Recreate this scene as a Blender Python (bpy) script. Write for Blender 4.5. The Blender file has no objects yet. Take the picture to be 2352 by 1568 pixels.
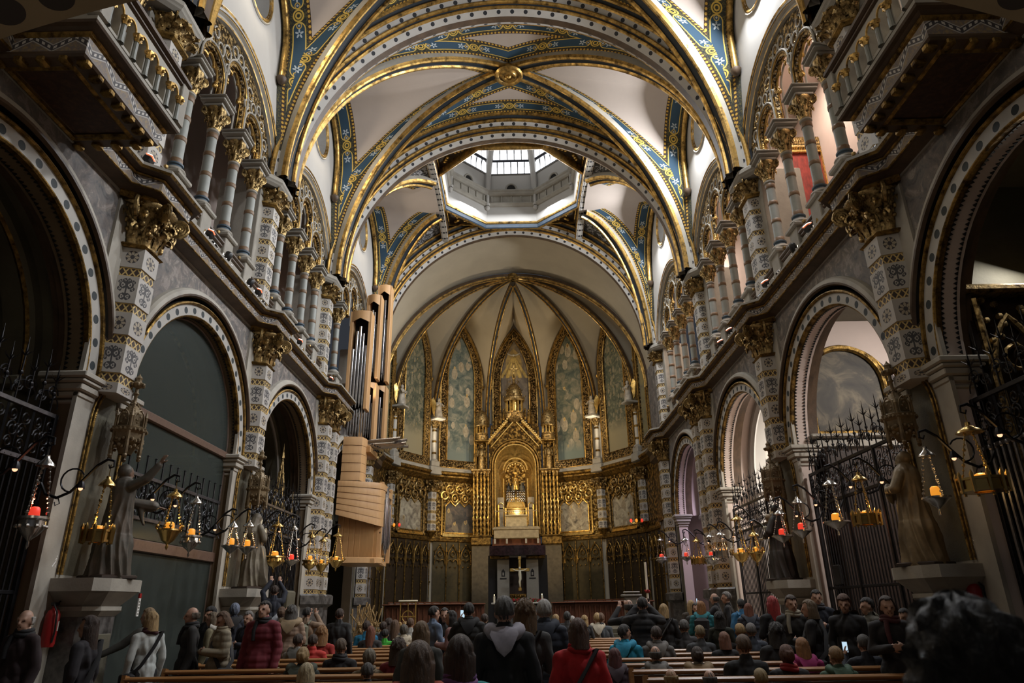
import bpy, bmesh, math, random
import numpy as np
from mathutils import Vector, Matrix, Quaternion
from mathutils.geometry import tessellate_polygon
from math import sin, cos, pi, sqrt, atan2, radians as R_
random.seed(7)
SC = bpy.context.scene
COL = SC.collection

# ------------------------------------------------------------------ camera, world, exposure
CAM_H = 1.65
CAMX = 0.05
F_PX = 1568.0


def cam_axes():
    cx, cy, f = 1176., 784., F_PX
    vpx, vpy, s = 1193., 1395., 0.0175
    a, b = vpx - cx, -(vpy - cy)
    fw = np.array([a, b, -f]); fw /= np.linalg.norm(fw)
    t = -(a * a + b * b + f * f) / (s * a - b)
    u = np.array([a + s * t, -(vpy + t - cy), -f]); u /= np.linalg.norm(u)
    if u[1] < 0: u = -u
    return np.stack([np.cross(fw, u), fw, u])


RC = cam_axes()
cam = bpy.data.cameras.new('camera')
cam.lens = 24.0; cam.sensor_width = 36.0; cam.clip_start = 0.05; cam.clip_end = 200
cam.dof.use_dof = True; cam.dof.focus_distance = 16.0; cam.dof.aperture_fstop = 4.0
camo = bpy.data.objects.new('camera', cam); COL.objects.link(camo)
mw = Matrix([list(r) for r in RC]).to_4x4(); mw.translation = (CAMX, 0, CAM_H)
camo.matrix_world = mw
SC.camera = camo
SC.view_settings.view_transform = 'Standard'
SC.view_settings.look = 'None'
SC.view_settings.exposure = 0.0
SC.view_settings.gamma = 1.0
SC.view_settings.use_curve_mapping = False
SC.cycles.max_bounces = 6
SC.cycles.diffuse_bounces = 4
SC.cycles.glossy_bounces = 3
SC.cycles.transmission_bounces = 4
SC.cycles.caustics_reflective = False
SC.cycles.caustics_refractive = False
SC.cycles.sample_clamp_indirect = 3.0

W = bpy.data.worlds.new('world'); SC.world = W; W.use_nodes = True
W.node_tree.nodes['Background'].inputs[0].default_value = (0.75, 0.82, 1.0, 1)
W.node_tree.nodes['Background'].inputs[1].default_value = 0.04


def ray(px, py):
    d = RC @ np.array([px - 1176., -(py - 784.), -F_PX])
    return d


def at_y(px, py, y):
    d = ray(px, py); k = y / d[1]
    return Vector((CAMX + d[0] * k, y, CAM_H + d[2] * k))


def at_x(px, py, x):
    d = ray(px, py); k = (x - CAMX) / d[0]
    return Vector((x, d[1] * k, CAM_H + d[2] * k))


def lamp(kind, loc, power, color=(1, 1, 1), size=0.3, aim=None, spot=1.2, blend=0.6, sy=None):
    l = bpy.data.lights.new(kind.lower() + '_light', kind)
    l.energy = power; l.color = color
    if kind == 'AREA':
        l.size = size
        if sy: l.shape = 'RECTANGLE'; l.size_y = sy
    else:
        l.shadow_soft_size = size
    if kind == 'SPOT': l.spot_size = spot; l.spot_blend = blend
    o = bpy.data.objects.new(l.name, l); COL.objects.link(o); o.location = loc
    if aim is not None:
        o.rotation_euler = (Vector(aim) - Vector(loc)).to_track_quat('-Z', 'Y').to_euler()
    return o


WARM = (1.0, 0.72, 0.38); WARMW = (1.0, 0.86, 0.66); COOL = (0.86, 0.93, 1.0); NEUT = (1.0, 0.96, 0.9)
# daylight from the lantern and the round windows, floodlights on the cornices, apse spotlights
DAY = (.95, .97, 1.0)
lamp('AREA', (0, 27.1, 20.4), 750, DAY, 5.0, (0, 27.1, 0))
for c_ in (7.75, 13.95, 20.15, 27.1):
    lamp('AREA', (6.4, c_, 17.75), 760, DAY, 1.0, (-5, c_, 9))
    lamp('AREA', (-6.4, c_, 17.75), 90, WARMW, 1.0, (5, c_, 8))
for c_ in (8.5, 12.8, 16.0, 18.8, 22.2, 26.5):
    lamp('SPOT', (-6.15, c_, 9.45), 130, WARMW, .12, (.6, c_ + 1.0, 20), 1.4, .8)
    lamp('SPOT', (6.15, c_, 9.45), 90, WARMW, .12, (-.6, c_ + 1.0, 20), 1.4, .8)
for x_ in (-5.5, 5.5):
    lamp('SPOT', (x_, 33.0, 9.8), 1400, WARM, .2, (-x_ * .3, 41.5, 13), 1.5, .8)
    lamp('SPOT', (x_ * 1.15, 34.5, 5.0), 900, WARM, .2, (0, 41, 6.5), 1.2, .8)
    lamp('SPOT', (x_ * .9, 39.5, 9.8), 700, WARMW, .2, (0, 36, 19), 1.9, .8)
lamp('SPOT', (-6.3, 31.9, 12.0), 260, NEUT, .15, (-6.2, 33.6, 17), 1.5, .8)
lamp('AREA', (0, 41.9, 11.3), 120, WARMW, .6, (0, 41.0, 6))
lamp('POINT', (0, 41.15, 7.0), 24, WARMW, .15)
# lit interiors of the right gallery and right chapels
for c_ in (7.75, 13.95, 20.15, 26.5): lamp('AREA', (8.0, c_ + 1.5, 16.2), 230, (1.0, .80, .66), 1.2, (8.9, c_ + 1.5, 9))
lamp('AREA', (10.3, 20.15, 7.4), 600, (1.0, .94, .84), 1.0, (8.6, 20.15, 0))
lamp('AREA', (10.2, 13.0, 7.9), 260, (1.0, .94, .88), .8, (8.3, 15.8, 1))
lamp('AREA', (9.4, 27.6, 7.4), 260, (.85, .74, 1.0), .8, (10.0, 28.9, 3))
lamp('AREA', (8.6, 10.0, 7.0), 50, NEUT, .6, (7.2, 9.6, 3))
# entrance end: added front fill, and added uplights to brighten the loft arch
lamp('AREA', (0, -3.0, 12.0), 110, WARMW, 4.0, (0, 14, 7))
for x_ in (-3.2, 3.2): lamp('SPOT', (x_, 3.0, 4.4), 26, WARMW, .15, (x_ * 1.3, 4.3, 7.2), 2.2, .8)
# floodlights aimed down from the cornices at the congregation
for y_ in (7.0, 10.5, 14.5, 18.5):
    lamp('SPOT', (-6.2, y_, 9.3), 210, WARMW, .1, (2.6, y_ + 2.5, .8), .75, .7); lamp('SPOT', (6.2, y_, 9.3), 230, WARMW, .1, (-3.0, y_ + 2.5, .8), .75, .7)


# ------------------------------------------------------------------ mesh helpers
class MB:
    def __init__(s): s.v = []; s.f = []; s.m = []; s.uv = []; s.hasuv = False

    def add(s, V, F, m=0, uv=None):
        o = len(s.v)
        s.v.extend([tuple(p) for p in V])
        s.f.extend([tuple(i + o for i in f) for f in F])
        s.m.extend([m] * len(F))
        if uv is None: s.uv.extend([(0, 0)] * len(V))
        else: s.uv.extend([tuple(u) for u in uv]); s.hasuv = True

    def box(s, a, b, m=0, mat=None, uv=None):
        x0, y0, z0 = a; x1, y1, z1 = b
        V = [(x0, y0, z0), (x1, y0, z0), (x1, y1, z0), (x0, y1, z0), (x0, y0, z1), (x1, y0, z1), (x1, y1, z1), (x0, y1, z1)]
        if mat is not None: V = [mat @ Vector(p) for p in V]
        s.add(V, [(0, 3, 2, 1), (4, 5, 6, 7), (0, 1, 5, 4), (1, 2, 6, 5), (2, 3, 7, 6), (3, 0, 4, 7)], m)

    def cbox(s, c, d, b=0.02, m=0, rz=0.0):
        """box centred at c with sizes d and chamfered vertical and top edges"""
        hx, hy, hz = d[0] / 2, d[1] / 2, d[2] / 2
        b = min(b, hx * .9, hy * .9, hz * .9)
        def ring(ix, z):
            x, y = hx - ix, hy - ix; e = b * .6
            return [(-x + e, -y, z), (x - e, -y, z), (x, -y + e, z), (x, y - e, z), (x - e, y, z), (-x + e, y, z), (-x, y - e, z), (-x, -y + e, z)]
        V = ring(b, -hz) + ring(0, -hz + b) + ring(0, hz - b) + ring(b, hz)
        cr, sr = cos(rz), sin(rz)
        V = [(c[0] + x * cr - y * sr, c[1] + x * sr + y * cr, c[2] + z) for x, y, z in V]
        F = [tuple(range(7, -1, -1)), tuple(range(24, 32))]
        for k in range(3):
            for i in range(8):
                j = (i + 1) % 8; F.append((k * 8 + i, k * 8 + j, k * 8 + 8 + j, k * 8 + 8 + i))
        s.add(V, F, m)

    def grid(s, P, m=0, uv=None, cu=False, cv=False):
        nu, nv = len(P), len(P[0])
        V = [p for row in P for p in row]
        F = []
        for i in range(nu if cu else nu - 1):
            i2 = (i + 1) % nu
            for j in range(nv if cv else nv - 1):
                j2 = (j + 1) % nv
                F.append((i * nv + j, i2 * nv + j, i2 * nv + j2, i * nv + j2))
        U = None if uv is None else [u for row in uv for u in row]
        s.add(V, F, m, U)

    def tube(s, path, r, n=8, m=0, closed=False, caps=True, squash=1.0):
        P = [Vector(p) for p in path]; k = len(P)
        rr = r if isinstance(r, (list, tuple)) else [r] * k
        T = []
        for i in range(k):
            if closed: t = P[(i + 1) % k] - P[i - 1]
            else: t = P[min(i + 1, k - 1)] - P[max(i - 1, 0)]
            T.append(t.normalized() if t.length > 1e-9 else Vector((0, 0, 1)))
        up = Vector((0, 0, 1)) if abs(T[0].z) < .9 else Vector((1, 0, 0))
        nrm = (up - T[0] * up.dot(T[0])).normalized()
        rows = []
        for i in range(k):
            nrm = (nrm - T[i] * nrm.dot(T[i]))
            nrm = nrm.normalized() if nrm.length > 1e-6 else T[i].orthogonal().normalized()
            b = T[i].cross(nrm)
            rows.append([P[i] + (nrm * cos(2 * pi * j / n) + b * sin(2 * pi * j / n) * squash) * rr[i] for j in range(n)])
        s.grid(rows, m, cu=closed, cv=True)
        if caps and not closed:
            o = len(s.v) - k * n
            s.f.append(tuple(o + j for j in range(n))[::-1]); s.m.append(m)
            s.f.append(tuple(o + (k - 1) * n + j for j in range(n))); s.m.append(m)

    def lathe(s, prof, n=16, c=(0, 0, 0), m=0, a0=0.0, a1=2 * pi, mat=None, sx=1.0, sy=1.0):
        full = abs(a1 - a0 - 2 * pi) < 1e-6
        k = n if full else n + 1
        rows, uv = [], []
        for i in range(k):
            a = a0 + (a1 - a0) * i / n
            row = [Vector((c[0] + r * cos(a) * sx, c[1] + r * sin(a) * sy, c[2] + z)) for r, z in prof]
            if mat is not None: row = [mat @ p for p in row]
            rows.append(row)
        s.grid(rows, m, cu=full)

    def ball(s, c, r, n=8, m=0, mat=None, k=None):
        rx, ry, rz = r if isinstance(r, (tuple, list)) else (r, r, r)
        k = k or max(4, n // 2 + 1)
        V = []; F = []
        for i in range(1, k):
            t = pi * i / k
            for j in range(n):
                a = 2 * pi * j / n
                V.append(Vector((rx * sin(t) * cos(a), ry * sin(t) * sin(a), rz * cos(t))))
        V.append(Vector((0, 0, rz))); V.append(Vector((0, 0, -rz)))
        for i in range(k - 2):
            for j in range(n):
                j2 = (j + 1) % n
                F.append((i * n + j, (i + 1) * n + j, (i + 1) * n + j2, i * n + j2))
        t, b = len(V) - 2, len(V) - 1
        for j in range(n):
            j2 = (j + 1) % n
            F.append((t, j, j2)); F.append((b, (k - 2) * n + j2, (k - 2) * n + j))
        if mat is not None: V = [mat @ v for v in V]
        V = [v + Vector(c) for v in V]
        s.add(V, F, m)

    def ring(s, c, R, r, n=16, k=6, m=0, U=(0, 1, 0), Vv=(0, 0, 1), a0=0., a1=2 * pi, sq=1.0):
        U = Vector(U); Vv = Vector(Vv); c = Vector(c)
        full = abs(a1 - a0 - 2 * pi) < 1e-6
        pts = [c + U * (R * cos(a0 + (a1 - a0) * i / n)) + Vv * (R * sq * sin(a0 + (a1 - a0) * i / n)) for i in range(n if full else n + 1)]
        s.tube(pts, r, k, m, closed=full, caps=not full)

    def plate(s, outer, holes, fn, t, m=0, mside=None):
        """flat plate with holes; 2D polygons, fn(u, v, w) maps to 3D, w runs 0..t"""
        polys = [outer] + list(holes)
        tri = tessellate_polygon([[Vector((p[0], p[1], 0)) for p in q] for q in polys])
        flat = [p for q in polys for p in q]
        fl = []
        for a, b, c in tri:
            (x0, y0), (x1, y1), (x2, y2) = flat[a], flat[b], flat[c]
            fl.append((a, b, c) if (x1 - x0) * (y2 - y0) - (x2 - x0) * (y1 - y0) > 0 else (c, b, a))
        n = len(flat)
        uv = [(p[0], p[1]) for p in flat]
        s.add([fn(p[0], p[1], 0.) for p in flat], fl, m, uv)
        if t:
            s.add([fn(p[0], p[1], t) for p in flat], [f[::-1] for f in fl], m, uv)
            for q in polys:
                k = len(q); V = [fn(p[0], p[1], 0.) for p in q] + [fn(p[0], p[1], t) for p in q]
                s.add(V, [(i, (i + 1) % k, k + (i + 1) % k, k + i) for i in range(k)], m if mside is None else mside,
                      [(p[0], p[1]) for p in q] * 2)

    def sweep(s, frames, prof, mats=None, m=0, closed=False, uvs=1.0):
        """frames: list of (origin, A, B); prof: list of (a, b). each profile segment is a strip of its own, mats per segment"""
        L = [0.]
        for i in range(1, len(frames)): L.append(L[-1] + (frames[i][0] - frames[i - 1][0]).length)
        for j in range(len(prof) - 1):
            (a0, b0), (a1, b1) = prof[j], prof[j + 1]
            w = sqrt((a1 - a0) ** 2 + (b1 - b0) ** 2)
            rows = [[o + A * a0 + B * b0, o + A * a1 + B * b1] for o, A, B in frames]
            uv = [[(l * uvs, 0.), (l * uvs, w * uvs)] for l in L]
            s.grid(rows, mats[j] if mats else m, uv, cu=closed)

    def build(s, name, mats, parent=None, smooth=40, kind=None, uv2=None):
        me = bpy.data.meshes.new(name)
        me.from_pydata(s.v, [], s.f)
        for mt in (mats if isinstance(mats, (list, tuple)) else [mats]): me.materials.append(mt)
        if len(set(s.m)) > 1: me.polygons.foreach_set('material_index', s.m)
        if s.hasuv:
            lay = me.uv_layers.new(name='UVMap')
            li = np.zeros(len(me.loops), np.int32); me.loops.foreach_get('vertex_index', li)
            lay.data.foreach_set('uv', np.array(s.uv, np.float32)[li].ravel())
            if uv2 is not None:
                l2 = me.uv_layers.new(name='UVB')
                l2.data.foreach_set('uv', np.array(uv2, np.float32)[li].ravel())
        me.update()
        if smooth:
            me.shade_smooth()
            me.set_sharp_from_angle(angle=R_(smooth))
        return link(name, me, parent, kind)


def link(name, me, parent=None, kind=None):
    o = bpy.data.objects.new(name, me); COL.objects.link(o)
    if parent is not None: o.parent = parent
    if kind: o['kind'] = kind
    return o


def empty(name, label, cat, loc=(0, 0, 0), rz=0.0, group=None, kind=None, scale=None):
    o = bpy.data.objects.new(name, None); COL.objects.link(o)
    o.empty_display_size = 0.1
    o.location = loc; o.rotation_euler = (0, 0, rz)
    if scale: o.scale = scale
    tag(o, label, cat, group, kind)
    return o


def tag(o, label, cat=None, group=None, kind=None):
    o['label'] = label
    if cat: o['category'] = cat
    if group: o['group'] = group
    if kind: o['kind'] = kind
    return o


def tree_copy(o, parent=None):
    c = o.copy(); COL.objects.link(c)
    if parent is not None: c.parent = parent
    for ch in CH.get(o, list(o.children)): tree_copy(ch, c)
    return c


CH = {}


def put(me, name, parent, loc=(0, 0, 0), rot=(0, 0, 0), sc=(1, 1, 1)):
    o = link(name, me, parent); o.location = loc; o.rotation_euler = rot; o.scale = sc
    return o


def arc(c, r, a0, a1, n):
    return [(c[0] + r * cos(a0 + (a1 - a0) * i / n), c[1] + r * sin(a0 + (a1 - a0) * i / n)) for i in range(n + 1)]


def V3(*a): return Vector(a)


ORD = ['first', 'second', 'third', 'fourth', 'fifth', 'sixth', 'seventh', 'eighth', 'ninth', 'tenth', 'eleventh', 'twelfth', 'thirteenth', 'fourteenth', 'fifteenth', 'sixteenth']


# ------------------------------------------------------------------ material helpers
class NT:
    def __init__(s, name):
        s.mat = bpy.data.materials.new(name); s.mat.use_nodes = True
        s.t = s.mat.node_tree; s.n = s.t.nodes; s.l = s.t.links
        s.b = s.n['Principled BSDF']

    def set(s, sock, v):
        if hasattr(v, 'is_output') or isinstance(v, bpy.types.NodeSocket): s.l.new(v, sock)
        elif v is not None:
            if isinstance(v, (tuple, list)) and len(v) == 3 and sock.type == 'RGBA': v = (*v, 1)
            sock.default_value = v

    def math(s, op, a, b=None, c=None, clamp=False):
        n = s.n.new('ShaderNodeMath'); n.operation = op; n.use_clamp = clamp
        s.set(n.inputs[0], a); s.set(n.inputs[1], b)
        if c is not None: s.set(n.inputs[2], c)
        return n.outputs[0]

    def mix(s, f, a, b, bt='MIX'):
        n = s.n.new('ShaderNodeMix'); n.data_type = 'RGBA'; n.blend_type = bt
        s.set(n.inputs[0], f); s.set(n.inputs[6], a); s.set(n.inputs[7], b)
        return n.outputs[2]

    def coord(s, which='Object'):
        return s.n.new('ShaderNodeTexCoord').outputs[which]

    def uv(s, name='UVMap'):
        n = s.n.new('ShaderNodeUVMap'); n.uv_map = name
        x = s.n.new('ShaderNodeSeparateXYZ'); s.l.new(n.outputs[0], x.inputs[0])
        return x.outputs[0], x.outputs[1]

    def xyz(s, v):
        x = s.n.new('ShaderNodeSeparateXYZ'); s.l.new(v, x.inputs[0]); return x.outputs

    def comb(s, x, y, z=0.):
        n = s.n.new('ShaderNodeCombineXYZ')
        for i, v in enumerate((x, y, z)): s.set(n.inputs[i], v)
        return n.outputs[0]

    def mapping(s, v, sc):
        n = s.n.new('ShaderNodeMapping'); s.l.new(v, n.inputs[0]); n.inputs['Scale'].default_value = sc
        return n.outputs[0]

    def noise(s, scale, vec=None, detail=4, rough=.55, out=0, dist=0.):
        n = s.n.new('ShaderNodeTexNoise'); n.inputs['Scale'].default_value = scale
        n.inputs['Detail'].default_value = detail; n.inputs['Roughness'].default_value = rough
        n.inputs['Distortion'].default_value = dist
        s.l.new(vec if vec is not None else s.coord(), n.inputs['Vector'])
        return n.outputs[out]

    def voro(s, scale, vec=None, out='Distance', feat='F1', rnd=1.0):
        n = s.n.new('ShaderNodeTexVoronoi'); n.inputs['Scale'].default_value = scale; n.feature = feat
        n.inputs['Randomness'].default_value = rnd
        s.l.new(vec if vec is not None else s.coord(), n.inputs['Vector'])
        return n.outputs[out]

    def wave(s, scale, vec, dist=2., detail=2, ds=1.5, direction='X'):
        n = s.n.new('ShaderNodeTexWave'); n.inputs['Scale'].default_value = scale
        n.inputs['Distortion'].default_value = dist; n.inputs['Detail'].default_value = detail
        n.inputs['Detail Scale'].default_value = ds; n.bands_direction = direction
        s.l.new(vec, n.inputs['Vector']); return n.outputs[0]

    def ramp(s, f, stops):
        n = s.n.new('ShaderNodeValToRGB'); e = n.color_ramp.elements
        while len(e) < len(stops): e.new(0.5)
        for i, (p, c) in enumerate(stops):
            e[i].position = p; e[i].color = (*c, 1) if len(c) == 3 else c
        s.set(n.inputs[0], f); return n.outputs[0]

    def bump(s, h, strength=.4, dist=.02):
        n = s.n.new('ShaderNodeBump'); n.inputs['Strength'].default_value = strength
        n.inputs['Distance'].default_value = dist
        s.set(n.inputs['Height'], h); s.l.new(n.outputs[0], s.b.inputs['Normal'])

    def out(s, color, rough=.7, metal=0., spec=None):
        s.set(s.b.inputs['Base Color'], color); s.set(s.b.inputs['Roughness'], rough); s.set(s.b.inputs['Metallic'], metal)
        if spec is not None: s.b.inputs['Specular IOR Level'].default_value = spec
        return s.mat

    # shape masks
    def lt(s, a, b): return s.math('LESS_THAN', a, b)
    def gt(s, a, b): return s.math('GREATER_THAN', a, b)
    def mul(s, a, b): return s.math('MULTIPLY', a, b)
    def add(s, a, b): return s.math('ADD', a, b)
    def sub(s, a, b): return s.math('SUBTRACT', a, b)
    def mx(s, a, b): return s.math('MAXIMUM', a, b)
    def ab(s, a): return s.math('ABSOLUTE', a)
    def cell(s, u, L):  # centred coordinate inside a repeat of length L
        return s.mul(s.sub(s.math('FRACT', s.math('DIVIDE', u, L)), .5), L)
    def rad(s, x, y): return s.math('SQRT', s.add(s.mul(x, x), s.mul(y, y)))
    def band(s, a, c, w): return s.lt(s.ab(s.sub(a, c)), w)


def simple(name, col, rough=.7, metal=0., var=.25, vs=3., bump=0., bs=20., spec=None, col2=None):
    t = NT(name)
    n = t.noise(vs, detail=6)
    c2 = col2 if col2 else tuple(c * (1 - var * 1.6) for c in col)
    f = t.math('MULTIPLY_ADD', n, 2.2, -.6, True)
    c = t.mix(f, c2, col)
    if bump: t.bump(t.noise(bs, detail=4), bump, .02)
    return t.out(c, rough, metal, spec)


def emis(name, col, st, base=(.8, .8, .8)):
    t = NT(name)
    t.b.inputs['Emission Color'].default_value = (*col, 1); t.b.inputs['Emission Strength'].default_value = st
    return t.out(base, .4)

# ------------------------------------------------------------------ materials
STONE = simple('grey_stone', (.37, .345, .295), .75, var=.18, vs=2.5, bump=.15, bs=30)
STONEL = simple('pale_stone', (.45, .42, .36), .7, var=.18, vs=2, bump=.1, bs=30)
STONED = simple('dark_stone', (.135, .122, .082), .7, var=.25, vs=1.6, bump=.25, bs=18)
PLAST = simple('web_plaster', (.47, .41, .36), .85, var=.08, vs=.8, bump=.12, bs=4)
PLASTD = simple('apse_plaster', (.46, .40, .30), .85, var=.10, vs=.7, bump=.1, bs=5)
WHITE = simple('white_plaster', (.47, .455, .43), .8, var=.06, vs=1., bump=.06, bs=8)
PINKP = simple('chapel_plaster', (.62, .52, .47), .85, var=.07, vs=1., bump=.1, bs=6)
BLUE = simple('blue_paint', (.022, .045, .075), .6, var=.3, vs=4)
NAVY = simple('navy_paint', (.012, .02, .03), .6, var=.3, vs=4)
DARK = simple('dark_void', (.012, .010, .009), .9, var=.2)
BROWN = simple('brown_moulding', (.115, .072, .042), .5, var=.4, vs=3, bump=.15, bs=20)
DWOOD = simple('dark_wood', (.035, .018, .010), .5, var=.4, vs=6, bump=.1)
IRON = simple('black_iron', (.03, .03, .034), .38, .7, var=.3, vs=12)
IRONL = simple('lit_iron', (.28, .28, .30), .32, .85, var=.3, vs=9)  # paler copy of the iron, light on bars and rails put into its colour
BRASS = simple('brass', (.62, .42, .14), .25, .95, var=.2, vs=10)
SILVER = simple('silver', (.55, .53, .50), .22, .95, var=.2, vs=10)
PIPE = simple('pipe_metal', (.52, .52, .53), .24, .95, var=.15, vs=5)
RED = simple('red_paint', (.35, .015, .015), .4, var=.1)
WHT = simple('white_paint', (.75, .75, .73), .5, var=.05)
GREEN = simple('green_paint', (.01, .16, .09), .5, var=.05)
BLACK = simple('black_plastic', (.012, .012, .013), .4, var=.2)
CHROME = simple('chrome', (.6, .6, .62), .18, 1., var=.1)
PORPH = simple('dark_purple_stone', (.035, .018, .022), .2, var=.5, vs=8)
GRANITE = simple('grey_marble', (.16, .15, .14), .35, var=.6, vs=7, spec=.6)
PANEL = simple('altar_pier_stone', (.24, .22, .18), .7, var=.1, vs=20)
FLOWR = simple('red_petals', (.42, .02, .02), .7, var=.5, vs=30)
LEAF = simple('green_leaf', (.05, .12, .03), .7, var=.5, vs=30)
FLOWY = simple('dry_flowers', (.50, .33, .14), .8, var=.5, vs=30)
WAX = simple('wax', (.75, .68, .5), .5, var=.05)
STATB = simple('statue_bronze_paint', (.10, .075, .055), .55, .2, var=.5, vs=3, bump=.2, bs=12, col2=(.045, .05, .042))
STATG = simple('statue_gilt_brown', (.27, .20, .11), .5, .25, var=.5, vs=3, bump=.2, bs=12, col2=(.10, .07, .035))
STATW = simple('angel_stone', (.66, .60, .50), .6, .1, var=.4, vs=5, bump=.2)
LOFT = simple('loft_beam', (.19, .14, .085), .8, var=.15, vs=2)
BOOK = simple('cloth_white', (.7, .68, .62), .8, var=.05)


def gold_mat(name, col, rough=.34, dirt=.45, vs=6., bump=.25, bs=24., metal=.92, dcol=(.05, .03, .012)):
    t = NT(name)
    n = t.noise(vs, detail=6, rough=.65)
    f = t.math('MULTIPLY_ADD', n, 3.2, -1.6 + dirt, True)
    c = t.mix(f, col, dcol)
    r = t.math('MULTIPLY_ADD', f, .3, rough)
    t.bump(t.noise(bs, detail=3), bump, .02)
    return t.out(c, r, metal)


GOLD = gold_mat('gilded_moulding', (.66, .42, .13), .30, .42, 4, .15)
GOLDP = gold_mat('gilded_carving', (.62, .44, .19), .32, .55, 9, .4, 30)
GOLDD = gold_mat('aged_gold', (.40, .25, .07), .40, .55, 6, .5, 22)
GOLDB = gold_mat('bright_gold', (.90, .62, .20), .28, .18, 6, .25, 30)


def carved(name, col, dcol, scale, metal=.9):
    """gilded low relief: scrollwork by voronoi ridges"""
    t = NT(name)
    co = t.coord()
    d = t.voro(scale, co, 'Distance', 'SMOOTH_F1')
    e = t.noise(scale * 1.4, co, detail=3, dist=1.5)
    h = t.math('MULTIPLY_ADD', e, .8, t.mul(d, -1.1))
    f = t.math('MULTIPLY_ADD', h, 3.2, .55, True)
    t.bump(h, .9, .09)
    return t.out(t.mix(f, dcol, col), .38, metal)


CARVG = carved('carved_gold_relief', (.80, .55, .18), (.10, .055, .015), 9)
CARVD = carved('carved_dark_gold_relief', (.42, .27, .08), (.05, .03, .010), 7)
CARVS = carved('carved_fine_gold', (.60, .42, .18), (.045, .03, .014), 13)


def mottled():
    t = NT('mottled_wall_painting')
    co = t.coord()
    a = t.noise(3.2, co, 8, .70, dist=1.1)
    b = t.noise(1.1, co, 5, .6, dist=.6)
    c = t.ramp(a, [(.32, (.035, .042, .048)), (.43, (.13, .135, .135)), (.52, (.20, .18, .16)), (.60, (.40, .36, .32)), (.74, (.13, .14, .15))])
    c = t.mix(t.math('MULTIPLY_ADD', b, 1.6, -.45, True), c, (.165, .135, .125))
    return t.out(c, .75)


MOTT = mottled()


def vault_mat(name, white, dark=False):
    """painted vault web: white field, blue bands with gold lines and rosettes along ribs (UVMap) and arches (UVB)"""
    t = NT(name)
    base = t.mix(t.noise(1.1, detail=5), tuple(c * .86 for c in white), white)
    fine = t.noise(22, detail=2)

    def bandcol(s, d, w, L):
        x = t.cell(s, L); y = t.sub(d, w * .5)
        fl = t.math('MULTIPLY_ADD', fine, 4., -1.75, True)
        c = t.mix(fl, (.008, .013, .014), (.11, .09, .025))
        # long panel: capsule
        hl = L * .31
        px = t.sub(t.ab(t.sub(t.ab(x), 0.)), 0.)
        qx = t.mx(t.sub(t.ab(x), hl), 0.)
        dist = t.rad(qx, y)
        R = w * .25
        c = t.mix(t.lt(dist, R), c, (.020, .055, .095))
        c = t.mix(t.band(dist, R, .017), c, (.62, .43, .09))
        # white fleurs near both ends of the panel
        ex = t.sub(t.ab(x), hl * .83)
        rr = t.rad(ex, y)
        ang = t.math('ARCTAN2', y, ex)
        pet = t.math('MULTIPLY_ADD', t.math('COSINE', t.mul(ang, 5.)), .045, .085)
        c = t.mix(t.mul(t.lt(rr, pet), t.gt(rr, .03)), c, (.42, .48, .52))
        # rosette at cell edge
        xe = t.sub(L * .5, t.ab(x))
        r2 = t.rad(xe, y)
        c = t.mix(t.band(r2, w * .20, .022), c, (.60, .40, .07))
        c = t.mix(t.band(r2, w * .10, .022), c, (.60, .40, .07))
        xs = t.sub(xe, w * .36)
        r3 = t.rad(xs, y)
        c = t.mix(t.band(r3, w * .10, .014), c, (.55, .37, .08))
        c = t.mix(t.lt(r3, .03), c, (.45, .45, .45))
        # dotted borders both sides
        tri = t.cell(s, .13)
        for e in (.055, w - .055):
            m = t.band(d, e, .05)
            c = t.mix(m, c, (.045, .022, .010))
            dot = t.lt(t.rad(tri, t.sub(d, e)), .04)
            c = t.mix(dot, c, (.55, .33, .05))
        return c
    ua, da = t.uv('UVMap'); ub, db = t.uv('UVB')
    w = .74
    da = t.sub(da, .30); db = t.sub(db, .14)
    cA = bandcol(ua, da, w, 1.95); cB = bandcol(ub, db, w, 1.95)
    inA, inB = t.lt(da, w), t.lt(db, w)
    first = t.lt(da, db)
    c = t.mix(inB, base, cB)
    c = t.mix(t.mul(inA, t.mx(first, t.sub(1., inB))), c, cA)
    t.bump(t.noise(5, detail=4), .12, .03)
    return t.out(c, .8)


VAULT = vault_mat('vault_painting', (.46, .395, .35))


def dotted(name, base, disc, L=.42, w=.16, r=.05, metal=0.):
    t = NT(name)
    u, v = t.uv()
    x = t.cell(u, L); y = t.sub(v, w * .5)
    n = t.noise(3)
    b = t.mix(n, tuple(c * .7 for c in base), base)
    m = t.lt(t.rad(x, y), r)
    return t.out(t.mix(m, b, disc), .7)


DOT = dotted('white_band_with_black_discs', (.50, .48, .45), (.010, .012, .018), .44, .17, .066)
DOTA = dotted('arch_band_with_discs', (.50, .48, .44), (.02, .03, .035), .36, .2, .07)
DOTB = dotted('loft_arch_band', (.21, .155, .09), (.02, .014, .012), .42, .44, .14)
DOTO = dotted('oculus_band', (.32, .31, .29), (.05, .04, .05), .3, .26, .05)


def frieze(name, base, gold, dark, L=.55, w=.26):
    t = NT(name)
    u, v = t.uv()
    x = t.math('DIVIDE', t.cell(u, L), L * .5); y = t.sub(t.math('DIVIDE', v, w * .5), 1.)
    z = t.sub(t.ab(x), .5)
    d = t.sub(y, t.mul(z, 1.3))
    n = t.noise(18, detail=4, dist=1.)
    c = t.mix(t.math('MULTIPLY_ADD', n, 5., -2.2, True), base, gold)
    c = t.mix(t.band(d, 0., .34), c, dark)
    dots = t.mul(t.band(d, 0., .16), t.gt(t.math('SINE', t.mul(u, 75.)), 0.))
    c = t.mix(dots, c, (.55, .52, .48))
    c = t.mix(t.band(d, .38, .07), c, (.42, .40, .38)); c = t.mix(t.band(d, -.38, .07), c, (.42, .40, .38))
    return t.out(c, .65)


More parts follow.
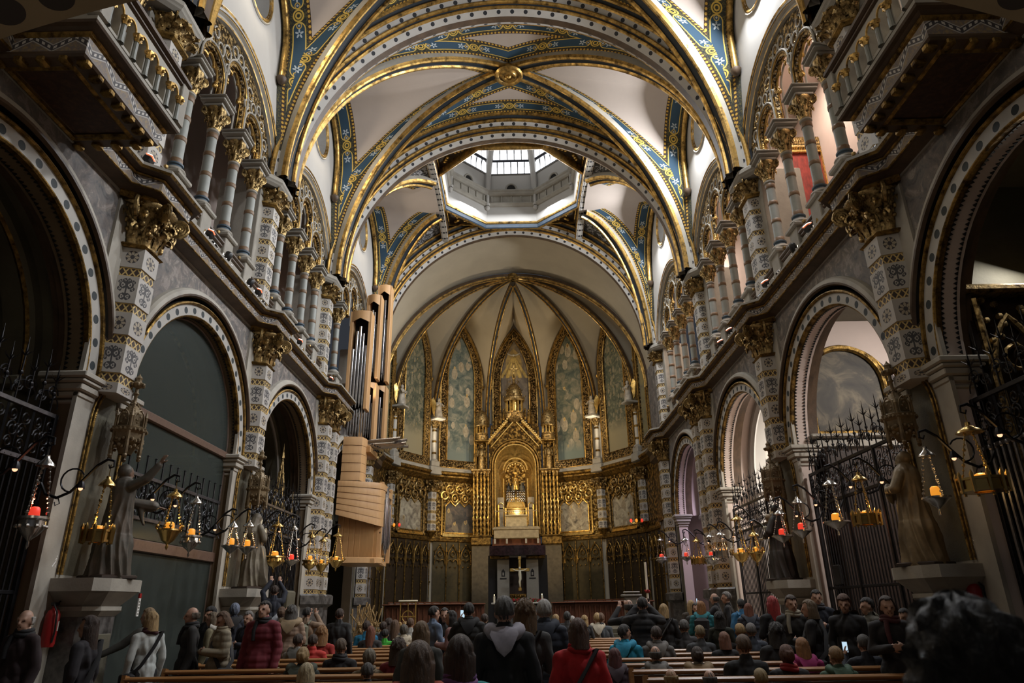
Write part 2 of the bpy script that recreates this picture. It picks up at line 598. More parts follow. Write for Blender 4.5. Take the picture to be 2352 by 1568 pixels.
FRIEZE = frieze('painted_frieze', (.17, .14, .13), (.30, .22, .11), (.055, .05, .055))


def tile_mat(kind, base, ink, gold):
    t = NT('pilaster_' + kind)
    u, v = t.uv()
    x = t.sub(u, .5); y = t.sub(v, .5)
    n = t.noise(6, detail=4)
    c = t.mix(n, tuple(b * .75 for b in base), base)
    if kind == 'rosette':
        r = t.rad(x, y); a = t.math('ARCTAN2', y, x)
        pet = t.math('MULTIPLY_ADD', t.math('COSINE', t.mul(a, 8.)), .05, .25)
        c = t.mix(t.lt(r, .30), c, ink)
        c = t.mix(t.mul(t.lt(r, pet), t.gt(r, .10)), c, gold)
        c = t.mix(t.mul(t.lt(t.ab(t.math('COSINE', t.mul(a, 4.))), .3), t.lt(r, .29)), c, ink)
        c = t.mix(t.lt(r, .05), c, ink)
    elif kind == 'tree':
        ax = t.ab(x)
        # trunk, two pairs of curled branches, roots, mirrored
        c = t.mix(t.mul(t.lt(ax, .035), t.lt(t.ab(y), .36)), c, ink)
        for cx, cy, R, th in ((.16, .16, .115, .04), (.27, .02, .075, .035), (.12, -.27, .10, .04), (.10, .32, .07, .035), (.29, .27, .06, .03)):
            r = t.rad(t.sub(ax, cx), t.sub(y, cy))
            a = t.math('ARCTAN2', t.sub(y, cy), t.sub(ax, cx))
            w = t.math('MULTIPLY_ADD', t.math('COSINE', t.mul(a, 3.)), th * .5, th)
            c = t.mix(t.lt(t.ab(t.sub(r, R)), t.mul(w, .75)), c, ink)
            c = t.mix(t.lt(r, R * .32), c, ink)
    else:
        p = t.cell(t.add(u, t.mul(v, .34)), .34); q = t.cell(t.sub(u, t.mul(v, .34)), .34)
        c = t.mix(t.mx(t.band(p, 0., .04), t.band(q, 0., .04)), c, gold)
        c = t.mix(t.gt(t.ab(y), .40), c, gold)
    return t.out(c, .62)


TILE_R = tile_mat('rosette', (.52, .49, .45), (.055, .05, .055), (.42, .36, .27))
TILE_T = tile_mat('tree', (.54, .51, .47), (.07, .07, .075), (.4, .3, .1))
TILE_B = tile_mat('lattice', (.055, .035, .028), (.05, .04, .03), (.62, .45, .17))


def ringmat():
    t = NT('column_ring_paint')
    z = t.xyz(t.coord())
    return t.out(t.mix(t.noise(25), (.07, .035, .03), (.30, .19, .09)), .5)


RINGM = ringmat()
SHAFT = simple('column_shaft', (.29, .305, .28), .5, var=.12, vs=4, spec=.5)
SHAFTL = simple('white_column_shaft', (.60, .57, .50), .5, var=.1, vs=4)
BLUEB = simple('blue_ring', (.09, .14, .19), .5, var=.2)


def wood(name, c1, c2, sc=(1, 1, 6), ws=1.2, rough=.45):
    t = NT(name)
    m = t.mapping(t.coord(), sc)
    a = t.noise(3., m, 6, .6, dist=.6)
    t.bump(a, .06, .01)
    return t.out(t.mix(t.math('MULTIPLY_ADD', a, 1.8, -.4, True), c1, c2), rough)


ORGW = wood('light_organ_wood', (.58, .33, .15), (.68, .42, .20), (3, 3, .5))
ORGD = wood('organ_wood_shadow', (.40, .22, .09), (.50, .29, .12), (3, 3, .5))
PEWW = wood('pew_wood', (.22, .10, .035), (.34, .17, .06), (.7, 6, 6), rough=.3)
PEWD = wood('pew_dark_wood', (.06, .025, .012), (.10, .045, .02), (.7, 6, 6), rough=.4)
REDW = wood('choir_red_wood', (.10, .035, .018), (.17, .06, .028), (1, 6, 6))
FRAMEW = wood('screen_frame_wood', (.10, .062, .045), (.16, .10, .072), (.6, 6, 6))


def painting(name, stops, sc, figs=0., seed=0., bg=None, figcol=((.55, .50, .40), (.2, .12, .06))):
    """invented mural: blotches of robed figures over a plain ground"""
    t = NT(name)
    co = t.coord()
    mp = t.n.new('ShaderNodeMapping'); t.l.new(co, mp.inputs[0]); mp.inputs['Location'].default_value = (seed, seed * 2, seed * 3)
    v = mp.outputs[0]
    a = t.noise(sc, v, 6, .6, dist=1.)
    c = t.ramp(a, stops)
    z = t.xyz(t.coord('Generated'))[2]
    if figs:
        st = t.mapping(v, (1., 1., .55)); fo = t.noise(figs * 5, t.mapping(v, (1.6, 1.6, .5)), 3, .6, dist=.8)
        d = t.voro(figs, st, 'Distance', 'F1'); col = t.voro(figs, st, 'Color')
        b = t.noise(figs * .3, v, 3)
        on = t.gt(b, .40)
        tone = t.mix(t.math('MULTIPLY_ADD', fo, 3., -1., True), tuple(q * .42 for q in figcol[0]), figcol[0])
        tone = t.mix(t.mul(t.xyz(col)[1], .55), tone, (.30, .24, .14))
        c = t.mix(t.mul(t.lt(d, .40), on), c, tone)
        hm_ = t.n.new('ShaderNodeMapping'); t.l.new(v, hm_.inputs[0]); hm_.inputs['Location'].default_value = (0, 0, -.22); hm_.inputs['Scale'].default_value = (1., 1., .55)
        hd = t.voro(figs, hm_.outputs[0], 'Distance', 'F1')
        c = t.mix(t.mul(t.lt(hd, .15), on), c, (.50, .36, .14)); c = t.mix(t.mul(t.lt(hd, .095), on), c, figcol[1])
    if bg: c = t.mix(t.math('MULTIPLY_ADD', z, -9., bg[1], True), c, bg[0])
    return t.out(c, .65)


MUR_L = painting('angel_mural', [(.3, (.04, .06, .06)), (.45, (.09, .12, .11)), (.55, (.16, .18, .15)), (.7, (.30, .29, .23))], 2.2, 1.9, 1., ((.15, .19, .18), 1.5), ((.50, .46, .36), (.22, .12, .05)))
MUR_R = painting('saint_mural', [(.3, (.04, .06, .055)), (.45, (.09, .11, .09)), (.55, (.16, .16, .12)), (.7, (.27, .25, .19))], 2.2, 1.8, 5., ((.14, .18, .165), 1.5), ((.46, .42, .33), (.20, .11, .05)))
MUR_S = painting('garland_mural', [(.3, (.035, .05, .04)), (.5, (.10, .11, .075)), (.62, (.20, .19, .12)), (.75, (.34, .20, .08))], 3.2, 4.5, 2., ((.33, .29, .18), 2.2), ((.28, .27, .19), (.14, .10, .05)))
MUR_E = painting('edge_mural', [(.3, (.10, .10, .08)), (.5, (.22, .20, .12)), (.7, (.30, .25, .10))], 1.2, 0., 3.)
MUR_C = painting('crown_mural', [(.3, (.10, .085, .07)), (.5, (.17, .14, .11)), (.7, (.25, .21, .15))], 2.2, 0., 4.)
PAINT_1 = painting('dark_panel_painting', [(.3, (.025, .025, .028)), (.5, (.07, .065, .06)), (.65, (.16, .12, .09)), (.8, (.30, .25, .17))], 2.2, 1.6, 7., None, ((.17, .15, .13), (.30, .20, .10)))
PAINT_2 = painting('pale_panel_painting', [(.3, (.08, .07, .055)), (.45, (.30, .26, .19)), (.6, (.50, .45, .33)), (.8, (.60, .54, .40))], 2.4, 2.2, 9., None, ((.50, .42, .30), (.14, .09, .05)))
CHAPP = painting('chapel_canvas', [(.3, (.015, .013, .011)), (.5, (.05, .042, .03)), (.62, (.14, .115, .075)), (.75, (.22, .18, .11))], 1.3, 0., 3.)
TAPES = painting('balcony_soffit', [(.3, (.028, .012, .008)), (.5, (.05, .022, .012)), (.7, (.085, .04, .02))], 9., 0., 3.)
RELIEF = simple('violet_lit_relief', (.55, .50, .52), .7, var=.5, vs=3, bump=.9, bs=3)


def floor_mat():
    t = NT('floor_stone')
    co = t.coord()
    n = t.n.new('ShaderNodeTexChecker'); n.inputs['Scale'].default_value = 1.6
    t.l.new(co, n.inputs[0])
    a = t.noise(3, co, 5)
    c = t.mix(n.outputs[1], (.24, .20, .15), (.13, .105, .08))
    return t.out(t.mix(t.mul(a, .5), c, (.10, .085, .07)), .35)


FLOOR = floor_mat()


def glass_mat(name, col, alpha, rough=.05):
    t = NT(name)
    t.b.inputs['Transmission Weight'].default_value = 0.
    tr = t.n.new('ShaderNodeBsdfTransparent'); tr.inputs[0].default_value = (*col, 1)
    gl = t.n.new('ShaderNodeBsdfGlossy'); gl.inputs[1].default_value = rough; gl.inputs[0].default_value = (.8, .85, .85, 1)
    mx = t.n.new('ShaderNodeMixShader'); mx.inputs[0].default_value = alpha
    df = t.n.new('ShaderNodeBsdfDiffuse'); df.inputs[0].default_value = (.22, .25, .23, 1)
    m2 = t.n.new('ShaderNodeMixShader'); m2.inputs[0].default_value = .12
    t.l.new(tr.outputs[0], m2.inputs[1]); t.l.new(df.outputs[0], m2.inputs[2])
    t.l.new(m2.outputs[0], mx.inputs[1]); t.l.new(gl.outputs[0], mx.inputs[2])
    t.l.new(mx.outputs[0], t.n['Material Output'].inputs[0])
    return t.mat


GLASS = glass_mat('tinted_screen_glass', (.62, .68, .66), .045, .3)
PANE = emis('daylit_pane', (.93, .96, 1.0), 1.1)
PANEB = emis('bright_oculus_pane', (.92, .95, 1.0), 5.0)
AMBER = emis('amber_glass', (1.0, .36, .03), .75, (.5, .2, .03))
REDG = emis('red_glass', (1.0, .06, .03), .7, (.5, .03, .02))
HOT = emis('lit_lens', (1.0, .86, .70), 9.0)
HOTR = emis('orange_lens_rim', (1.0, .22, .08), 1.2)
BULB = emis('warm_bulb', (1.0, .50, .28), 1.6)
SCREEN = emis('phone_screen', (.55, .75, .9), 1.0, (.1, .1, .1))
FLAME = emis('candle_flame', (1.0, .75, .3), 6.0)
NICHE = simple('niche_gilt', (.85, .62, .25), .4, .6, var=.3, vs=10)


def hair_mat(col):
    t = NT('hair_strands')
    m = t.mapping(t.coord(), (30, 30, 4)); n = t.noise(2.2, m, 5, .7, dist=.8)
    t.bump(n, .8, .03)
    return t.out(t.mix(t.math('MULTIPLY_ADD', n, 2.2, -.6, True), tuple(c * .35 for c in col), tuple(min(1, c * 1.15) for c in col)), .55)

# ------------------------------------------------------------------ nave: floor and side walls
WX = 6.8                      # nave wall face
PY = [-1.6, 4.6, 10.8, 17.0, 23.2]
P4 = 31.0
BAYC = [1.55, 7.75, 13.95, 20.15, 27.1]
AR, SPZ = 2.42, 5.18
WT = .36           # arch radius and springing

mb = MB()
mb.grid([[V3(-12, -6, 0), V3(-12, 44, 0)], [V3(12, -6, 0), V3(12, 44, 0)]][::-1])
fl = mb.build('floor', FLOOR, kind='structure', smooth=0)
tag(fl, 'worn stone floor of the nave between the pews', 'floor')


def plan_frames(path):
    P = [Vector((p[0], p[1])) for p in path]
    N = []
    for i in range(len(P) - 1):
        d = (P[i + 1] - P[i]).normalized(); N.append(Vector((-d.y, d.x)))
    fr = []
    for i, p in enumerate(P):
        n1 = N[max(i - 1, 0)]; n2 = N[min(i, len(N) - 1)]
        m = (n1 + n2) / (1 + n1.dot(n2))
        fr.append((V3(p.x, p.y, 0), V3(m.x, m.y, 0), V3(0, 0, 1)))
    return fr


def half_block(h, hf, ch, d, name, mat):
    """half octagonal block against a wall at x = 0, nave side -x; painted face tile per side"""
    pts = [(0, ch), (-d, hf), (-d, -hf), (0, -ch)]
    m = MB()
    for i in range(3):
        a, b = pts[i], pts[i + 1]
        m.add([V3(a[0], a[1], 0), V3(b[0], b[1], 0), V3(b[0], b[1], h), V3(a[0], a[1], h)], [(0, 1, 2, 3)], 0, [(0, 0), (1, 0), (1, 1), (0, 1)])
    for z, o in ((0, 1), (h, -1)):
        m.add([V3(p[0], p[1], z) for p in pts], [(0, 1, 2, 3)[::o]], 0, [(.5, .95)] * 4)
    o = m.build(name, mat, smooth=0)
    me = o.data; bpy.data.objects.remove(o)
    return me


def capital(rb, rt, h, n1, a0, a1, seed, balls=30, corners=(), full=False):
    rnd = random.Random(seed)
    m = MB()
    prof = [(rb * 1.0, 0), (rb * 1.08, .03 * h), (rb * 1.08, .07 * h), (rb * .95, .10 * h), (rb * .96, .3 * h), (rb * 1.08, .6 * h), (rt * .82, .85 * h), (rt * .95, .93 * h), (rt * .95, h)]
    m.lathe(prof, 14 if full else 10, a0=a0, a1=a1)
    def leaf(a, base, k, w):
        path = [(1.0, 0), (1.10, .18), (1.22, .36), (1.48, .46), (1.62, .40), (1.60, .30)]
        rows = []
        for i, (rr, zz) in enumerate(path):
            r = rb * rr * k; z = base + zz * h
            ww = w * (.75, 1.0, 1.05, .9, .6, .2)[i]
            row = []
            for q, lift in ((-1, -.03), (-.5, .015), (0, .05), (.5, .015), (1, -.03)):
                aa = a + q * ww / r
                row.append(V3((r + lift * h * .6) * cos(aa), (r + lift * h * .6) * sin(aa), z - abs(q) * .04 * h * (i > 1)))
            rows.append(row)
        m.grid(rows)
        tip = path[4]; m.ball((rb * tip[0] * k * cos(a), rb * tip[0] * k * sin(a), base + tip[1] * h), .055 * h, 6)
    for row, (base, k) in enumerate(((.06 * h, 1.0), (.30 * h, 1.06))):
        for i in range(n1 + (row if not full else 0)):
            step = (a1 - a0) / n1
            leaf(a0 + step * (i + (.5 if row == 0 else 0)), base, k, step * rb * .42)
    for a in corners:
        c = V3(rt * 1.02 * cos(a), rt * 1.02 * sin(a), .80 * h); t = V3(cos(a), sin(a), 0)
        for q in (0.2, .13, .07):
            m.ring(c, q * h, .045 * h, 10, 5, U=t, Vv=(0, 0, 1))
        m.ball(c, .06 * h, 6)
        m.tube([V3(rb * cos(a), rb * sin(a), .35 * h), c + t * -.12 * h + V3(0, 0, -.16 * h), c + V3(0, 0, -.2 * h)], [.05 * h, .06 * h, .04 * h], 5)
    for i in range(balls):
        a = a0 + (a1 - a0) * rnd.random(); z = h * (.18 + .74 * rnd.random())
        r = rb * 1.05 + (rt * .95 - rb) * (z / h) ** 2 + .03
        m.ball((r * cos(a), r * sin(a), z), h * (.035 + .04 * rnd.random()), 6)
    o = m.build('capital', GOLDP, smooth=60); me = o.data; bpy.data.objects.remove(o)
    return me


BLK = {}
for kk, (hh, mt, dd) in {'R': (.40, TILE_R, 0.), 'T': (.50, TILE_T, 0.), 'B': (.17, TILE_B, -.02)}.items():
    BLK[kk] = (half_block(hh, .24 + dd, .36 + dd, .33 + dd, 'pilaster_block', mt), hh)
CAPB = capital(.40, .70, .85, 5, pi * .5, pi * 1.5, 3, 46, (pi * .62, pi * .85, pi * 1.15, pi * 1.38))
CAPS = capital(.17, .30, .60, 8, 0, 2 * pi, 5, 16, (pi / 4, 3 * pi / 4, 5 * pi / 4, 7 * pi / 4), True)
CAPG = capital(.42, .62, .50, 5, pi * .5, pi * 1.5, 8, 22, (pi * .75, pi * 1.25))


def stack_blocks(parent, x, y, z0, z1, start='R', name='pilaster_block', sc=1.0):
    """painted blocks from the top down"""
    seq = {'R': 'RBTB', 'T': 'TBRB'}[start]; z = z1; i = 0
    while z > z0 + .08:
        k = seq[i % 4]; me, h = BLK[k]; hz = min(h, (z - z0) / 1.0)
        o = put(me, name, parent, (x, y, z - hz), sc=(sc, sc, hz / h))
        z -= hz; i += 1


def side_wall(name, label):
    root = empty(name, label, 'wall', kind='structure')
    # arcade wall with round arches
    out = [(-4., 0.)]
    for c in BAYC:
        out += [(c - AR, 0.)] + [(c + AR * cos(a), SPZ + AR * sin(a)) for a in [pi - pi * i / 24 for i in range(25)]] + [(c + AR, 0.)]
    out += [(31.4, 0.), (31.4, 8.6), (-4., 8.6)]
    m = MB(); m.plate(out, [], lambda u, v, w: V3(WX + w, u, v), WT, 0, 1)
    m.build('arcade_wall', [MOTT, LOFT], root, smooth=0)  # brown soffit colour carries the warm light under the left arches
    for c in BAYC[1:]:
        n = 36
        fr = []
        for i in range(n + 1):
            a = pi * i / n; A = V3(0, cos(a), sin(a))
            fr.append((V3(WX, c, SPZ) + A * AR, A, V3(-1, 0, 0)))
        prof = [(-.01, -.06), (-.01, .03), (.015, .055), (.03, .06), (.25, .06), (.26, .10), (.285, .12), (.315, .10), (.32, .05), (.33, .0), (.40, .0), (.405, .10), (.43, .155), (.47, .16), (.55, .14), (.59, .09), (.60, 0)]
        ms = [1, 1, 1, 0, 1, 1, 1, 1, 4, 4, 4, 2, 2, 3, 3, 3]
        m = MB(); m.sweep(fr, prof, ms)
        m.build('arch_moulding', [DOTA, GOLDD, BROWN, STONEL, BLACK], root, smooth=50)
        # inner order and zigzag edging
        m = MB()
        fr2 = [(V3(WX + WT, c, SPZ) + A * (AR), A, V3(1, 0, 0)) for _, A, _ in fr]
        m.sweep(fr2, [(0., 0.), (.10, 0.), (.10, .16), (.20, .16), (.20, .32)], m=0)
        for X in (WX + .05, WX + WT - .06):
            for i in range(96):
                a0 = pi * (i + .08) / 96; a1 = pi * (i + .92) / 96; am = (a0 + a1) / 2
                dx = .055 if X < WX + .2 else -.055
                V = []
                for rr in (AR + .004, AR - .022):
                    V += [V3(X, c + rr * cos(a0), SPZ + rr * sin(a0)), V3(X, c + rr * cos(a1), SPZ + rr * sin(a1)), V3(X + dx, c + rr * cos(am), SPZ + rr * sin(am))]
                m.add(V, [(3, 4, 5), (0, 1, 4, 3), (1, 2, 5, 4), (2, 0, 3, 5)], 1)
        m.build('zigzag_edging', [BROWN, BLACK], root, smooth=30)
        # imposts on both jambs
        for sgn in (-1, 1):
            y = c + sgn * AR
            m = MB()
            for (z0, z1, e) in ((4.70, 4.77, .03), (4.80, 4.90, .07), (4.90, 5.02, .12), (5.02, 5.09, .16), (5.09, 5.19, .20)):
                ya, yb = sorted((y - sgn * e, y + sgn * .36))
                m.cbox(((2 * WX + WT) / 2, (ya + yb) / 2, (z0 + z1) / 2), (WT + 2 * e, yb - ya, z1 - z0), .02)
            m.build('impost', STONEL, root)
            m = MB(); ya, yb = sorted((y + sgn * .10, y + sgn * .40)); m.cbox(((2 * WX + WT) / 2, (ya + yb) / 2, 2.36), (WT + .05, yb - ya, 4.72), .03)
            m.build('jamb', STONED, root)
    # pilasters
    for i, y in enumerate(PY[1:] + [P4]):
        big = i >= 3
        ys = [y] if not big else ([y, y + 1.0] if i == 3 else [y - .5])
        m = MB(); m.box((WX - .05, y - .70, 0), (WX + .02, y + .70, 8.4)); m.build('lesene', STONEL, root, smooth=0)
        for yy in ys:
            zb = 2.15 if big else 5.0
            pz = empty_part('pilaster', root)
            stack_blocks(pz, WX - .04, yy, zb, 7.65, 'R')
            put(CAPB, 'capital', pz, (WX - .02, yy, 7.65), sc=(.92, .86, 1))
            m = MB(); fr = plan_frames([(WX, yy - .44), (WX - .36, yy - .28), (WX - .36, yy + .28), (WX, yy + .44)])
            m.sweep(fr, [(-.1, 7.62), (.0, 7.62), (.05, 7.66), (.0, 7.70), (-.1, 7.70)]); m.build('neck_band', GOLDD, pz, smooth=30)
            m = MB()
            fr = plan_frames([(WX, yy - .72), (WX - .40, yy - .38), (WX - .40, yy + .38), (WX, yy + .72)])
            m.sweep(fr, [(-.4, 8.46), (.0, 8.46), (.08, 8.52), (.08, 8.56), (-.5, 8.56)])
            for k in range(7):
                f = k / 6.; yk = yy - .48 + .96 * f; xk = WX - .40 if abs(yk - yy) < .34 else WX - .26
                m.box((xk - .06, yk - .05, 8.42), (xk + .04, yk + .05, 8.52))
            m.build('abacus', GOLDD, pz, smooth=20)
            if big:
                m = MB()
                fr = plan_frames([(WX, yy - .62), (WX - .42, yy - .30), (WX - .42, yy + .30), (WX, yy + .62)])
                m.sweep(fr, [(.06, 0), (.06, .35), (0, .42), (0, 1.75), (.14, 1.85), (.14, 2.1), (.08, 2.15), (-.5, 2.15)])
                m.build('pedestal', [GRANITE], pz, smooth=20)
    # string course
    path = [(WX, -4.)]
    for i, y in enumerate(PY[1:] + [P4]):
        if i == 3: path += [(WX, y - .72), (WX - .36, y - .42), (WX - .36, y + 1.42), (WX, y + 1.72)]
        elif i == 4: path += [(WX, y - 1.25), (WX - .36, y - .92), (WX - .36, y + .4)]
        else: path += [(WX, y - .72), (WX - .36, y - .42), (WX - .36, y + .42), (WX, y + .72)]
    fr = plan_frames(path)
    m = MB()
    prof = [(0., 8.50), (.03, 8.50), (.03, 8.535), (.08, 8.555), (.20, 8.60), (.25, 8.605), (.265, 8.62), (.265, 8.635), (.275, 8.80), (.295, 8.805), (.31, 8.83), (.29, 8.85), (.34, 8.87), (.41, 8.875), (.42, 8.885), (.45, 8.93), (.45, 8.985), (.42, 9.0), (-.35, 9.0)]
    ms = [3, 3, 1, 1, 1, 2, 2, 0, 2, 2, 2, 1, 1, 1, 2, 3, 3, 3]
    m.sweep(fr, prof, ms)
    m.build('cornice', [FRIEZE, BROWN, GOLDD, STONE], root, smooth=30)
    return root


def empty_part(name, parent, loc=(0, 0, 0)):
    o = bpy.data.objects.new(name, None); COL.objects.link(o); o.parent = parent; o.location = loc; o.empty_display_size = .1
    return o


def gallery(root):
    """upper gallery: piers, parapet, three-arch tracery screens, upper wall with round windows"""
    for i, y in enumerate(PY[1:] + [P4]):
        g = empty_part('gallery_pier', root)
        dy = .62 if i < 3 else .75
        m = MB(); m.cbox((WX + .85, y, 11.1), (1.2, 2 * dy, 4.2), .03); m.build('pier_core', STONE, g, smooth=20)
        stack_blocks(g, WX + .30, y, 9.0, 12.45, 'R', sc=1.0)
        m = MB(); fr = plan_frames([(WX + .30, y - .44), (WX - .05, y - .27), (WX - .05, y + .27), (WX + .30, y + .44)])
        m.sweep(fr, [(-.2, 12.42), (.0, 12.42), (.06, 12.47), (.06, 12.52), (-.2, 12.52)]); m.build('neck_band', GOLDD, g, smooth=20)
        put(CAPG, 'capital', g, (WX + .28, y, 12.50), sc=(.9, .9, 1))
        m = MB(); fr = plan_frames([(WX + .5, y - .90), (WX + .10, y - .80), (WX - .20, y - .42), (WX - .20, y + .42), (WX + .10, y + .80), (WX + .5, y + .90)])
        m.sweep(fr, [(-.6, 12.95), (-.05, 12.95), (.02, 13.02), (.04, 13.06), (.07, 13.10), (.07, 13.20), (.03, 13.25), (-.7, 13.25)]); m.build('impost_cap', STONE, g, smooth=20)
    # parapet
    m = MB(); m.box((WX + .12, -4, 8.95), (WX + .42, 31, 9.72)); m.build('parapet', STONE, root, smooth=0)
    m = MB(); m.box((WX - .02, -4, 8.9), (WX + 2.8, 31, 8.99)); m.build('gallery_floor', STONED, root, smooth=0)
    m = MB(); m.box((WX + 2.7, -4, 9.05), (WX + 2.85, 31, 16.6)); m.build('gallery_back_wall', PINKP, root, smooth=0)
    m = MB(); m.box((WX + .5, -4, 16.5), (WX + 2.85, 31, 16.7)); m.build('gallery_ceiling', PINKP, root, smooth=0)
    # tracery screens in three bays
    CZ = 12.45
    for c, halfw in ((7.7, 1.), (13.9, 1.), (20.1, 1.), (27.1, 1.)):
        s = empty_part('tracery_screen', root)
        # sill mouldings with small pointed niches
        mcol = MB(); mn = MB()
        for k in range(4):
            y = c + (-1.905 + 1.27 * k)
            mcol.cbox((WX + .27, y, 9.62), (.46, .46, 1.1), .03)
            mcol.cbox((WX + .27, y, 10.12), (.60, .60, .12), .03)
        mcol.build('column_pedestal', STONE, s, smooth=20)
        for k in range(5):
            y = c + (-2.54 + 1.27 * k); w = .42 if 0 < k < 4 else .3
            m2 = MB(); m2.cbox((WX + .27, y, 9.88), (.44, 2 * w, .10), .03); m2.cbox((WX + .27, y, 9.80), (.36, 2 * w, .10), .03)
            m2.build('sill_rail', BROWN, s, smooth=20)
            mn.ball((WX + .05, y, 9.95), .05, 6)
        for k in range(4):
            y = c + (-1.905 + 1.27 * k)
            for hw in (.07, .045):
                mn.tube([(WX + .035, y - hw, 9.2), (WX + .035, y - hw, 9.45), (WX + .035, y - hw * .5, 9.58), (WX + .035, y, 9.64), (WX + .035, y + hw * .5, 9.58), (WX + .035, y + hw, 9.45), (WX + .035, y + hw, 9.2)], .013, 4)
        mn.build('niche_ornament', GOLDP, s)
        # tracery plate with three openings and roundels
        ends = [c + e for e in (-1.905, -.635, .635, 1.905)]
        RO = 2.92
        zs = 13.22
        a_s = math.asin((zs - CZ) / RO)
        outer = [(c + RO * cos(a), CZ + RO * sin(a)) for a in [a_s + (pi - 2 * a_s) * i / 40 for i in range(41)]]
        def opening(yc, w, zc):
            return [(yc - w, zs - .0)] + [(yc + w * cos(a), zc + w * sin(a)) for a in [pi - pi * i / 18 for i in range(19)]] + [(yc + w, zs)]
        tops = [(c - 1.27, .50, 13.62), (c, .50, 14.22), (c + 1.27, .50, 13.62)]
        poly = [(c - RO * cos(a_s), zs)]
        # bottom edge runs through the openings
        chain = []
        for yc, w, zc in tops: chain += opening(yc, w, zc)
        poly = list(reversed(outer)) if False else outer + [(c - RO * cos(a_s) + .001, zs)] + chain
        holes = []
        rings = []
        for yc, zc, r in ((c, 15.05, .13), (c - .36, 14.98, .13), (c + .36, 14.98, .13), (c - .74, 14.62, .15), (c + .74, 14.62, .15), (c - 1.08, 14.40, .13), (c + 1.08, 14.40, .13),
                          (c - 1.72, 14.32, .12), (c + 1.72, 14.32, .12), (c - .635, 14.2, .09), (c + .635, 14.2, .09), (c - 2.05, 13.95, .13), (c + 2.05, 13.95, .13), (c - 2.25, 13.55, .11), (c + 2.25, 13.55, .11), (c - 1.40, 14.62, .10), (c + 1.40, 14.62, .10)):
            holes.append([(yc + r * cos(2 * pi * i / 10), zc + r * sin(2 * pi * i / 10)) for i in range(10)]); rings.append((yc, zc, r))
        m = MB(); m.plate(poly, holes, lambda u, v, w: V3(WX + .18 + w, u, v), .14, 0)
        m.build('tracery_panel', CARVS, s, smooth=0)
        m = MB(); rnd = random.Random(3)
        for yc, zc, r in rings:
            m.ring((WX + .17, yc, zc), r + .03, .028, 12, 5, 1); m.ring((WX + .19, yc, zc), r * .55, .022, 8, 4)
            m.ball((WX + .2, yc, zc), r * .25, 6)
        for i in range(90):
            a = rnd.uniform(.3, pi - .3); r = rnd.uniform(1.4, 2.85)
            y, z = c + r * cos(a), CZ + r * sin(a)
            if z < 13.3 or any((abs(y - yc) < w + .06 and z < zc) or (y - yc) ** 2 + (z - zc) ** 2 < (w + .1) ** 2 for yc, w, zc in tops): continue
            m.ball((WX + .17, y, z), rnd.uniform(.03, .055), 5)
        m.build('roundel_ring', [GOLDP, STONEL], s, smooth=60)
        for yc, w, zc in tops:
            m = MB()
            for rr, tt, dx, mi in ((w + .145, .03, -.03, 1), (w + .095, .024, -.01, 0), (w + .035, .04, .04, 1), (w - .005, .02, .10, 0), (w - .03, .03, .2, 1)):
                pts = [V3(WX + .18 + dx, yc - rr, 13.25)] + [V3(WX + .18 + dx, yc + rr * cos(a), zc + rr * sin(a)) for a in [pi - pi * i / 20 for i in range(21)]] + [V3(WX + .18 + dx, yc + rr, 13.25)]
                m.tube(pts, tt, 6, mi)
            # trefoil cusps
            for sg in (-1, 1):
                m.ring((WX + .27, yc + sg * w * .48, zc + w * .16), w * .40, .03, 12, 5, a0=(-.9 if sg > 0 else 1.2), a1=(2.0 if sg > 0 else pi + .9))
                m.ball((WX + .27, yc + sg * w * .80, zc - w * .26), .075, 6); m.ball((WX + .27, yc + sg * w * .70, zc - w * .36), .05, 6)
            m.ring((WX + .27, yc, zc + w * .52), w * .36, .03, 12, 5, a0=-.3, a1=pi + .3)
            for sg in (-1, 1):
                for q in range(3): m.ball((WX + .22, yc + sg * (w + .03), 13.30 + .07 * q), .075 - .01 * q, 6)
            m.build('small_arch', [GOLD, STONEL], s, smooth=60)
        # big relieving arch
        n = 40; m = MB(); fr = []
        a0 = math.asin((13.25 - CZ) / 3.05)
        for i in range(n + 1):
            a = a0 + (pi - 2 * a0) * i / n; A = V3(0, cos(a), sin(a)); fr.append((V3(WX, c, CZ) + A * 2.92, A, V3(-1, 0, 0)))
        m.sweep(fr, [(-.02, -.18), (.0, -.10), (.03, -.09), (.05, -.12), (.10, -.10), (.14, -.03), (.18, -.02), (.20, -.06), (.22, .0), (.26, .03), (.30, .0)], [0, 1, 1, 2, 2, 1, 1, 3, 1, 1])
        m.build('relieving_arch', [STONE, GOLD, STONEL, BROWN], s, smooth=50)
    # upper wall
    out = [(31.4, 13.2), (31.4, 20.2), (-4., 20.2), (-4., 13.2)]
    chain = []
    for c in BAYC[1:]:
        a0 = math.asin((13.2 - CZ) / 3.1)
        chain += [(c + 3.1 * cos(a), CZ + 3.1 * sin(a)) for a in [pi - a0 - (pi - 2 * a0) * i / 28 for i in range(29)]]
    poly = chain + out
    poly = [(-4., 13.2)] + chain + [(31.4, 13.2), (31.4, 20.2), (-4., 20.2)]
    holes = [[(c + .82 * cos(2 * pi * i / 24), 17.75 + .82 * sin(2 * pi * i / 24)) for i in range(24)] for c in BAYC[1:]]
    m = MB(); m.plate(poly, holes, lambda u, v, w: V3(WX + w, u, v), .3, 0, 1)
    m.build('upper_wall', [WHITE, STONE], root, smooth=0)


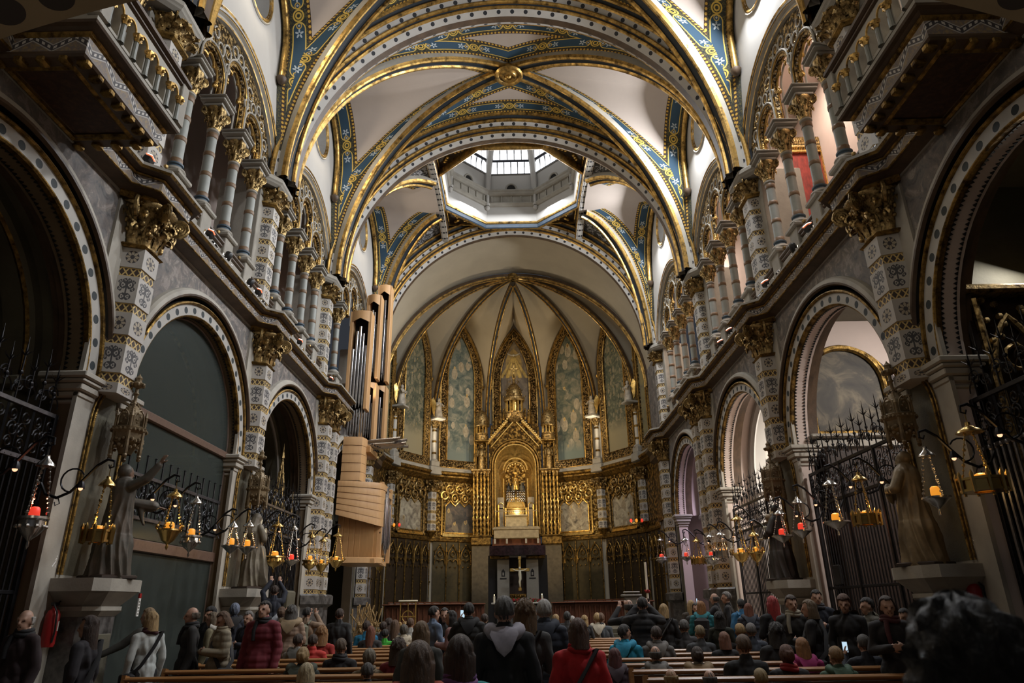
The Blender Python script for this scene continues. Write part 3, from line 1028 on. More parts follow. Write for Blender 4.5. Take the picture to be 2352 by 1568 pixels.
def round_windows(sgn, bright):
    for c in BAYC[1:]:
        o = empty('window_%d' % WIN[0], 'round window with a painted reveal high on the %s nave wall, %s bay from the viewer' % ('right' if sgn > 0 else 'left', ORD[BAYC.index(c) - 1]), 'window', (sgn * WX, c, 17.75), kind='structure', scale=(sgn, 1, 1))
        WIN[0] += 1
        m = MB()
        fr = []
        for i in range(33):
            a = 2 * pi * i / 32; A = V3(0, cos(a), sin(a)); fr.append((A * .82, A, V3(-1, 0, 0)))
        m.sweep(fr, [(-.30, -.82), (-.30, -.78), (-.02, -.04), (.0, .0), (.02, .03), (.06, .05), (.10, .03), (.13, .05), (.16, .02), (.16, 0)], [1, 0, 1, 1, 1, 1, 2, 2, 2])
        m.build('window_frame', [DOTO, GOLD, STONEL], o, smooth=50)
        m = MB(); V = [V3(.81, .54 * cos(2 * pi * i / 24), .54 * sin(2 * pi * i / 24)) for i in range(24)]
        m.add(V, [tuple(range(24))]); m.build('pane', PANEB if bright else PANE, o, smooth=0)
        m = MB()
        for k in range(3): m.tube([(.78, .53 * cos(k * pi / 3), .53 * sin(k * pi / 3)), (.78, -.53 * cos(k * pi / 3), -.53 * sin(k * pi / 3))], .012, 4)
        m.build('glazing_bar', IRON, o)


def tree_copy_all(o, parent=None):
    c = o.copy(); COL.objects.link(c)
    if parent is not None: c.parent = parent
    for ch in KIDS.get(o.name, []): tree_copy_all(ch, c)
    return c


def kids_map():
    d = {}
    for o in bpy.data.objects:
        if o.parent: d.setdefault(o.parent.name, []).append(o)
    return d


WIN = [1]
wr = side_wall('wall_right', 'right nave wall with round arches, mottled spandrels, painted pilasters and upper gallery')
gallery(wr)
KIDS = kids_map()
wl = tree_copy_all(wr)
wl.name = 'wall_left'; wl.scale = (-1, 1, 1); wl['label'] = 'left nave wall with round arches, mottled spandrels, painted pilasters and upper gallery'
for o_ in wr.children_recursive:
    if o_.name.startswith('arcade_wall') and len(o_.material_slots) > 1:
        o_.material_slots[1].link = 'OBJECT'; o_.material_slots[1].material = PINKP  # pale colour stands in for light falling on the right arch soffits
round_windows(1, True); round_windows(-1, False)

# gallery columns
def gallery_column():
    r = empty('column', 'x', 'column', kind='structure')
    m = MB(); m.cbox((0, 0, .04), (.44, .44, .08), .02)
    m.lathe([(.22, .08), (.235, .11), (.22, .15), (.175, .17), (.165, .20)], 16); m.build('plinth', STONE, r)
    m = MB(); m.lathe([(.15, .20), (.135, .25), (.165, .27), (.17, .30), (.13, .33)], 16); m.build('base_ring', BLUEB, r)
    m = MB(); m.lathe([(.122, .33), (.114, 2.12)], 16); m.build('shaft', SHAFT, r)
    for z, hh in ((.36, .07), (.94, .045), (1.49, .045), (2.02, .06)):
        m = MB(); m.lathe([(.120, z - hh - .012), (.130, z - hh), (.130, z + hh), (.120, z + hh + .012)], 16); m.build('painted_ring', RINGM, r)
    m = MB(); m.lathe([(.115, 2.10), (.145, 2.13), (.145, 2.17), (.115, 2.20)], 16); m.build('necking', STONE, r)
    put(CAPS, 'capital', r, (0, 0, 2.18), sc=(.80, .80, 1))
    m = MB(); m.cbox((0, 0, 2.82), (.44, .44, .10), .02); m.cbox((0, 0, 2.92), (.60, .60, .10), .03); m.cbox((0, 0, 3.0), (.66, .66, .06), .02)
    m.build('abacus', STONE, r)
    return r


col0 = gallery_column(); KIDS = kids_map(); first = True
for sgn in (-1, 1):
    for bi, c in enumerate(BAYC[1:]):
        for k in range(4):
            if bi == 0 and k < 3: continue
            if sgn < 0 and bi == 3 and k > 0: continue
            o = col0 if first else tree_copy_all(col0)
            first = False
            o.location = (sgn * (WX + .27), c - 1.905 + 1.27 * k, 10.18); o.scale = (sgn, 1, 1)
            o['label'] = 'slender banded column of the %s gallery, %s of four in the %s screen from the viewer' % ('left' if sgn < 0 else 'right', ORD[k], ORD[bi])
            o['group'] = 'banded gallery columns'

# ------------------------------------------------------------------ ceiling
ceil = empty('ceiling', 'rib vault painted with blue and gold bands over the nave', 'ceiling', kind='structure')
VZ = 13.3


def polyline_len(P):
    L = [0.]
    for i in range(1, len(P)): L.append(L[-1] + (P[i] - P[i - 1]).length)
    return L


def web(mb, uvb, D, E, nv=3, far=False):
    """ruled web between a rib D and an edge E, with lengths measured back from the crown"""
    LD, LE = polyline_len(D), polyline_len(E); n = len(D)
    P, UA = [], []
    for i in range(n):
        g = (E[i] - D[i]).length; row, ua = [], []
        for j in range(nv + 1):
            v = j / nv
            row.append(D[i].lerp(E[i], v)); ua.append((LD[-1] - LD[i] + .65, g * v))
            uvb.append((LE[-1] - LE[i], 99. if far else g * (1 - v)))
        P.append(row); UA.append(ua)
    mb.grid(P, 0, UA)


def rib_frames(P, side):
    fr = []; pb = None; a = side.normalized()
    for i in range(len(P) - 1, -1, -1):
        t = (P[min(i + 1, len(P) - 1)] - P[max(i - 1, 0)]).normalized(); b = t.cross(a)
        if (pb is None and b.z > 0) or (pb is not None and b.dot(pb) < 0): b = -b
        pb = b; fr.append((P[i], a, b))
    return fr[::-1]


RIBP = [(-.27, -.12), (-.27, .10), (-.255, .14), (-.235, .20), (-.19, .235), (-.14, .225), (-.10, .17), (-.085, .14), (.085, .14), (.10, .17), (.14, .225), (.19, .235), (.235, .20), (.255, .14), (.27, .10), (.27, -.12)]
RIBM = [1, 0, 0, 0, 0, 0, 2, 2, 2, 0, 0, 0, 0, 0, 1]
NT_ = 40


def diag(c0, c1, z0=VZ, z1=20.45, n=NT_, end=1.0):
    P = []
    for i in range(n + 1):
        th = pi / 2 * i / n * end
        h = (1 - cos(th)); zz = sin(th)
        P.append(V3(c0[0] + (c1[0] - c0[0]) * h, c0[1] + (c1[1] - c0[1]) * h, z0 + (z1 - z0) * zz))
    return P


def wall_edge(x, y0, yc, hw, sgn, n=NT_, zc0=16.25, zc1=None):
    """from the pier corner up the wall colonnette and round the wall arch to its crown"""
    zc1 = zc1 or (19.15 - hw); P = []
    ye = yc - sgn * hw
    for i in range(n + 1):
        t = i / n
        if t < .27: f = t / .27; P.append(V3(x, y0 + (ye - y0) * f, VZ + (zc0 - VZ) * f))
        elif t < .36 and zc1 > zc0: f = (t - .27) / .09; P.append(V3(x, ye, zc0 + (zc1 - zc0) * f))
        else:
            f = (t - .36) / .64 if zc1 > zc0 else (t - .27) / .73
            a = pi / 2 * f; P.append(V3(x, yc - sgn * hw * cos(a), max(zc1, zc0) + (19.15 - max(zc1, zc0)) * sin(a)))
    return P


def formeret(y0, y1, hw, sx, parent):
    yc = (y0 + y1) / 2; z0 = 16.25; zc = max(19.15 - hw, z0)
    pts = [V3(sx * 6.66, yc - hw, z0), V3(sx * 6.66, yc - hw, zc - .01)] + [V3(sx * 6.66, yc - hw * cos(pi * i / 24), zc + (19.15 - zc) * sin(pi * i / 24)) for i in range(25)] + [V3(sx * 6.66, yc + hw, zc - .01), V3(sx * 6.66, yc + hw, z0)]
    m = MB(); m.tube(pts, .10, 8, 0)
    for e in (-hw, hw):
        m.lathe([(.0, -.26), (.08, -.22), (.15, -.10), (.16, -.03), (.13, 0), (.10, .03)], 10, (sx * 6.66, yc + e, z0), 1)
    m.build('wall_rib', [GOLD, BROWN], parent, smooth=50)


def transverse(y, parent, r=6.4, front_only=False):
    half = [(.85, .60), (.80, .64), (.78, .70), (.72, .73), (.66, .70), (.64, .64), (.58, .57), (.52, .58), (.50, .63), (.45, .65), (.40, .62), (.38, .56), (.27, .43), (.25, .43), (.24, .48), (.19, .49), (.15, .46), (.14, .40), (.11, .34), (.10, .38), (.06, .39), (.03, .36), (.02, .31), (-.10, .12)]
    hm = [2, 0, 0, 0, 0, 2, 2, 0, 0, 0, 0, 1, 3, 0, 0, 0, 0, 2, 0, 0, 0, 0, 1]
    prof = half + [(a, -b) for a, b in half[::-1]]
    ms = hm + [3] + hm[::-1]
    fr = []
    for i in range(73):
        a = pi * i / 72; A = V3(cos(a), 0, sin(a)); fr.append((V3(0, y, VZ) + A * r, A, V3(0, -1, 0)))
    m = MB(); m.sweep(fr, prof, ms)
    m.build('transverse_arch', [GOLD, DOT, NAVY, BROWN], parent, smooth=50)


def boss(c, s, parent):
    m = MB()
    m.lathe([(.30, .30), (.30, .18), (.36, .15), (.36, .08), (.33, .05), (.40, -.02), (.50, -.06), (.53, -.12), (.48, -.18), (.40, -.17), (.36, -.12), (.28, -.14), (.25, -.18), (.18, -.17), (.16, -.12), (.09, -.14), (.08, -.20), (.03, -.24), (0, -.25)], 24, c)
    o = m.build('boss', GOLD, parent, smooth=50)


def vault_bay(y0, y1):
    yc = (y0 + y1) / 2
    m = MB(); uvb = []
    for sx in (-1, 1):
        for sy, ya in ((1, y0), (-1, y1)):
            D = diag((sx * 6.55, ya + sy * .28), (0, yc))
            A = [V3(sx * 7.15 * cos(pi / 2 * i / NT_), ya + sy * .55, VZ + 7.15 * sin(pi / 2 * i / NT_)) for i in range(NT_ + 1)]
            Wd = wall_edge(sx * 6.79, ya + sy * .4, yc, 1.9, sy)
            web(m, uvb, D, A); web(m, uvb, D, Wd)
            side = V3(D[-1].x - D[0].x, D[-1].y - D[0].y, 0).cross(V3(0, 0, 1))
            r = MB(); r.sweep(rib_frames(D, side), RIBP, RIBM); r.build('diagonal_rib', [GOLD, STONEL, NAVY], ceil, smooth=50)
        formeret(y0, y1, 1.9, sx, ceil)
    m.build('vault_web', VAULT, ceil, smooth=60, uv2=uvb)
    boss((0, yc, 20.22), 1, ceil)


for a, b in ((4.6, 10.8), (10.8, 17.0), (17.0, 23.2)): vault_bay(a, b)
for y in (10.8, 17.0, 23.2, 31.0): transverse(y, ceil)


def scroll_mat():
    t = NT('grey_scroll_painting')
    co = t.coord()
    n = t.noise(1.6, co, 3, .5, dist=1.2)
    f = t.ab(t.sub(t.math('FRACT', t.mul(n, 7.)), .5))
    c = t.mix(t.lt(f, .16), (.045, .042, .04), (.34, .34, .35))
    return t.out(c, .8)


SCROLL = scroll_mat()
# crossing bay: side webs, beams, corner panels
y0, y1 = 23.2, 31.0; yc = 27.1
m = MB(); uvb = []; mp = MB()
for sx in (-1, 1):
    for sy, ya in ((1, y0), (-1, y1)):
        Rb = diag((sx * 6.55, ya + sy * .28), (sx * 3.45, yc - sy * 1.3), VZ, 19.35)
        Wd = wall_edge(sx * 6.79, ya + sy * .4, yc, 2.7, sy)
        web(m, uvb, Rb, Wd)
        A = [V3(sx * 7.15 * cos(pi / 3 * i / NT_), ya + sy * .55, VZ + 7.15 * sin(pi / 3 * i / NT_)) for i in range(NT_ + 1)]
        mp.grid([[Rb[i].lerp(A[i], j / 3) + V3(0, 0, .02) for j in range(4)] for i in range(NT_ + 1)])
        side = V3(Rb[-1].x - Rb[0].x, Rb[-1].y - Rb[0].y, 0).cross(V3(0, 0, 1))
        r = MB(); r.sweep(rib_frames(Rb, side), RIBP, RIBM); r.build('diagonal_rib', [GOLD, STONEL, NAVY], ceil, smooth=50)
    # closing triangle of the side web
    P = [[V3(sx * 3.45, yc - 1.3, 19.35), V3(sx * 3.45, yc + 1.3, 19.35)], [V3(sx * 6.79, yc - .01, 19.15), V3(sx * 6.79, yc + .01, 19.15)]]
    m.grid(P, 0, [[(0, 9), (0, 9)], [(0, 9), (0, 9)]]); uvb += [(0, 9)] * 4
    formeret(y0, y1, 2.7, sx, ceil)
    # longitudinal beam with discs
    fr = []
    for i in range(25):
        y = y0 + .3 + (y1 - y0 - .6) * i / 24
        fr.append((V3(sx * 3.4, y, 19.42 - .42 * ((y - yc) / 3.7) ** 2), V3(1, 0, 0), V3(0, 0, 1)))
    b = MB(); b.sweep(fr, [(-.17, .75), (-.17, .10), (-.20, .06), (-.17, .02), (-.15, 0.), (.05, -.0), (.15, 0.), (.17, .02), (.20, .06), (.17, .10), (.17, .75)], [2, 0, 0, 0, 1, 1, 1, 0, 0, 2])
    b.sweep(fr, [(-.085, -.012), (.085, -.012)], [1])
    b.build('crossing_beam', [GOLD, DOT, BROWN], ceil, smooth=40)
    for sy in (-1, 1):
        t = MB(); z = 19.95
        T = [V3(sx * 3.25, yc + sy * 3.3, z), V3(sx * 3.25, yc + sy * 1.35, z), V3(sx * 1.35, yc + sy * 3.3, z)]
        ce = (T[0] + T[1] + T[2]) / 3
        t.add(T, [(0, 1, 2)], 1)
        for k in range(3):
            a, bq = ce.lerp(T[k], .92) - V3(0, 0, .03), ce.lerp(T[(k + 1) % 3], .92) - V3(0, 0, .03)
            t.tube([a, bq], .05, 6, 0)
        for k in range(9): t.ball(ce.lerp(T[k % 3], .12 + .04 * k) - V3(0, 0, .04), .09, 6, 0)
        t.build('corner_panel', [GOLDB, DWOOD], ceil)
m.build('vault_web', VAULT, ceil, smooth=60, uv2=uvb)
mp.build('scroll_panel', SCROLL, ceil, smooth=60)
# closing slabs above the crossing between the arches and the octagon
m = MB()
oc = [(3.55 * cos(R_(22.5 + 45 * k)), yc + 3.55 * sin(R_(22.5 + 45 * k))) for k in range(8)]
m.plate([(-3.6, y0 - .3), (3.6, y0 - .3), (3.6, y1 + .3), (-3.6, y1 + .3)], [oc], lambda u, v, w: V3(u, v, 20.15 + w), .1)
m.build('crossing_slab', BROWN, ceil, smooth=0)

# ------------------------------------------------------------------ lantern dome
dome = empty('trim_1', 'white octagonal lantern with glazed upper band over the crossing', 'dome', (0, yc, 0), kind='structure')
c8 = cos(R_(22.5))
def octl(prof, mat, name, mats=None, smooth=30):
    m = MB(); m.lathe([(r / c8, z) for r, z in prof], 8, mat=Matrix.Rotation(R_(22.5), 4, 'Z'))
    return m.build(name, mat, dome, smooth=smooth)
octl([(3.36, 20.2), (3.36, 19.70), (3.32, 19.62), (3.25, 19.60), (3.19, 19.64)], GOLD, 'lower_gilt_moulding')
octl([(3.19, 19.64), (3.15, 19.68), (3.15, 19.86)], BLUE, 'blue_band')
octl([(3.15, 19.86), (3.11, 19.88), (3.08, 19.93), (3.09, 19.99)], GOLD, 'upper_gilt_moulding')
octl([(3.10, 19.99), (3.05, 20.10), (3.05, 20.82)], WHITE, 'drum_wall')
octl([(3.05, 20.80), (2.98, 20.83), (2.95, 20.90), (2.90, 20.94), (2.90, 21.0), (3.02, 21.02), (3.02, 21.42), (2.92, 21.44), (2.86, 21.50), (2.84, 21.60), (2.80, 21.64), (2.80, 21.72), (3.06, 21.73)], STONE, 'drum_cornice')
octl([(3.06, 21.72), (3.04, 22.1), (2.97, 22.68), (2.90, 22.70)], WHITE, 'upper_wall')
octl([(2.62, 24.15), (2.55, 24.2), (2.50, 24.42), (2.2, 24.55), (1.2, 25.0), (0.02, 25.2)], STONE, 'lantern_roof')
for k in range(8):
    a = R_(22.5 + 45 * k); d = V3(cos(a), sin(a), 0)
    m = MB(); m.ball(d * 3.02 / c8 * .985 + V3(0, 0, 20.72), (.13, .13, .15), 10); m.lathe([(.10, 0), (.14, .05), (.14, .10), (.09, .14), (.09, .62)], 8, tuple(d * 3.0 / c8 * .985 + V3(0, 0, 20.84)))
    m.build('corner_drop', WHITE, dome)
    m = MB(); m.tube([d * 3.16 + V3(0, 0, 21.7), d * 3.12 + V3(0, 0, 22.3), d * 2.98 + V3(0, 0, 23.1), d * 2.74 + V3(0, 0, 23.9), d * 2.45 + V3(0, 0, 24.5)], [.15, .15, .16, .17, .18], 6)
    m.build('corner_rib', WHITE, dome)
    # side k between corner k and k+1
    a2 = R_(45 + 45 * k); n = V3(cos(a2), sin(a2), 0); u = V3(-sin(a2), cos(a2), 0)
    m = MB()
    for q in range(5):
        p = n * 3.0 + u * (-1.0 + .5 * q)
        m.cbox((p.x, p.y, 21.22), (.07, .07, .40), .015, rz=a2)
    m.build('balustrade_post', STONE, dome)
    m = MB()
    pts = [n * 3.03 + u * (.27 * cos(t)) + V3(0, 0, 21.85 + .33 * sin(t)) for t in [pi * i / 14 for i in range(15)]]
    m.tube([pts[0] + V3(0, 0, -.15)] + pts + [pts[-1] + V3(0, 0, -.15)], .05, 6, 0)
    V = [n * 3.03 + u * .25 + V3(0, 0, 21.72), n * 3.03 - u * .25 + V3(0, 0, 21.72)] + [n * 3.03 - u * (.25 * cos(t)) + V3(0, 0, 21.85 + .31 * sin(t)) for t in [pi * i / 12 for i in range(13)]]
    m.add(V, [tuple(range(len(V)))], 1)
    m.build('small_lunette', [STONE, DARK], dome)
PANEM = MB(); PANEM.box((-.5, -.008, -.5), (.5, .008, .5)); tmp = PANEM.build('pane', PANE, smooth=0); PANEME = tmp.data; bpy.data.objects.remove(tmp)
names8 = ['right', 'far right', 'far', 'far left', 'left', 'near left', 'near', 'near right']
for k in range(8):
    a2 = R_(45 * k); n = V3(cos(a2), sin(a2), 0); u = V3(-sin(a2), cos(a2), 0)
    w = empty('window_%d' % WIN[0], 'leaded clear window in the %s side of the lantern' % names8[k], 'window', (0, yc, 0), kind='structure'); WIN[0] += 1
    if k in (6,):
        cnt = 4
    b0, b1 = n * 2.95 + V3(0, 0, 22.70), n * 2.60 + V3(0, 0, 24.16)
    up = (b1 - b0)
    rot = Matrix((u, -n, up.normalized())).transposed().to_euler()
    fr = MB()
    for row, cols in ((0, 6), (1, 5)):
        for q in range(cols):
            f = (q + .5) / cols - .5; fz = .25 + .5 * row
            hw = 2.12 - .25 * row
            p = b0 + up * fz + u * (hw * f) - n * .0
            put(PANEME, 'pane', w, p, rot, (hw / cols - .035, 1, up.length * .5 - .05))
        for q in range(cols + 1):
            f = q / cols - .5; hw0 = 2.12 - .25 * row
            fr.tube([b0 + up * (.5 * row) + u * hw0 * f, b0 + up * (.5 * row + .5) + u * hw0 * f], .022, 4)
    for f in (0, .5, 1): fr.tube([b0 + up * f - u * 1.12, b0 + up * f + u * 1.12], .025, 4)
    fr.build('glazing_bar', IRON, w)
    m = MB(); m.grid([[b0 + n * .06 - u * 1.25, b0 + n * .06 - u * 1.02], [b1 + n * .06 - u * 1.25, b1 + n * .06 - u * .90]]); m.grid([[b0 + n * .06 + u * 1.02, b0 + n * .06 + u * 1.25], [b1 + n * .06 + u * .9, b1 + n * .06 + u * 1.25]])
    m.build('window_frame', WHITE, w)

# ------------------------------------------------------------------ presbytery and apse
AY, ARAD = 35.0, 7.3
apse = empty('wall_back', 'polygonal golden apse with tall murals, panel paintings and choir panelling', 'wall', kind='structure')
PHI = [-90, -72.5, -43.5, -14.5, 14.5, 43.5, 72.5, 90]
def AV(deg, r=ARAD, z=0): return V3(r * sin(R_(deg)), AY + r * cos(R_(deg)), z)
FZ = .9
m = MB(); m.box((-8, 26.2, 0), (8, 44, FZ))
for k in range(5): m.box((-5.5, 26.2 - .35 * (5 - k), 0), (5.5, 26.2, FZ - .15 * (5 - k)))
o = m.build('floor', STONED, kind='structure', smooth=0); tag(o, 'raised stone presbytery floor with front steps before the apse', 'floor')


def gothic(w, zb, zs, za, n=12):
    h = za - zs; r = (w * w + h * h) / (2 * w); a1 = math.asin(min(1, h / r))
    rt = [(w - r + r * cos(a1 * i / n), zs + r * sin(a1 * i / n)) for i in range(n + 1)]
    return [(w, zb)] + rt + [(-x, z) for x, z in rt[::-1][1:]] + [(-w, zb)]


MUR = {1: MUR_E, 2: MUR_S, 3: MUR_L, 4: MUR_C, 5: MUR_R, 6: MUR_S, 7: MUR_E}
for k in range(len(PHI) - 1):
    p0, p1 = AV(PHI[k]), AV(PHI[k + 1])
    O = (p0 + p1) / 2; U = (p1 - p0).normalized(); half = (p1 - p0).length / 2
    N = V3(-U.y, U.x, 0)
    if N.dot(V3(0, AY, 0) - O) < 0: N = -N
    fn = lambda u, v, w, O=O, U=U, N=N: O + U * u + N * w + V3(0, 0, v)
    centre = k == 3; edge = k in (0, 6); idx = k + 1
    m = MB()
    zlo = 12.5 if centre else FZ
    m.add([fn(-half, zlo, -.02), fn(half, zlo, -.02), fn(half, 19.4, -.02), fn(-half, 19.4, -.02)], [(0, 1, 2, 3)])
    m.build('apse_wall', PLASTD, apse, smooth=0)
    # tall mural in a carved frame
    mw_, fw_ = (.92, 1.40) if not edge else (.6, .95)
    za = 18.1 if not edge else 17.2
    mb_ = 12.4 if centre else 9.95
    G = gothic(mw_, mb_, 15.2, za); GO = gothic(fw_, mb_ - .45, 15.0, za + .62)
    mu = MB(); mu.plate(G, [], lambda u, v, w: fn(u, v, .03 + w), 0); mu.build('mural', MUR[idx], apse, smooth=0)
    fm = MB(); fm.plate(GO, [G[::-1]], lambda u, v, w: fn(u, v, .14 - w), .14, 0); fm.build('mural_frame', CARVS, apse, smooth=0)
    fe = MB()
    fe.tube([fn(u, v, .15) for u, v in G], .045, 6, closed=True); fe.tube([fn(u, v, .15) for u, v in GO], .06, 6, closed=True)
    for i in range(0, 60):
        t = i / 60; pts = GO; 
        a = pts[0]; 
        z = mb_ + (15. - mb_) * t
        for sg in (-1, 1): fe.ball(fn(sg * (mw_ + .06), z, .16), .035, 4); 
    fe.build('frame_roll', GOLD, apse, smooth=50)
    GR = gothic(fw_ + .1, 14.9, 15.0, za + .80)
    fe = MB(); fe.tube([fn(u, v, .10) for u, v in GR], .055, 6)
    for sg in (-1, 1): fe.lathe([(.05, -.2), (.11, -.1), (.12, 0)], 8, tuple(fn(sg * (fw_ + .1), 14.9, .12)))
    fe.build('wall_rib', GOLD, apse)
    # webs
    bossP = V3(0, AY + .15, 19.45)
    def vrib(p, end): 
        return [V3(p.x + (end.x - p.x) * (1 - cos(pi / 2 * i / 30)), p.y + (end.y - p.y) * (1 - cos(pi / 2 * i / 30)), 12.7 + (end.z - 12.7) * sin(pi / 2 * i / 30)) for i in range(31)]
    gh = gothic(half, 12.7, 13.6, 19.2, 20)
    rt = [fn(u, v, 0) for u, v in gh[:len(gh) // 2 + 1]]; lt = [fn(u, v, 0) for u, v in gh[::-1][:len(gh) // 2 + 1]]
    def resamp(P, n=30):
        L = polyline_len(P); out = []
        for i in range(n + 1):
            s = L[-1] * i / n; j = 0
            while j < len(P) - 2 and L[j + 1] < s: j += 1
            out.append(P[j].lerp(P[j + 1], (s - L[j]) / max(1e-9, L[j + 1] - L[j])))
        return out
    m = MB()
    for pv, ed in ((p0, lt), (p1, rt)):
        D = vrib(pv * .985 + V3(0, AY * .015, 0), bossP); E = resamp(ed)
        m.grid([[D[i], D[i].lerp(E[i], .5), E[i]] for i in range(31)])
    m.build('apse_web', PLASTD, apse, smooth=60)
    if centre: continue
    # cornice and gilded panel zone
    m = MB()
    fr = [(fn(-half, 0, 0), N, V3(0, 0, 1)), (fn(half, 0, 0), N, V3(0, 0, 1))]
    m.sweep(fr, [(0, 8.62), (.12, 8.70), (.22, 8.82), (.30, 8.90), (.30, 8.98), (.42, 9.06), (.45, 9.16), (.40, 9.22), (.24, 9.24), (.24, 9.36), (.16, 9.40), (.16, 9.48), (0, 9.5)], [1, 1, 1, 1, 1, 1, 1, 0, 0, 0, 0, 0])
    m.sweep(fr, [(0, 5.20), (.14, 5.26), (.16, 5.36), (.10, 5.42), (.10, 5.48), (0, 5.52)], [1] * 5)
    m.build('apse_cornice', [STONEL, GOLDD], apse, smooth=20)
    m = MB(); m.box((-half, 0, 5.5), (half, .06, 8.65), mat=Matrix((( *U, ), ( *N, ), (0, 0, 1))).transposed().to_4x4())
    for i in range(len(m.v)): m.v[i] = tuple(Vector(m.v[i]) + O)
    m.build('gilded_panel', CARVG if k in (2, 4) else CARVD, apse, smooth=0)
    if edge: continue
    pw = .92
    m = MB()
    m.add([fn(-pw, 5.78, .09), fn(pw, 5.78, .09), fn(pw, 7.42, .09), fn(-pw, 7.42, .09)], [(0, 1, 2, 3)]); m.build('panel_painting', {1: PAINT_2, 2: PAINT_1, 4: PAINT_2, 5: PAINT_2}[k], apse, smooth=0)
    m = MB()
    m.tube([fn(-pw, 5.74, .11), fn(pw, 5.74, .11), fn(pw, 7.3, .11)] + [fn(pw - 2 * pw * i / 12, 7.42 + (.14 if i % 4 == 2 else -.02 if i % 4 else -.16), .12) for i in range(13)] + [fn(-pw, 7.3, .11)], .05, 6, closed=True)
    for sg in (-1, 1): m.tube([fn(sg * 1.12, 5.6, .14), fn(sg * 1.12, 7.7, .14)], .06, 6)
    for i in range(3):
        u = -.64 + .64 * i
        m.ring(fn(u, 8.22, .10), .24, .05, 10, 5, U=U, Vv=(0, 0, 1))
        for q in range(4): m.ball(fn(u + .1 * (q - 1.5), 8.2 + .07 * (q % 2), .12), .07, 6)
    for i in range(2):
        u = -.33 + .66 * i
        m.ring(fn(u, 7.72, .12), .19, .04, 10, 5, U=U, Vv=(0, 0, 1), sq=1.2); m.ball(fn(u, 7.7, .12), .10, 6)
    for sg in (-1, 1): m.ring(fn(sg * .98, 7.85, .12), .22, .06, 12, 5, U=U, Vv=(0, 0, 1))
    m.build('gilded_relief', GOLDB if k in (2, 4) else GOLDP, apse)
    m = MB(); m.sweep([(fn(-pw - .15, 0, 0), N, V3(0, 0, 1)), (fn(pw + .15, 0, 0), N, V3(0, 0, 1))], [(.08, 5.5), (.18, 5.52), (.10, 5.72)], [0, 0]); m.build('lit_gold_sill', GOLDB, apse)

# choir panelling: pointed traceried arcade along each apse side and the chancel walls
def stalls(O, U, N, half, n, parent, bright=0):
    fn = lambda u, v, w: O + U * u + N * w + V3(0, 0, v)
    bw = 2 * half / n
    m = MB(); m.add([fn(-half, FZ, .02), fn(half, FZ, .02), fn(half, 5.3, .02), fn(-half, 5.3, .02)], [(0, 1, 2, 3)])
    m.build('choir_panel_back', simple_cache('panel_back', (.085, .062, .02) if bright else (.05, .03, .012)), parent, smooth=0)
    for i in range(n):
        s = empty_part('choir_panel', parent)
        u = -half + bw * (i + .5)
        m = MB()
        g = gothic(bw * .40, 4.0, 4.35, 5.0, 7)
        m.tube([fn(a + u, b, .10) for a, b in g], .035, 5)
        m.ring(fn(u, 4.55, .09), bw * .17, .028, 10, 4, U=U, Vv=(0, 0, 1))
        for sg in (-1, 1):
            m.ring(fn(u + sg * bw * .2, 4.12, .09), bw * .17, .028, 10, 4, U=U, Vv=(0, 0, 1), a0=0, a1=pi)
            m.ball(fn(u + sg * bw * .2, 3.85, .1), .05, 5)
        m.ball(fn(u, 5.05, .12), .06, 6)
        for q in range(5): m.ball(fn(u + bw * (.2 * q - .4), 4.72 + .08 * (q % 2), .08), .045, 5)
        m.build('tracery', GOLDD, s)
        m = MB(); m.tube([fn(u + bw / 2, FZ, .10), fn(u + bw / 2, 5.2, .10)], .032, 6); m.ball(fn(u + bw / 2, 2.95, .10), .055, 6); m.ball(fn(u + bw / 2, 3.05, .16), .05, 5)
        m.build('colonnette', GOLDD, s)


_SC = {}
def simple_cache(n, col):
    if n + str(col) not in _SC: _SC[n + str(col)] = simple(n, col, .6, .1, var=.3, vs=5)
    return _SC[n + str(col)]


for k in (0, 1, 2, 4, 5, 6):
    p0, p1 = AV(PHI[k], ARAD - .05), AV(PHI[k + 1], ARAD - .05)
    O = (p0 + p1) / 2; U = (p1 - p0).normalized(); N = V3(-U.y, U.x, 0)
    if N.dot(V3(0, AY, 0) - O) < 0: N = -N
    if k in (2, 4):   # the side next to the altarpiece shows three panels
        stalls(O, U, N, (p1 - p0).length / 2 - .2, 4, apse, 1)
    else: stalls(O, U, N, (p1 - p0).length / 2 - .12, 5 if k in (1, 5) else 3, apse)
for sx in (-1, 1):
    stalls(V3(sx * 7.25, 33.2, 0), V3(0, 1, 0), V3(-sx, 0, 0), 1.8, 6, apse)
    m = MB(); m.box((sx * 7.25 - .1, 31.3, 0), (sx * 7.25 + .1, 35.2, 19.5)); m.build('chancel_wall', MOTT, apse, smooth=0)
    m = MB()
    fr = [(V3(sx * 7.2, 31.3, 0), V3(-sx, 0, 0), V3(0, 0, 1)), (V3(sx * 7.2, 35, 0), V3(-sx, 0, 0), V3(0, 0, 1))]
    m.sweep(fr, [(0, 8.26), (.3, 8.5), (.32, 8.76), (.5, 8.95), (.5, 9.1), (0, 9.12)], m=0); m.build('chancel_cornice', BROWN, apse, smooth=20)
    m = MB(); m.box((sx * 7.1 - .06, 31.6, 5.5), (sx * 7.1 + .06, 34.9, 8.3)); m.build('gilded_panel', CARVD, apse, smooth=0)

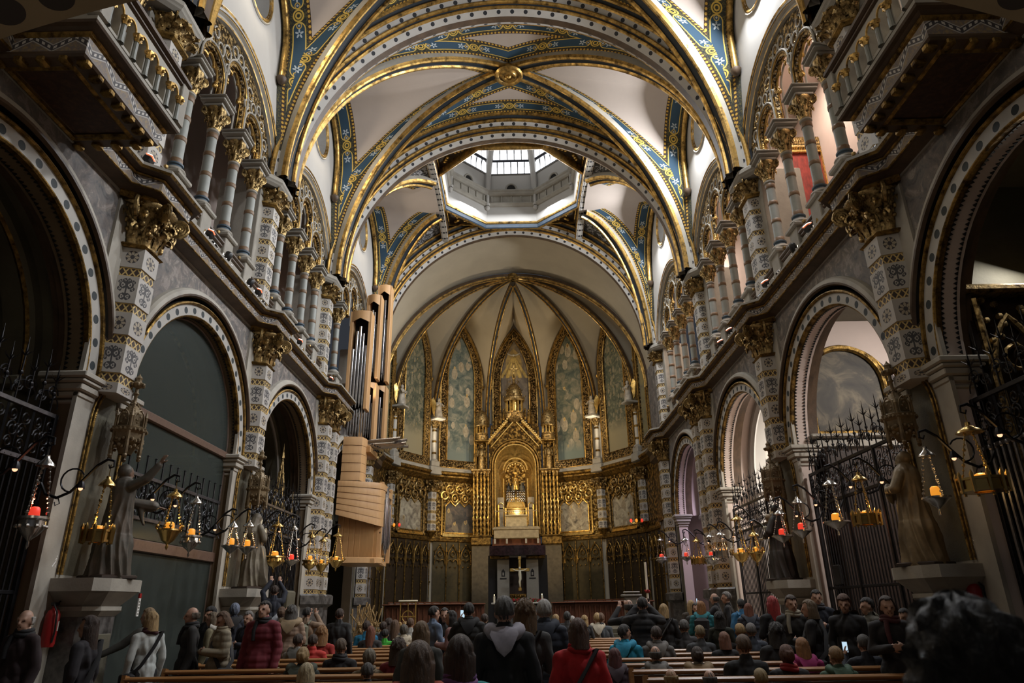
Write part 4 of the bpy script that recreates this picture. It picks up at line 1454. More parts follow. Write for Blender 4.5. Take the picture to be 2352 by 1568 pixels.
# vertex piers: painted blocks, capital, white shaft, angel
ang = MB()
ang.lathe([(.16, 0), (.19, .03), (.17, .25), (.13, .5), (.15, .62), (.10, .72), (.05, .76)], 10)
ang.ball((0, 0, .84), (.075, .085, .10), 8)
for s in (-1, 1): ang.tube([(s * .13, -.02, .68), (s * .19, -.12, .55), (s * .05, -.20, .60)], [.045, .04, .03], 6)
tmp = ang.build('angel_statue', STATW); ANG = tmp.data; bpy.data.objects.remove(tmp)
wg = MB()
for s in (-1, 1):
    wg.grid([[V3(s * .04, .10, .62), V3(s * .12, .14, .80), V3(s * .16, .20, 1.0)], [V3(s * .10, .16, .35), V3(s * .22, .22, .55), V3(s * .26, .26, .86)], [V3(s * .08, .18, .05), V3(s * .16, .24, .25), V3(s * .24, .27, .6)]])
tmp = wg.build('wing', GOLDB); WING = tmp.data; bpy.data.objects.remove(tmp)
for q, d in enumerate((-72.5, -43.5, -14.5, 14.5, 43.5, 72.5)):
    p = AV(d, ARAD - .12); yaw = -R_(d)
    g = empty_part('vertex_pier', apse, p); g.rotation_euler = (0, 0, yaw - pi / 2 + pi)
    # local -x faces the nave in half_block, so turn the pier inwards
    g.rotation_euler = (0, 0, pi / 2 + yaw)
    inner = abs(d) < 20
    if not inner:
        stack_blocks(g, .0, 0, 5.75, 8.0, 'R', sc=.72)
        put(CAPB, 'capital', g, (0, 0, 7.98), sc=(.72, .72, .75))
        m = MB(); m.lathe([(.0, 5.35), (.08, 5.42), (.2, 5.6), (.34, 5.76), (.34, 5.8)], 10, a0=pi / 2, a1=1.5 * pi); m.build('corbel', GOLDD, g)
        m = MB(); m.cbox((-.05, 0, 9.2), (.75, .8, .5), .05); m.cbox((-.05, 0, 9.62), (.55, .6, .35), .04)
        m.lathe([(.20, 9.75), (.22, 9.82), (.15, 9.9)], 12, (-.16, 0, 0)); m.build('plinth', STONEL, g)
        m = MB(); m.lathe([(.13, 9.9), (.125, 11.75)], 12, (-.12, 0, 0)); m.box((-.02, -.26, 9.8), (.08, .26, 12.2)); m.build('shaft', SHAFTL, g)
        m = MB()
        for z in (10.25, 10.95, 11.62): m.lathe([(.14, z - .06), (.14, z + .06)], 12, (-.12, 0, 0))
        m.build('painted_ring', GOLDD, g)
        put(CAPS, 'capital', g, (-.12, 0, 11.75), sc=(.85, .85, .75))
        m = MB(); m.cbox((-.32, 0, 12.28), (.95, .66, .14), .03); m.build('abacus', STONEL, g)
        r = empty('statue', 'small pale angel statue with gilt wings on the %s column of the apse' % ('second', 'first', '', '', 'third', 'fourth')[q] if False else 'pale angel statue with gilt wings on the %s white apse column' % ('far left', 'inner left', '', '', 'inner right', 'far right')[q], 'statue', AV(d, ARAD - .60, 12.35), -R_(d), 'angels on the apse columns')
        put(ANG, 'figure', r, sc=(1.3, 1.3, 1.3)); put(WING, 'wing', r, sc=(1.3, 1.3, 1.3))
    # vault rib
    p = AV(d, ARAD - .2)
    D = [V3(p.x + (0 - p.x) * (1 - cos(pi / 2 * i / 30)), p.y + (AY + .15 - p.y) * (1 - cos(pi / 2 * i / 30)), (12.6 if not inner else 12.2) + (19.3 - 12.6) * sin(pi / 2 * i / 30)) for i in range(31)]
    side = V3(p.x, p.y - AY, 0).cross(V3(0, 0, 1))
    r = MB(); r.sweep(rib_frames(D, side), [(a * .52, b * .7) for a, b in RIBP], RIBM); r.build('apse_rib', [GOLD, BROWN, NAVY], apse, smooth=50)
# barrel strip and its end rib
m = MB(); rows = []
for yy, rise in ((31.4, 7.35), (35.2, 6.9)):
    rows.append([V3(7.2 * cos(pi * i / 40), yy, 12.7 + rise * sin(pi * i / 40)) for i in range(41)])
m.grid(rows); m.build('barrel_web', PLASTD, apse, smooth=60)
D = [V3(7.15 * cos(pi * i / 60), AY + .1, 12.6 + 6.75 * sin(pi * i / 60)) for i in range(61)]
fr = []
for i, p in enumerate(D):
    t = (D[min(i + 1, 60)] - D[max(i - 1, 0)]).normalized(); b = t.cross(V3(0, 1, 0))
    if b.dot(V3(0, AY, 12.6) - p) < 0: b = -b
    fr.append((p, V3(0, 1, 0), b))
m = MB(); m.sweep(fr, [(a * .55, b * .7) for a, b in RIBP], RIBM); m.build('apse_rib', [GOLD, BROWN, NAVY], apse, smooth=50)
m = MB(); m.lathe([(.3, .2), (.3, .05), (.36, 0), (.30, -.06), (.24, -.05), (.2, -.02), (.06, -.05), (0, -.05)], 18, (0, AY + .1, 19.2)); m.build('boss', GOLDD, apse)

# ------------------------------------------------------------------ altarpiece
def KIDS_OF(o): return [q for q in bpy.data.objects if q.parent == o]


RY = 40.9
ret = empty('altarpiece', 'gilded altarpiece with lit arched niche, clustered colonnettes and domed turrets in the apse', 'altarpiece', (-.05, RY, 0))
def twisted(z0, z1, x, y, r=.055):
    m = MB(); n = 40
    m.tube([(x, y, z0), (x, y, z1)], r * .8, 6)
    for k in range(2):
        m.tube([(x + r * .75 * cos(i * .85 + k * pi), y + r * .75 * sin(i * .85 + k * pi), z0 + (z1 - z0) * i / n) for i in range(n + 1)], r * .45, 4)
    return m
for sg in (-1, 1):
    m = MB(); m.box((sg * 2.05 - .52, -.05, .9), (sg * 2.05 + .52, .6, 5.0)); m.build('pier_base', simple_cache('pier', (.13, .105, .065)), ret, smooth=0)
    m = MB(); m.cbox((sg * 2.05, .2, 5.25), (1.15, .75, .5), .06); m.cbox((sg * 2.05, .2, 5.52), (1.25, .85, .10), .03); m.build('pier_plinth', GOLDD, ret)
    m = MB(); m.box((sg * 2.05 - .46, .05, 5.5), (sg * 2.05 + .46, .5, 9.1)); m.build('pier_core', CARVD, ret, smooth=0)
    for i in range(5):
        m = twisted(5.55, 9.05, sg * (1.62 + .215 * i), -.06 - .05 * (i % 2)); m.build('twisted_colonnette', GOLDB, ret)
    m = MB()
    for i in range(5):
        m.lathe([(.05, 0), (.07, .1), (.11, .2), (.11, .26)], 8, (sg * (1.62 + .215 * i), -.06, 9.0)); m.ball((sg * (1.62 + .215 * i), -.12, 9.12), .08, 6)
    m.cbox((sg * 2.05, .1, 9.32), (1.2, .8, .14), .04); m.build('pier_capital', GOLDP, ret)
    # side turret with figure and domed lantern
    tx = sg * 2.03
    m = MB(); m.box((tx - .36, .1, 9.4), (tx + .36, .5, 11.5)); m.build('turret_niche', CARVD, ret, smooth=0)
    m = MB()
    for q in (-.32, .32): m.tube([(tx + q, -.1, 9.4), (tx + q, -.1, 11.5)], .05, 6)
    m.cbox((tx, .1, 11.55), (.85, .7, .12), .03); m.build('turret_frame', GOLDD, ret)
    m = MB(); m.lathe([(.20, 9.45), (.24, 9.5), (.19, 10.1), (.20, 10.55), (.12, 10.75), (.06, 10.8)], 10, (tx, -.05, 0)); m.ball((tx, -.05, 10.95), (.10, .11, .15), 8)
    for q in (-1, 1): m.tube([(tx + q * .18, -.05, 10.65), (tx + q * .22, -.2, 10.3), (tx + q * .05, -.28, 10.35)], .05, 6)
    m.build('figure', GOLDP, ret)
    m = MB(); m.lathe([(.30, 11.6), (.40, 11.66), (.42, 12.0), (.36, 12.05), (.40, 12.1), (.40, 12.14)], 12, (tx, .15, 0)); m.build('turret_gallery', GOLDP, ret)
    m = MB()
    for q in range(10): a = 2 * pi * q / 10; m.tube([(tx + .33 * cos(a), .15 + .33 * sin(a), 12.1), (tx + .33 * cos(a), .15 + .33 * sin(a), 12.75)], .035, 5)
    m.build('turret_colonnette', GOLDB, ret)
    m = MB(); m.lathe([(.40, 12.72), (.44, 12.78), (.42, 12.86), (.40, 12.9), (.41, 13.1), (.36, 13.4), (.24, 13.65), (.08, 13.78), (.05, 13.95), (0, 14.0)], 14, (tx, .15, 0)); m.build('turret_dome', GOLDP, ret)
# arched niche surround
HW, ZS = 1.27, 9.58
arcp = [(HW * cos(a), ZS + HW * 1.08 * sin(a)) for a in [pi * i / 28 for i in range(29)]]
outer_ = [(1.60, 5.5), (1.60, 11.9), (0, 13.75), (-1.60, 11.9), (-1.60, 5.5)]
m = MB(); poly = [(HW, 5.5), (1.6, 5.5), (1.6, 10.95), (0, 12.55), (-1.6, 10.95), (-1.6, 5.5), (-HW, 5.5)] + arcp[::-1]
m.plate(poly, [], lambda u, v, w: V3(u, .1 + w, v), .4); m.build('niche_surround', CARVD, ret, smooth=0)
for rr, tt, dy, mt in ((HW - .05, .05, .06, GOLDB), (HW + .10, .055, .03, GOLD), (HW + .24, .05, .05, GOLDD)):
    m = MB(); m.tube([(-rr, dy, 5.6)] + [(rr * cos(a), dy, ZS + rr * 1.08 * sin(a)) for a in [pi - pi * i / 28 for i in range(29)]] + [(rr, dy, 5.6)], tt, 6); m.build('niche_moulding', mt, ret)
m = MB()
for sg in (-1, 1):
    m.tube([(sg * 1.72, 0, 11.75), (sg * .86, 0, 12.75), (sg * .45, 0, 13.2)], .09, 6)
    for i in range(14):
        t = i / 13; m.ball((sg * (1.72 - 1.27 * t), -.06, 11.85 + 1.45 * t), .075, 6)
    m.tube([(sg * 1.45, .03, 11.6), (0, .03, 13.25)], .05, 6)
m.build('gable_moulding', GOLDB, ret)
m = MB()
for sg in (-1, 1):
    for q, (x, z, s) in enumerate(((1.42, 12.3, .8), (1.15, 12.75, .9), (.88, 13.1, 1.0), (.66, 13.3, .85))):
        m.lathe([(.11 * s, 0), (.13 * s, .05), (.10 * s, .4 * s), (.11 * s, .6 * s), (.05, .72 * s)], 8, (sg * x, .2, z)); m.ball((sg * x, .2, z + .8 * s), .085 * s, 6)
m.build('gable_figure', GOLDD, ret, kind='stuff')
# central turret and cross
m = MB(); m.lathe([(.2, 13.2), (.50, 13.4), (.62, 13.6), (.64, 13.75), (.56, 13.8), (.58, 13.86)], 16, (0, .2, 0)); m.build('central_gallery', GOLDP, ret)
m = MB()
for q in range(12): a = 2 * pi * q / 12; m.tube([(.50 * cos(a), .2 + .50 * sin(a), 13.85), (.50 * cos(a), .2 + .50 * sin(a), 14.75)], .04, 5)
m.lathe([(.3, 13.85), (.3, 14.75)], 10, (0, .2, 0)); m.build('central_colonnette', GOLDB, ret)
m = MB(); m.lathe([(.58, 14.72), (.66, 14.8), (.66, 14.95), (.58, 15.0), (.50, 15.05), (.50, 15.3), (.42, 15.6), (.24, 15.85), (.10, 15.95), (.08, 16.2), (.12, 16.25), (.06, 16.35), (.04, 16.6), (0, 16.62)], 16, (0, .2, 0))
for q in range(8): a = 2 * pi * q / 8; m.ball((.66 * cos(a), .2 + .66 * sin(a), 15.08), .07, 6); m.ball((.5 * cos(a), .2 + .5 * sin(a), 15.5), .05, 5); m.ball((.30 * cos(a), .2 + .3 * sin(a), 16.05), .05, 5)
m.build('central_dome', GOLDP, ret)
m = MB(); m.box((-.035, .17, 16.5), (.035, .23, 17.5)); m.box((-.26, .17, 17.1), (.26, .23, 17.18))
for p in ((0, 17.5), (-.26, 17.14), (.26, 17.14)): m.ball((p[0], .2, p[1]), .07, 6)
m.build('cross', GOLD, ret)
# rays of light painted above: part of the mural, as gilt strips with a dove
m = MB()
for q in range(5):
    a = (q - 2) * .22; m.add([V3(.05 * sin(a) - .01, 1.10, 17.0), V3(.05 * sin(a) + .03, 1.10, 17.0), V3(sin(a) * 1.9 + .12, 1.10, 15.5), V3(sin(a) * 1.9 - .12, 1.10, 15.5)], [(0, 1, 2, 3)])
m.build('gilt_ray', simple_cache('ray', (.55, .40, .12)), ret, smooth=0)
m = MB(); m.plate(gothic(.52, 15.6, 16.5, 17.5, 8), [], lambda u, v, w: V3(u, 1.12, v), 0); m.build('gilt_glow', simple_cache('glow', (.38, .28, .11)), ret, smooth=0)
m = MB(); m.ball((0, 1.08, 17.05), (.08, .04, .10), 6); m.grid([[V3(-.42, 1.08, 17.22), V3(-.2, 1.08, 17.10), V3(0, 1.08, 17.05)], [V3(-.40, 1.08, 17.12), V3(-.2, 1.08, 17.0), V3(0, 1.08, 16.98)]]); m.grid([[V3(.42, 1.08, 17.22), V3(.2, 1.08, 17.10), V3(0, 1.08, 17.05)], [V3(.40, 1.08, 17.12), V3(.2, 1.08, 17.0), V3(0, 1.08, 16.98)]]); m.build('dove', simple_cache('dove', (.5, .48, .42)), ret)
# niche interior
m = MB()
m.grid([[V3(1.4 * cos(a), .3 + 1.5 * sin(a), z) for a in [pi * i / 20 for i in range(21)]] for z in (5.0, 9.58)] + [[V3(1.4 * cos(a) * cos(b), .3 + 1.5 * sin(a) * cos(b), 9.58 + 1.45 * sin(b)) for a in [pi * i / 20 for i in range(21)]] for b in (.25, .5, .75, 1.0, 1.25, 1.5)])
m.build('niche_vault', NICHE, ret, smooth=60)
m = MB()
for sg in (-1, 1):
    m.tube([(sg * .72, .75, 7.9)] + [(sg * .72, .75, 9.8)], .06, 6); m.tube([(sg * 1.05, .5, 5.9), (sg * 1.05, .5, 8.2)], .07, 8)
    m.tube([(sg * .62, .35, 5.9), (sg * .62, .35, 8.0)], .055, 8)
m.tube([(.72 * cos(a), .75, 10.3 + .75 * sin(a)) for a in [pi * i / 16 for i in range(17)]], .06, 6)
m.tube([(.6 * cos(a), .8, 10.2 + .62 * sin(a)) for a in [pi * i / 16 for i in range(17)]], .04, 6)
for i in range(9): m.ball((.45 * cos(pi * i / 8), .75, 10.25 + .42 * sin(pi * i / 8)), .08, 6)
m.cbox((0, .7, 8.0), (2.3, .4, .14), .04); m.build('inner_arcade', GOLDB, ret)
m = MB(); m.add([V3(.6, .9, 8.1), V3(-.6, .9, 8.1), V3(-.6, .9, 10.2)] + [V3(-.6 * cos(a), .9, 10.2 + .6 * sin(a)) for a in [pi * i / 12 for i in range(1, 12)]] + [V3(.6, .9, 10.2)], [tuple(range(15))]); m.build('silver_throne_back', CARVG, ret, smooth=0)
m = MB(); m.lathe([(.22, 9.25), (.24, 9.3), (.18, 9.7), (.16, 9.95), (.07, 10.02)], 10, (0, .7, 0)); m.ball((0, .68, 10.12), (.08, .09, .11), 8); m.lathe([(.09, 10.2), (.11, 10.3)], 8, (0, .68, 0)); m.lathe([(.09, 9.5), (.07, 9.75), (.03, 9.8)], 8, (0, .52, 0)); m.ball((0, .52, 9.86), .055, 6)
m.build('seated_figure', GOLDB, ret)
m = MB()
for sg in (-1, 1):
    x0, x1 = (sg * .06, sg * .56) if sg > 0 else (-.56, -.06)
    for i in range(4):
        for j in range(4):
            cx, cz = x0 + .5 * (i + .5) / 4, 8.55 + .6 * (j + .5) / 4
            m.ring((cx, .45, cz), .062, .014, 8, 4, U=(1, 0, 0), Vv=(0, 0, 1))
    m.tube([(x0, .45, 8.53), (x1, .45, 8.53), (x1, .45, 9.17), (x0, .45, 9.17)], .02, 4, closed=True)
m.build('silver_balustrade', SILVER, ret)
m = MB(); m.cbox((0, .45, 5.75), (1.25, .5, .75), .04); m.cbox((0, .4, 6.15), (1.35, .6, .08), .02); m.build('altar_front', simple_cache('altfront', (.62, .52, .32)), ret)
m = MB(); m.tube([(.52 * cos(a), .55, 6.75 + .6 * sin(a)) for a in [pi * i / 16 for i in range(17)]], .06, 6); m.add([V3(.5, .62, 6.4), V3(-.5, .62, 6.4)] + [V3(-.5 * cos(a), .62, 6.75 + .55 * sin(a)) for a in [pi * i / 12 for i in range(13)]], [tuple(range(15))]); m.box((-.45, .4, 6.3), (.45, .5, 6.42))
for i in range(7): m.ball((-.36 + .12 * i, .4, 6.47), .045, 6)
m.build('tabernacle_arch', GOLDB, ret)
for sg in (-1, 1):
    m = MB(); m.box((sg * .9 - .2, .5, 6.2), (sg * .9 + .2, .56, 7.9)); m.build('side_panel', simple_cache('sidep', (.42, .36, .26)), ret, smooth=0)
    m = MB(); m.tube([(sg * .16 + sg * .9, .46, 6.3), (sg * .16 + sg * .9, .46, 7.4)] + [(sg * .9 + .16 * sg * cos(a), .46, 7.4 + .16 * sin(a)) for a in [pi * i / 10 for i in range(1, 11)]] + [(sg * .9 - sg * .16, .46, 6.3)], .025, 5); m.build('side_niche_frame', GOLDB, ret)
m = MB(); m.cbox((0, .1, 5.35), (2.75, .9, .12), .03); m.cbox((0, .1, 5.05), (2.6, .8, .50), .04); m.box((-1.3, -.3, 5.4), (1.3, -.26, 5.46)); m.tube([(-1.25, -.2, 6.35), (1.25, -.2, 6.35)], .025, 5); m.build('loggia_parapet', simple_cache('loggia', (.46, .38, .24)), ret)
m = MB()
for x in (-1.24, -.55, .55, 1.24):
    m.cbox((x, -.2, 4.72), (.11, .11, .55), .02)
m.build('loggia_post', STONEL, ret)
m = MB(); m.box((-1.4, .0, 4.35), (1.4, .1, 4.8)); m.build('loggia_back', simple_cache('logback', (.16, .05, .02)), ret, smooth=0)
m = MB(); m.box((-1.6, .3, FZ), (1.6, .5, 5.1)); m.build('lower_wall', DARK, ret, smooth=0)
# visitors at the balcony of the niche, seen as small dark figures
for nm, x, col in (('first', -.42, BLACK), ('second', -.14, STONED), ('third', .36, STONED), ('fourth', .46, BLACK)):
    o = MB(); o.lathe([(.10, 0), (.13, .1), (.12, .3), (.06, .38)], 8, (0, 0, 0)); o.ball((0, 0, .45), (.06, .07, .085), 6)
    q = o.build('person', [col]); q.location = (x - .05, RY + .62, 8.15); tag(q, 'person in dark clothes, %s from the left behind the niche balustrade' % nm, 'person', 'visitors at the niche balcony')

SH = {'turret_niche': -.25, 'turret_frame': -.45, 'figure': -.15, 'turret_gallery': -.55, 'turret_colonnette': -.62, 'turret_dome': -.70, 'gable_moulding': -.85, 'gable_figure': -.85,
      'central_gallery': -.95, 'central_colonnette': -1.05, 'central_dome': -1.12, 'cross': -1.35, 'inner_arcade': -.85, 'silver_throne_back': -.9, 'seated_figure': -1.0, 'silver_balustrade': -1.0,
      'altar_front': .55, 'tabernacle_arch': .45, 'side_panel': -.1, 'side_niche_frame': -.1, 'loggia_parapet': .55, 'loggia_post': .62, 'loggia_back': .55}
for ch in KIDS_OF(ret):
    k_ = ch.name.split('.')[0]
    if k_ in SH: ch.location.z += SH[k_]
# canopy over the high altar, its piers, cross, altar
cy = 37.2
can = empty('altar_canopy', 'dark polished canopy on two pale piers above the high altar', 'canopy', (0, cy, 0))
m = MB()
m.grid([[V3(x, -.5 - .25 * (1 - (x / 1.45) ** 2), z) for z in (4.16, 4.22, 4.60, 4.64)] for x in [-1.45 + 2.9 * i / 24 for i in range(25)]])
m.box((-1.45, -.5, 4.2), (1.45, .5, 4.24)); m.box((-1.45, -.5, 4.60), (1.45, .5, 4.64)); m.build('canopy_fascia', PORPH, can, smooth=40)
for sg in (-1, 1):
    m = MB(); m.box((sg * .75 - .31, -.2, FZ), (sg * .75 + .31, .2, 4.0)); m.build('pier', PANEL, can, smooth=0)
    m = MB(); m.cbox((sg * .92, -.22, 4.08), (.98, .3, .16), .03); m.build('pier_cap', GOLDD, can)
    m = MB(); x = sg * .75
    m.box((x - .09, -.215, 3.15), (x + .09, -.205, 3.40)); m.plate([(x - .09, 3.40), (x + .09, 3.40), (x, 3.52)], [], lambda u, v, w: V3(u, -.21, v), 0); m.box((x - .17, -.215, 3.02), (x + .17, -.205, 3.08)); m.build('painted_emblem', BLACK, can, smooth=0)
    m = MB(); m.box((x - .04, -.222, 3.2), (x + .04, -.216, 3.34)); m.build('emblem_field', PANEL, can, smooth=0)
    m = MB(); m.box((sg * 1.3 - .24, .1, FZ), (sg * 1.3 + .24, .3, 4.2)); m.build('dark_recess', DARK, can, smooth=0)
m = MB(); m.box((-.46, .3, FZ), (.46, .4, 4.1)); m.build('rear_panel', simple_cache('rear', (.05, .03, .02)), can, smooth=0)
m = MB(); m.box((-.42, .0, 2.0), (.42, .1, 2.3)); [m.ball((-.36 + .12 * i, -.02, 2.18 + .04 * (i % 2)), .06, 6) for i in range(7)]; m.build('gilt_footing', GOLDD, can)
cr = empty('crucifix', 'golden crucifix with pale figure hanging under the dark canopy', 'crucifix', (.10, 36.4, 0))
m = MB(); m.box((-.055, -.03, 2.45), (.055, .03, 4.0)); m.box((-.42, -.03, 3.36), (.42, .03, 3.50))
for p in ((0, 4.0), (-.42, 3.43), (.42, 3.43), (0, 2.5)): m.cbox((p[0], 0, p[1]), (.17, .08, .17), .03)
m.build('cross', GOLDB, cr)
m = MB(); m.tube([(0, -.09, 3.42), (0, -.10, 3.2), (.02, -.09, 3.0), (-.02, -.12, 2.85), (0, -.08, 2.62)], [.06, .085, .07, .06, .03], 8); m.ball((0, -.12, 3.50), (.055, .06, .075), 8)
for s in (-1, 1): m.tube([(s * .05, -.09, 3.38), (s * .2, -.07, 3.40), (s * .36, -.05, 3.47)], [.03, .025, .018], 6)
m.build('figure', WAX, cr)
m = MB(); m.tube([(0, 0, 4.0), (0, 0, 4.25)], .012, 4); m.build('hanging_rod', IRON, cr)
al = empty('altar', 'high altar table with cloth below the canopy', 'altar', (0, 34.2, FZ))
m = MB(); m.cbox((0, 0, .45), (2.0, .8, .9), .04); m.build('altar_block', GRANITE, al); m = MB(); m.cbox((0, 0, .94), (2.5, 1.0, .08), .02); m.build('table_slab', STONEL, al)
fb = MB(); rnd = random.Random(5)
for i in range(150): fb.ball((rnd.uniform(-.95, 1.1), rnd.uniform(-.35, .1), rnd.uniform(.02, .16)), rnd.uniform(.03, .055), 5, 0 if rnd.random() < .75 else 1)
o = fb.build('flower_arrangement', [FLOWR, LEAF]); o.location = (.1, 34.2, FZ + .98); tag(o, 'long row of red flowers on the high altar', 'flowers')
for sg in (-1, 1):
    c = empty('candle', 'lit candle at the %s end of the high altar' % ('left' if sg < 0 else 'right'), 'candle', (sg * 1.12, 34.1, FZ + .98))
    m = MB(); m.lathe([(.05, 0), (.05, .28), (.0, .28)], 8); m.build('wax', WAX, c); m = MB(); m.ball((0, 0, .33), (.015, .015, .04), 6); m.build('flame', FLAME, c)
# choir benches
for sx in (-1, 1):
    for row in range(2):
        n = 9
        for i in range(n):
            a = R_(sx * (25 + 6.6 * i)); r = 6.4 - .95 * row
            p = V3(r * sin(a), AY + r * cos(a), FZ)
            if i < 1 and row == 1: continue
            c = empty('choir_chair', 'dark wooden choir chair with pale cushion in the apse half circle', 'chair', p, -a, 'choir chairs around the apse')
            if 'SEATM' not in globals():
                m = MB(); m.cbox((0, .12, .55), (.56, .08, 1.1), .03); m.cbox((0, -.08, .42), (.54, .42, .06), .02)
                for s in (-1, 1): m.box((s * .27 - .02, -.3, 0), (s * .27 + .02, .12, .65))
                t = m.build('seat_frame', REDW); SEATM = t.data; bpy.data.objects.remove(t)
                m = MB(); m.cbox((0, -.08, .47), (.46, .36, .05), .02); m.cbox((0, .06, .9), (.46, .05, .26), .03); t = m.build('cushion', STONE); SEATC = t.data; bpy.data.objects.remove(t)
            put(SEATM, 'seat_frame', c); put(SEATC, 'cushion', c)
    for q, (xa, xb, yy, h) in enumerate(((1.5, 4.6, 32.4, .95), (2.4, 5.6, 30.6, .95))):
        d = empty('choir_desk', 'long red-brown choir desk front, %s row, %s of the altar' % (('rear', 'front')[q], 'left' if sx < 0 else 'right'), 'desk', (sx * (xa + xb) / 2, yy, FZ), group='choir desks')
        m = MB(); m.cbox((0, 0, .45), (xb - xa, .12, .9), .03); m.build('front_panel', REDW, d); m = MB(); m.cbox((0, -.08, .93), (xb - xa + .1, .45, .06), .02); m.build('desk_top', REDW, d)
        m = MB()
        for i in range(int((xb - xa) / .22)): m.lathe([(.04, .1), (.05, .2), (.03, .45), (.05, .7), (.04, .8)], 6, (-(xb - xa) / 2 + .14 + .22 * i, -.10, 0))
        m.build('baluster', REDW, d)

# ------------------------------------------------------------------ side chapels, screens, gates
for sx, side in ((-1, 'left'), (1, 'right')):
    w = empty('wall_outer_' + side, 'back and partition walls of the %s side chapels' % side, 'wall', kind='structure')
    for bi, c in enumerate(BAYC):
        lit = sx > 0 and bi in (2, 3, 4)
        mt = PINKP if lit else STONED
        X0, X1 = WX + WT + .3, 11.5
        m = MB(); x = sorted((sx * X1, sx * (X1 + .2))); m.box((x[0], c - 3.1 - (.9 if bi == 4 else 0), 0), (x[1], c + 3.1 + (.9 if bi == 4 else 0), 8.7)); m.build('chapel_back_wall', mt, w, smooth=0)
        for e in (-1, 1):
            yw = c + e * (3.05 if bi < 4 else 3.7)
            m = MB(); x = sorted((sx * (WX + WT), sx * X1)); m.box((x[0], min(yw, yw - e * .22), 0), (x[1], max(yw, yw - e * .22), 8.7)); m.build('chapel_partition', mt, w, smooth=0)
        # barrel vault with a moulded rib
        r = 2.83
        flat = sx > 0 and bi in (1, 2)
        m = MB()
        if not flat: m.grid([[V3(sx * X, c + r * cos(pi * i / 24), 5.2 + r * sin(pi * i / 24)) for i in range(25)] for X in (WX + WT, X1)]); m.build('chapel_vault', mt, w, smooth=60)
        if bi and not flat:
            m = MB()
            for X, rr in ((8.1, 2.6), (9.6, 2.75)):
                fr = [(V3(sx * X, c, 5.2) + V3(0, cos(pi * i / 28), sin(pi * i / 28)) * rr, V3(0, cos(pi * i / 28), sin(pi * i / 28)), V3(-sx, 0, 0)) for i in range(29)]
                m.sweep(fr, [(.3, .3), (.05, .3), (.0, .24), (-.04, .2), (.0, .14), (.0, -.2), (.3, -.2)], [0, 0, 1, 1, 0, 0])
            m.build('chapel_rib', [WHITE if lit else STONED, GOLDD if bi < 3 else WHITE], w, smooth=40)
            for e in (-1, 1):
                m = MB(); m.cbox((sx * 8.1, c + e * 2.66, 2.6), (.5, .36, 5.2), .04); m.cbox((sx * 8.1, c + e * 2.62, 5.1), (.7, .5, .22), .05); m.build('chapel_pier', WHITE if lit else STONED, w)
    m = MB(); x = sorted((sx * (WX + .3), sx * 11.7)); m.box((x[0], -4, 8.6), (x[1], 31.2, 8.75)); m.build('chapel_roof', STONED, w, smooth=0)

# canvas in the second right chapel, relief in the crossing chapel, carved altar in the nearest one
cv = empty('painting', 'dark round-topped canvas in a carved frame in the second right chapel', 'painting', (8.45, 16.68, 5.55))
m = MB(); G = [(.95, 0), (.95, 1.3)] + [(.95 * cos(pi * i / 16), 1.3 + .95 * sin(pi * i / 16)) for i in range(1, 16)] + [(-.95, 1.3), (-.95, 0)]
m.plate(G[::-1], [], lambda u, v, w: V3(u, 0, v), 0); m.build('canvas', CHAPP, cv, smooth=0)
m = MB(); m.tube([(a, -.05, b) for a, b in G], .08, 6, closed=True); m.tube([(a * 1.16, -.03, b * 1.06 - .1) for a, b in G], .04, 6, closed=True); m.build('frame', GOLDD, cv)
m = MB(); m.plate([(a * 1.45, b * 1.12 - .3) for a, b in G[::-1]], [], lambda u, v, w: V3(u, .04 + w, v), .05); m.build('dark_surround', DWOOD, cv, smooth=0)
m = MB(); m.cbox((0, -.2, -.35), (2.4, .5, .22), .05); m.cbox((0, -.2, -.15), (2.6, .6, .10), .03); m.build('altar_ledge', STONE, cv)
m = MB(); m.cbox((0, -.25, -3.0), (2.2, .7, 5.0), .05); m.build('altar_body', DWOOD, cv)
rl = empty('relief', 'pale carved relief panel lit in violet in the crossing chapel', 'relief', (10.6, 28.9, 0))
m = MB(); m.cbox((0, 0, 3.9), (.25, 3.4, 7.6), .05); m.build('panel', RELIEF, rl); rnd = random.Random(9); m = MB()
for i in range(60): m.ball((-.14, rnd.uniform(-1.5, 1.5), rnd.uniform(3.5, 7.4)), (.12, rnd.uniform(.12, .3), rnd.uniform(.15, .4)), 7)
m.build('carved_figure', RELIEF, rl); m = MB(); m.cbox((-.15, 0, 3.3), (.5, 3.5, .18), .04); m.cbox((-.15, 0, 5.6), (.3, 3.5, .12), .04); m.build('ledge', STONEL, rl)
rt = empty('side_altar', 'dark carved altar with gilt tracery in the nearest right chapel', 'altar', (8.9, 10.45, 0))
rt.rotation_euler = (0, 0, pi / 2)
m = MB(); m.cbox((0, 0, 3.2), (.35, 3.0, 6.4), .06); m.build('carcase', DWOOD, rt); m = MB()
for y in (-1.4, -.5, .5, 1.4): m.tube([(-.3, y, 1), (-.3, y, 6.2)], .06, 6)
for y in (-.95, 0, .95):
    m.tube([(-.3, y + a, b) for a, b in gothic(.40, 3.0, 4.9, 5.9, 8)], .05, 6); m.ring((-.3, y, 5.2), .2, .035, 10, 4)
    for q in range(12): m.ball((-.3, y + .34 * sin(q * 1.3), 5.4 + .07 * q), .06, 5)
m.cbox((-.2, 0, 6.35), (.5, 3.2, .14), .04); m.build('tracery', GOLDP, rt)
ga = empty('side_altar', 'golden spired altarpiece with a dark-robed saint in the third left chapel', 'altar', (-7.55, 22.1, 0))
ga.rotation_euler = (0, 0, -pi / 2); ga.scale = (.62, .62, .86)
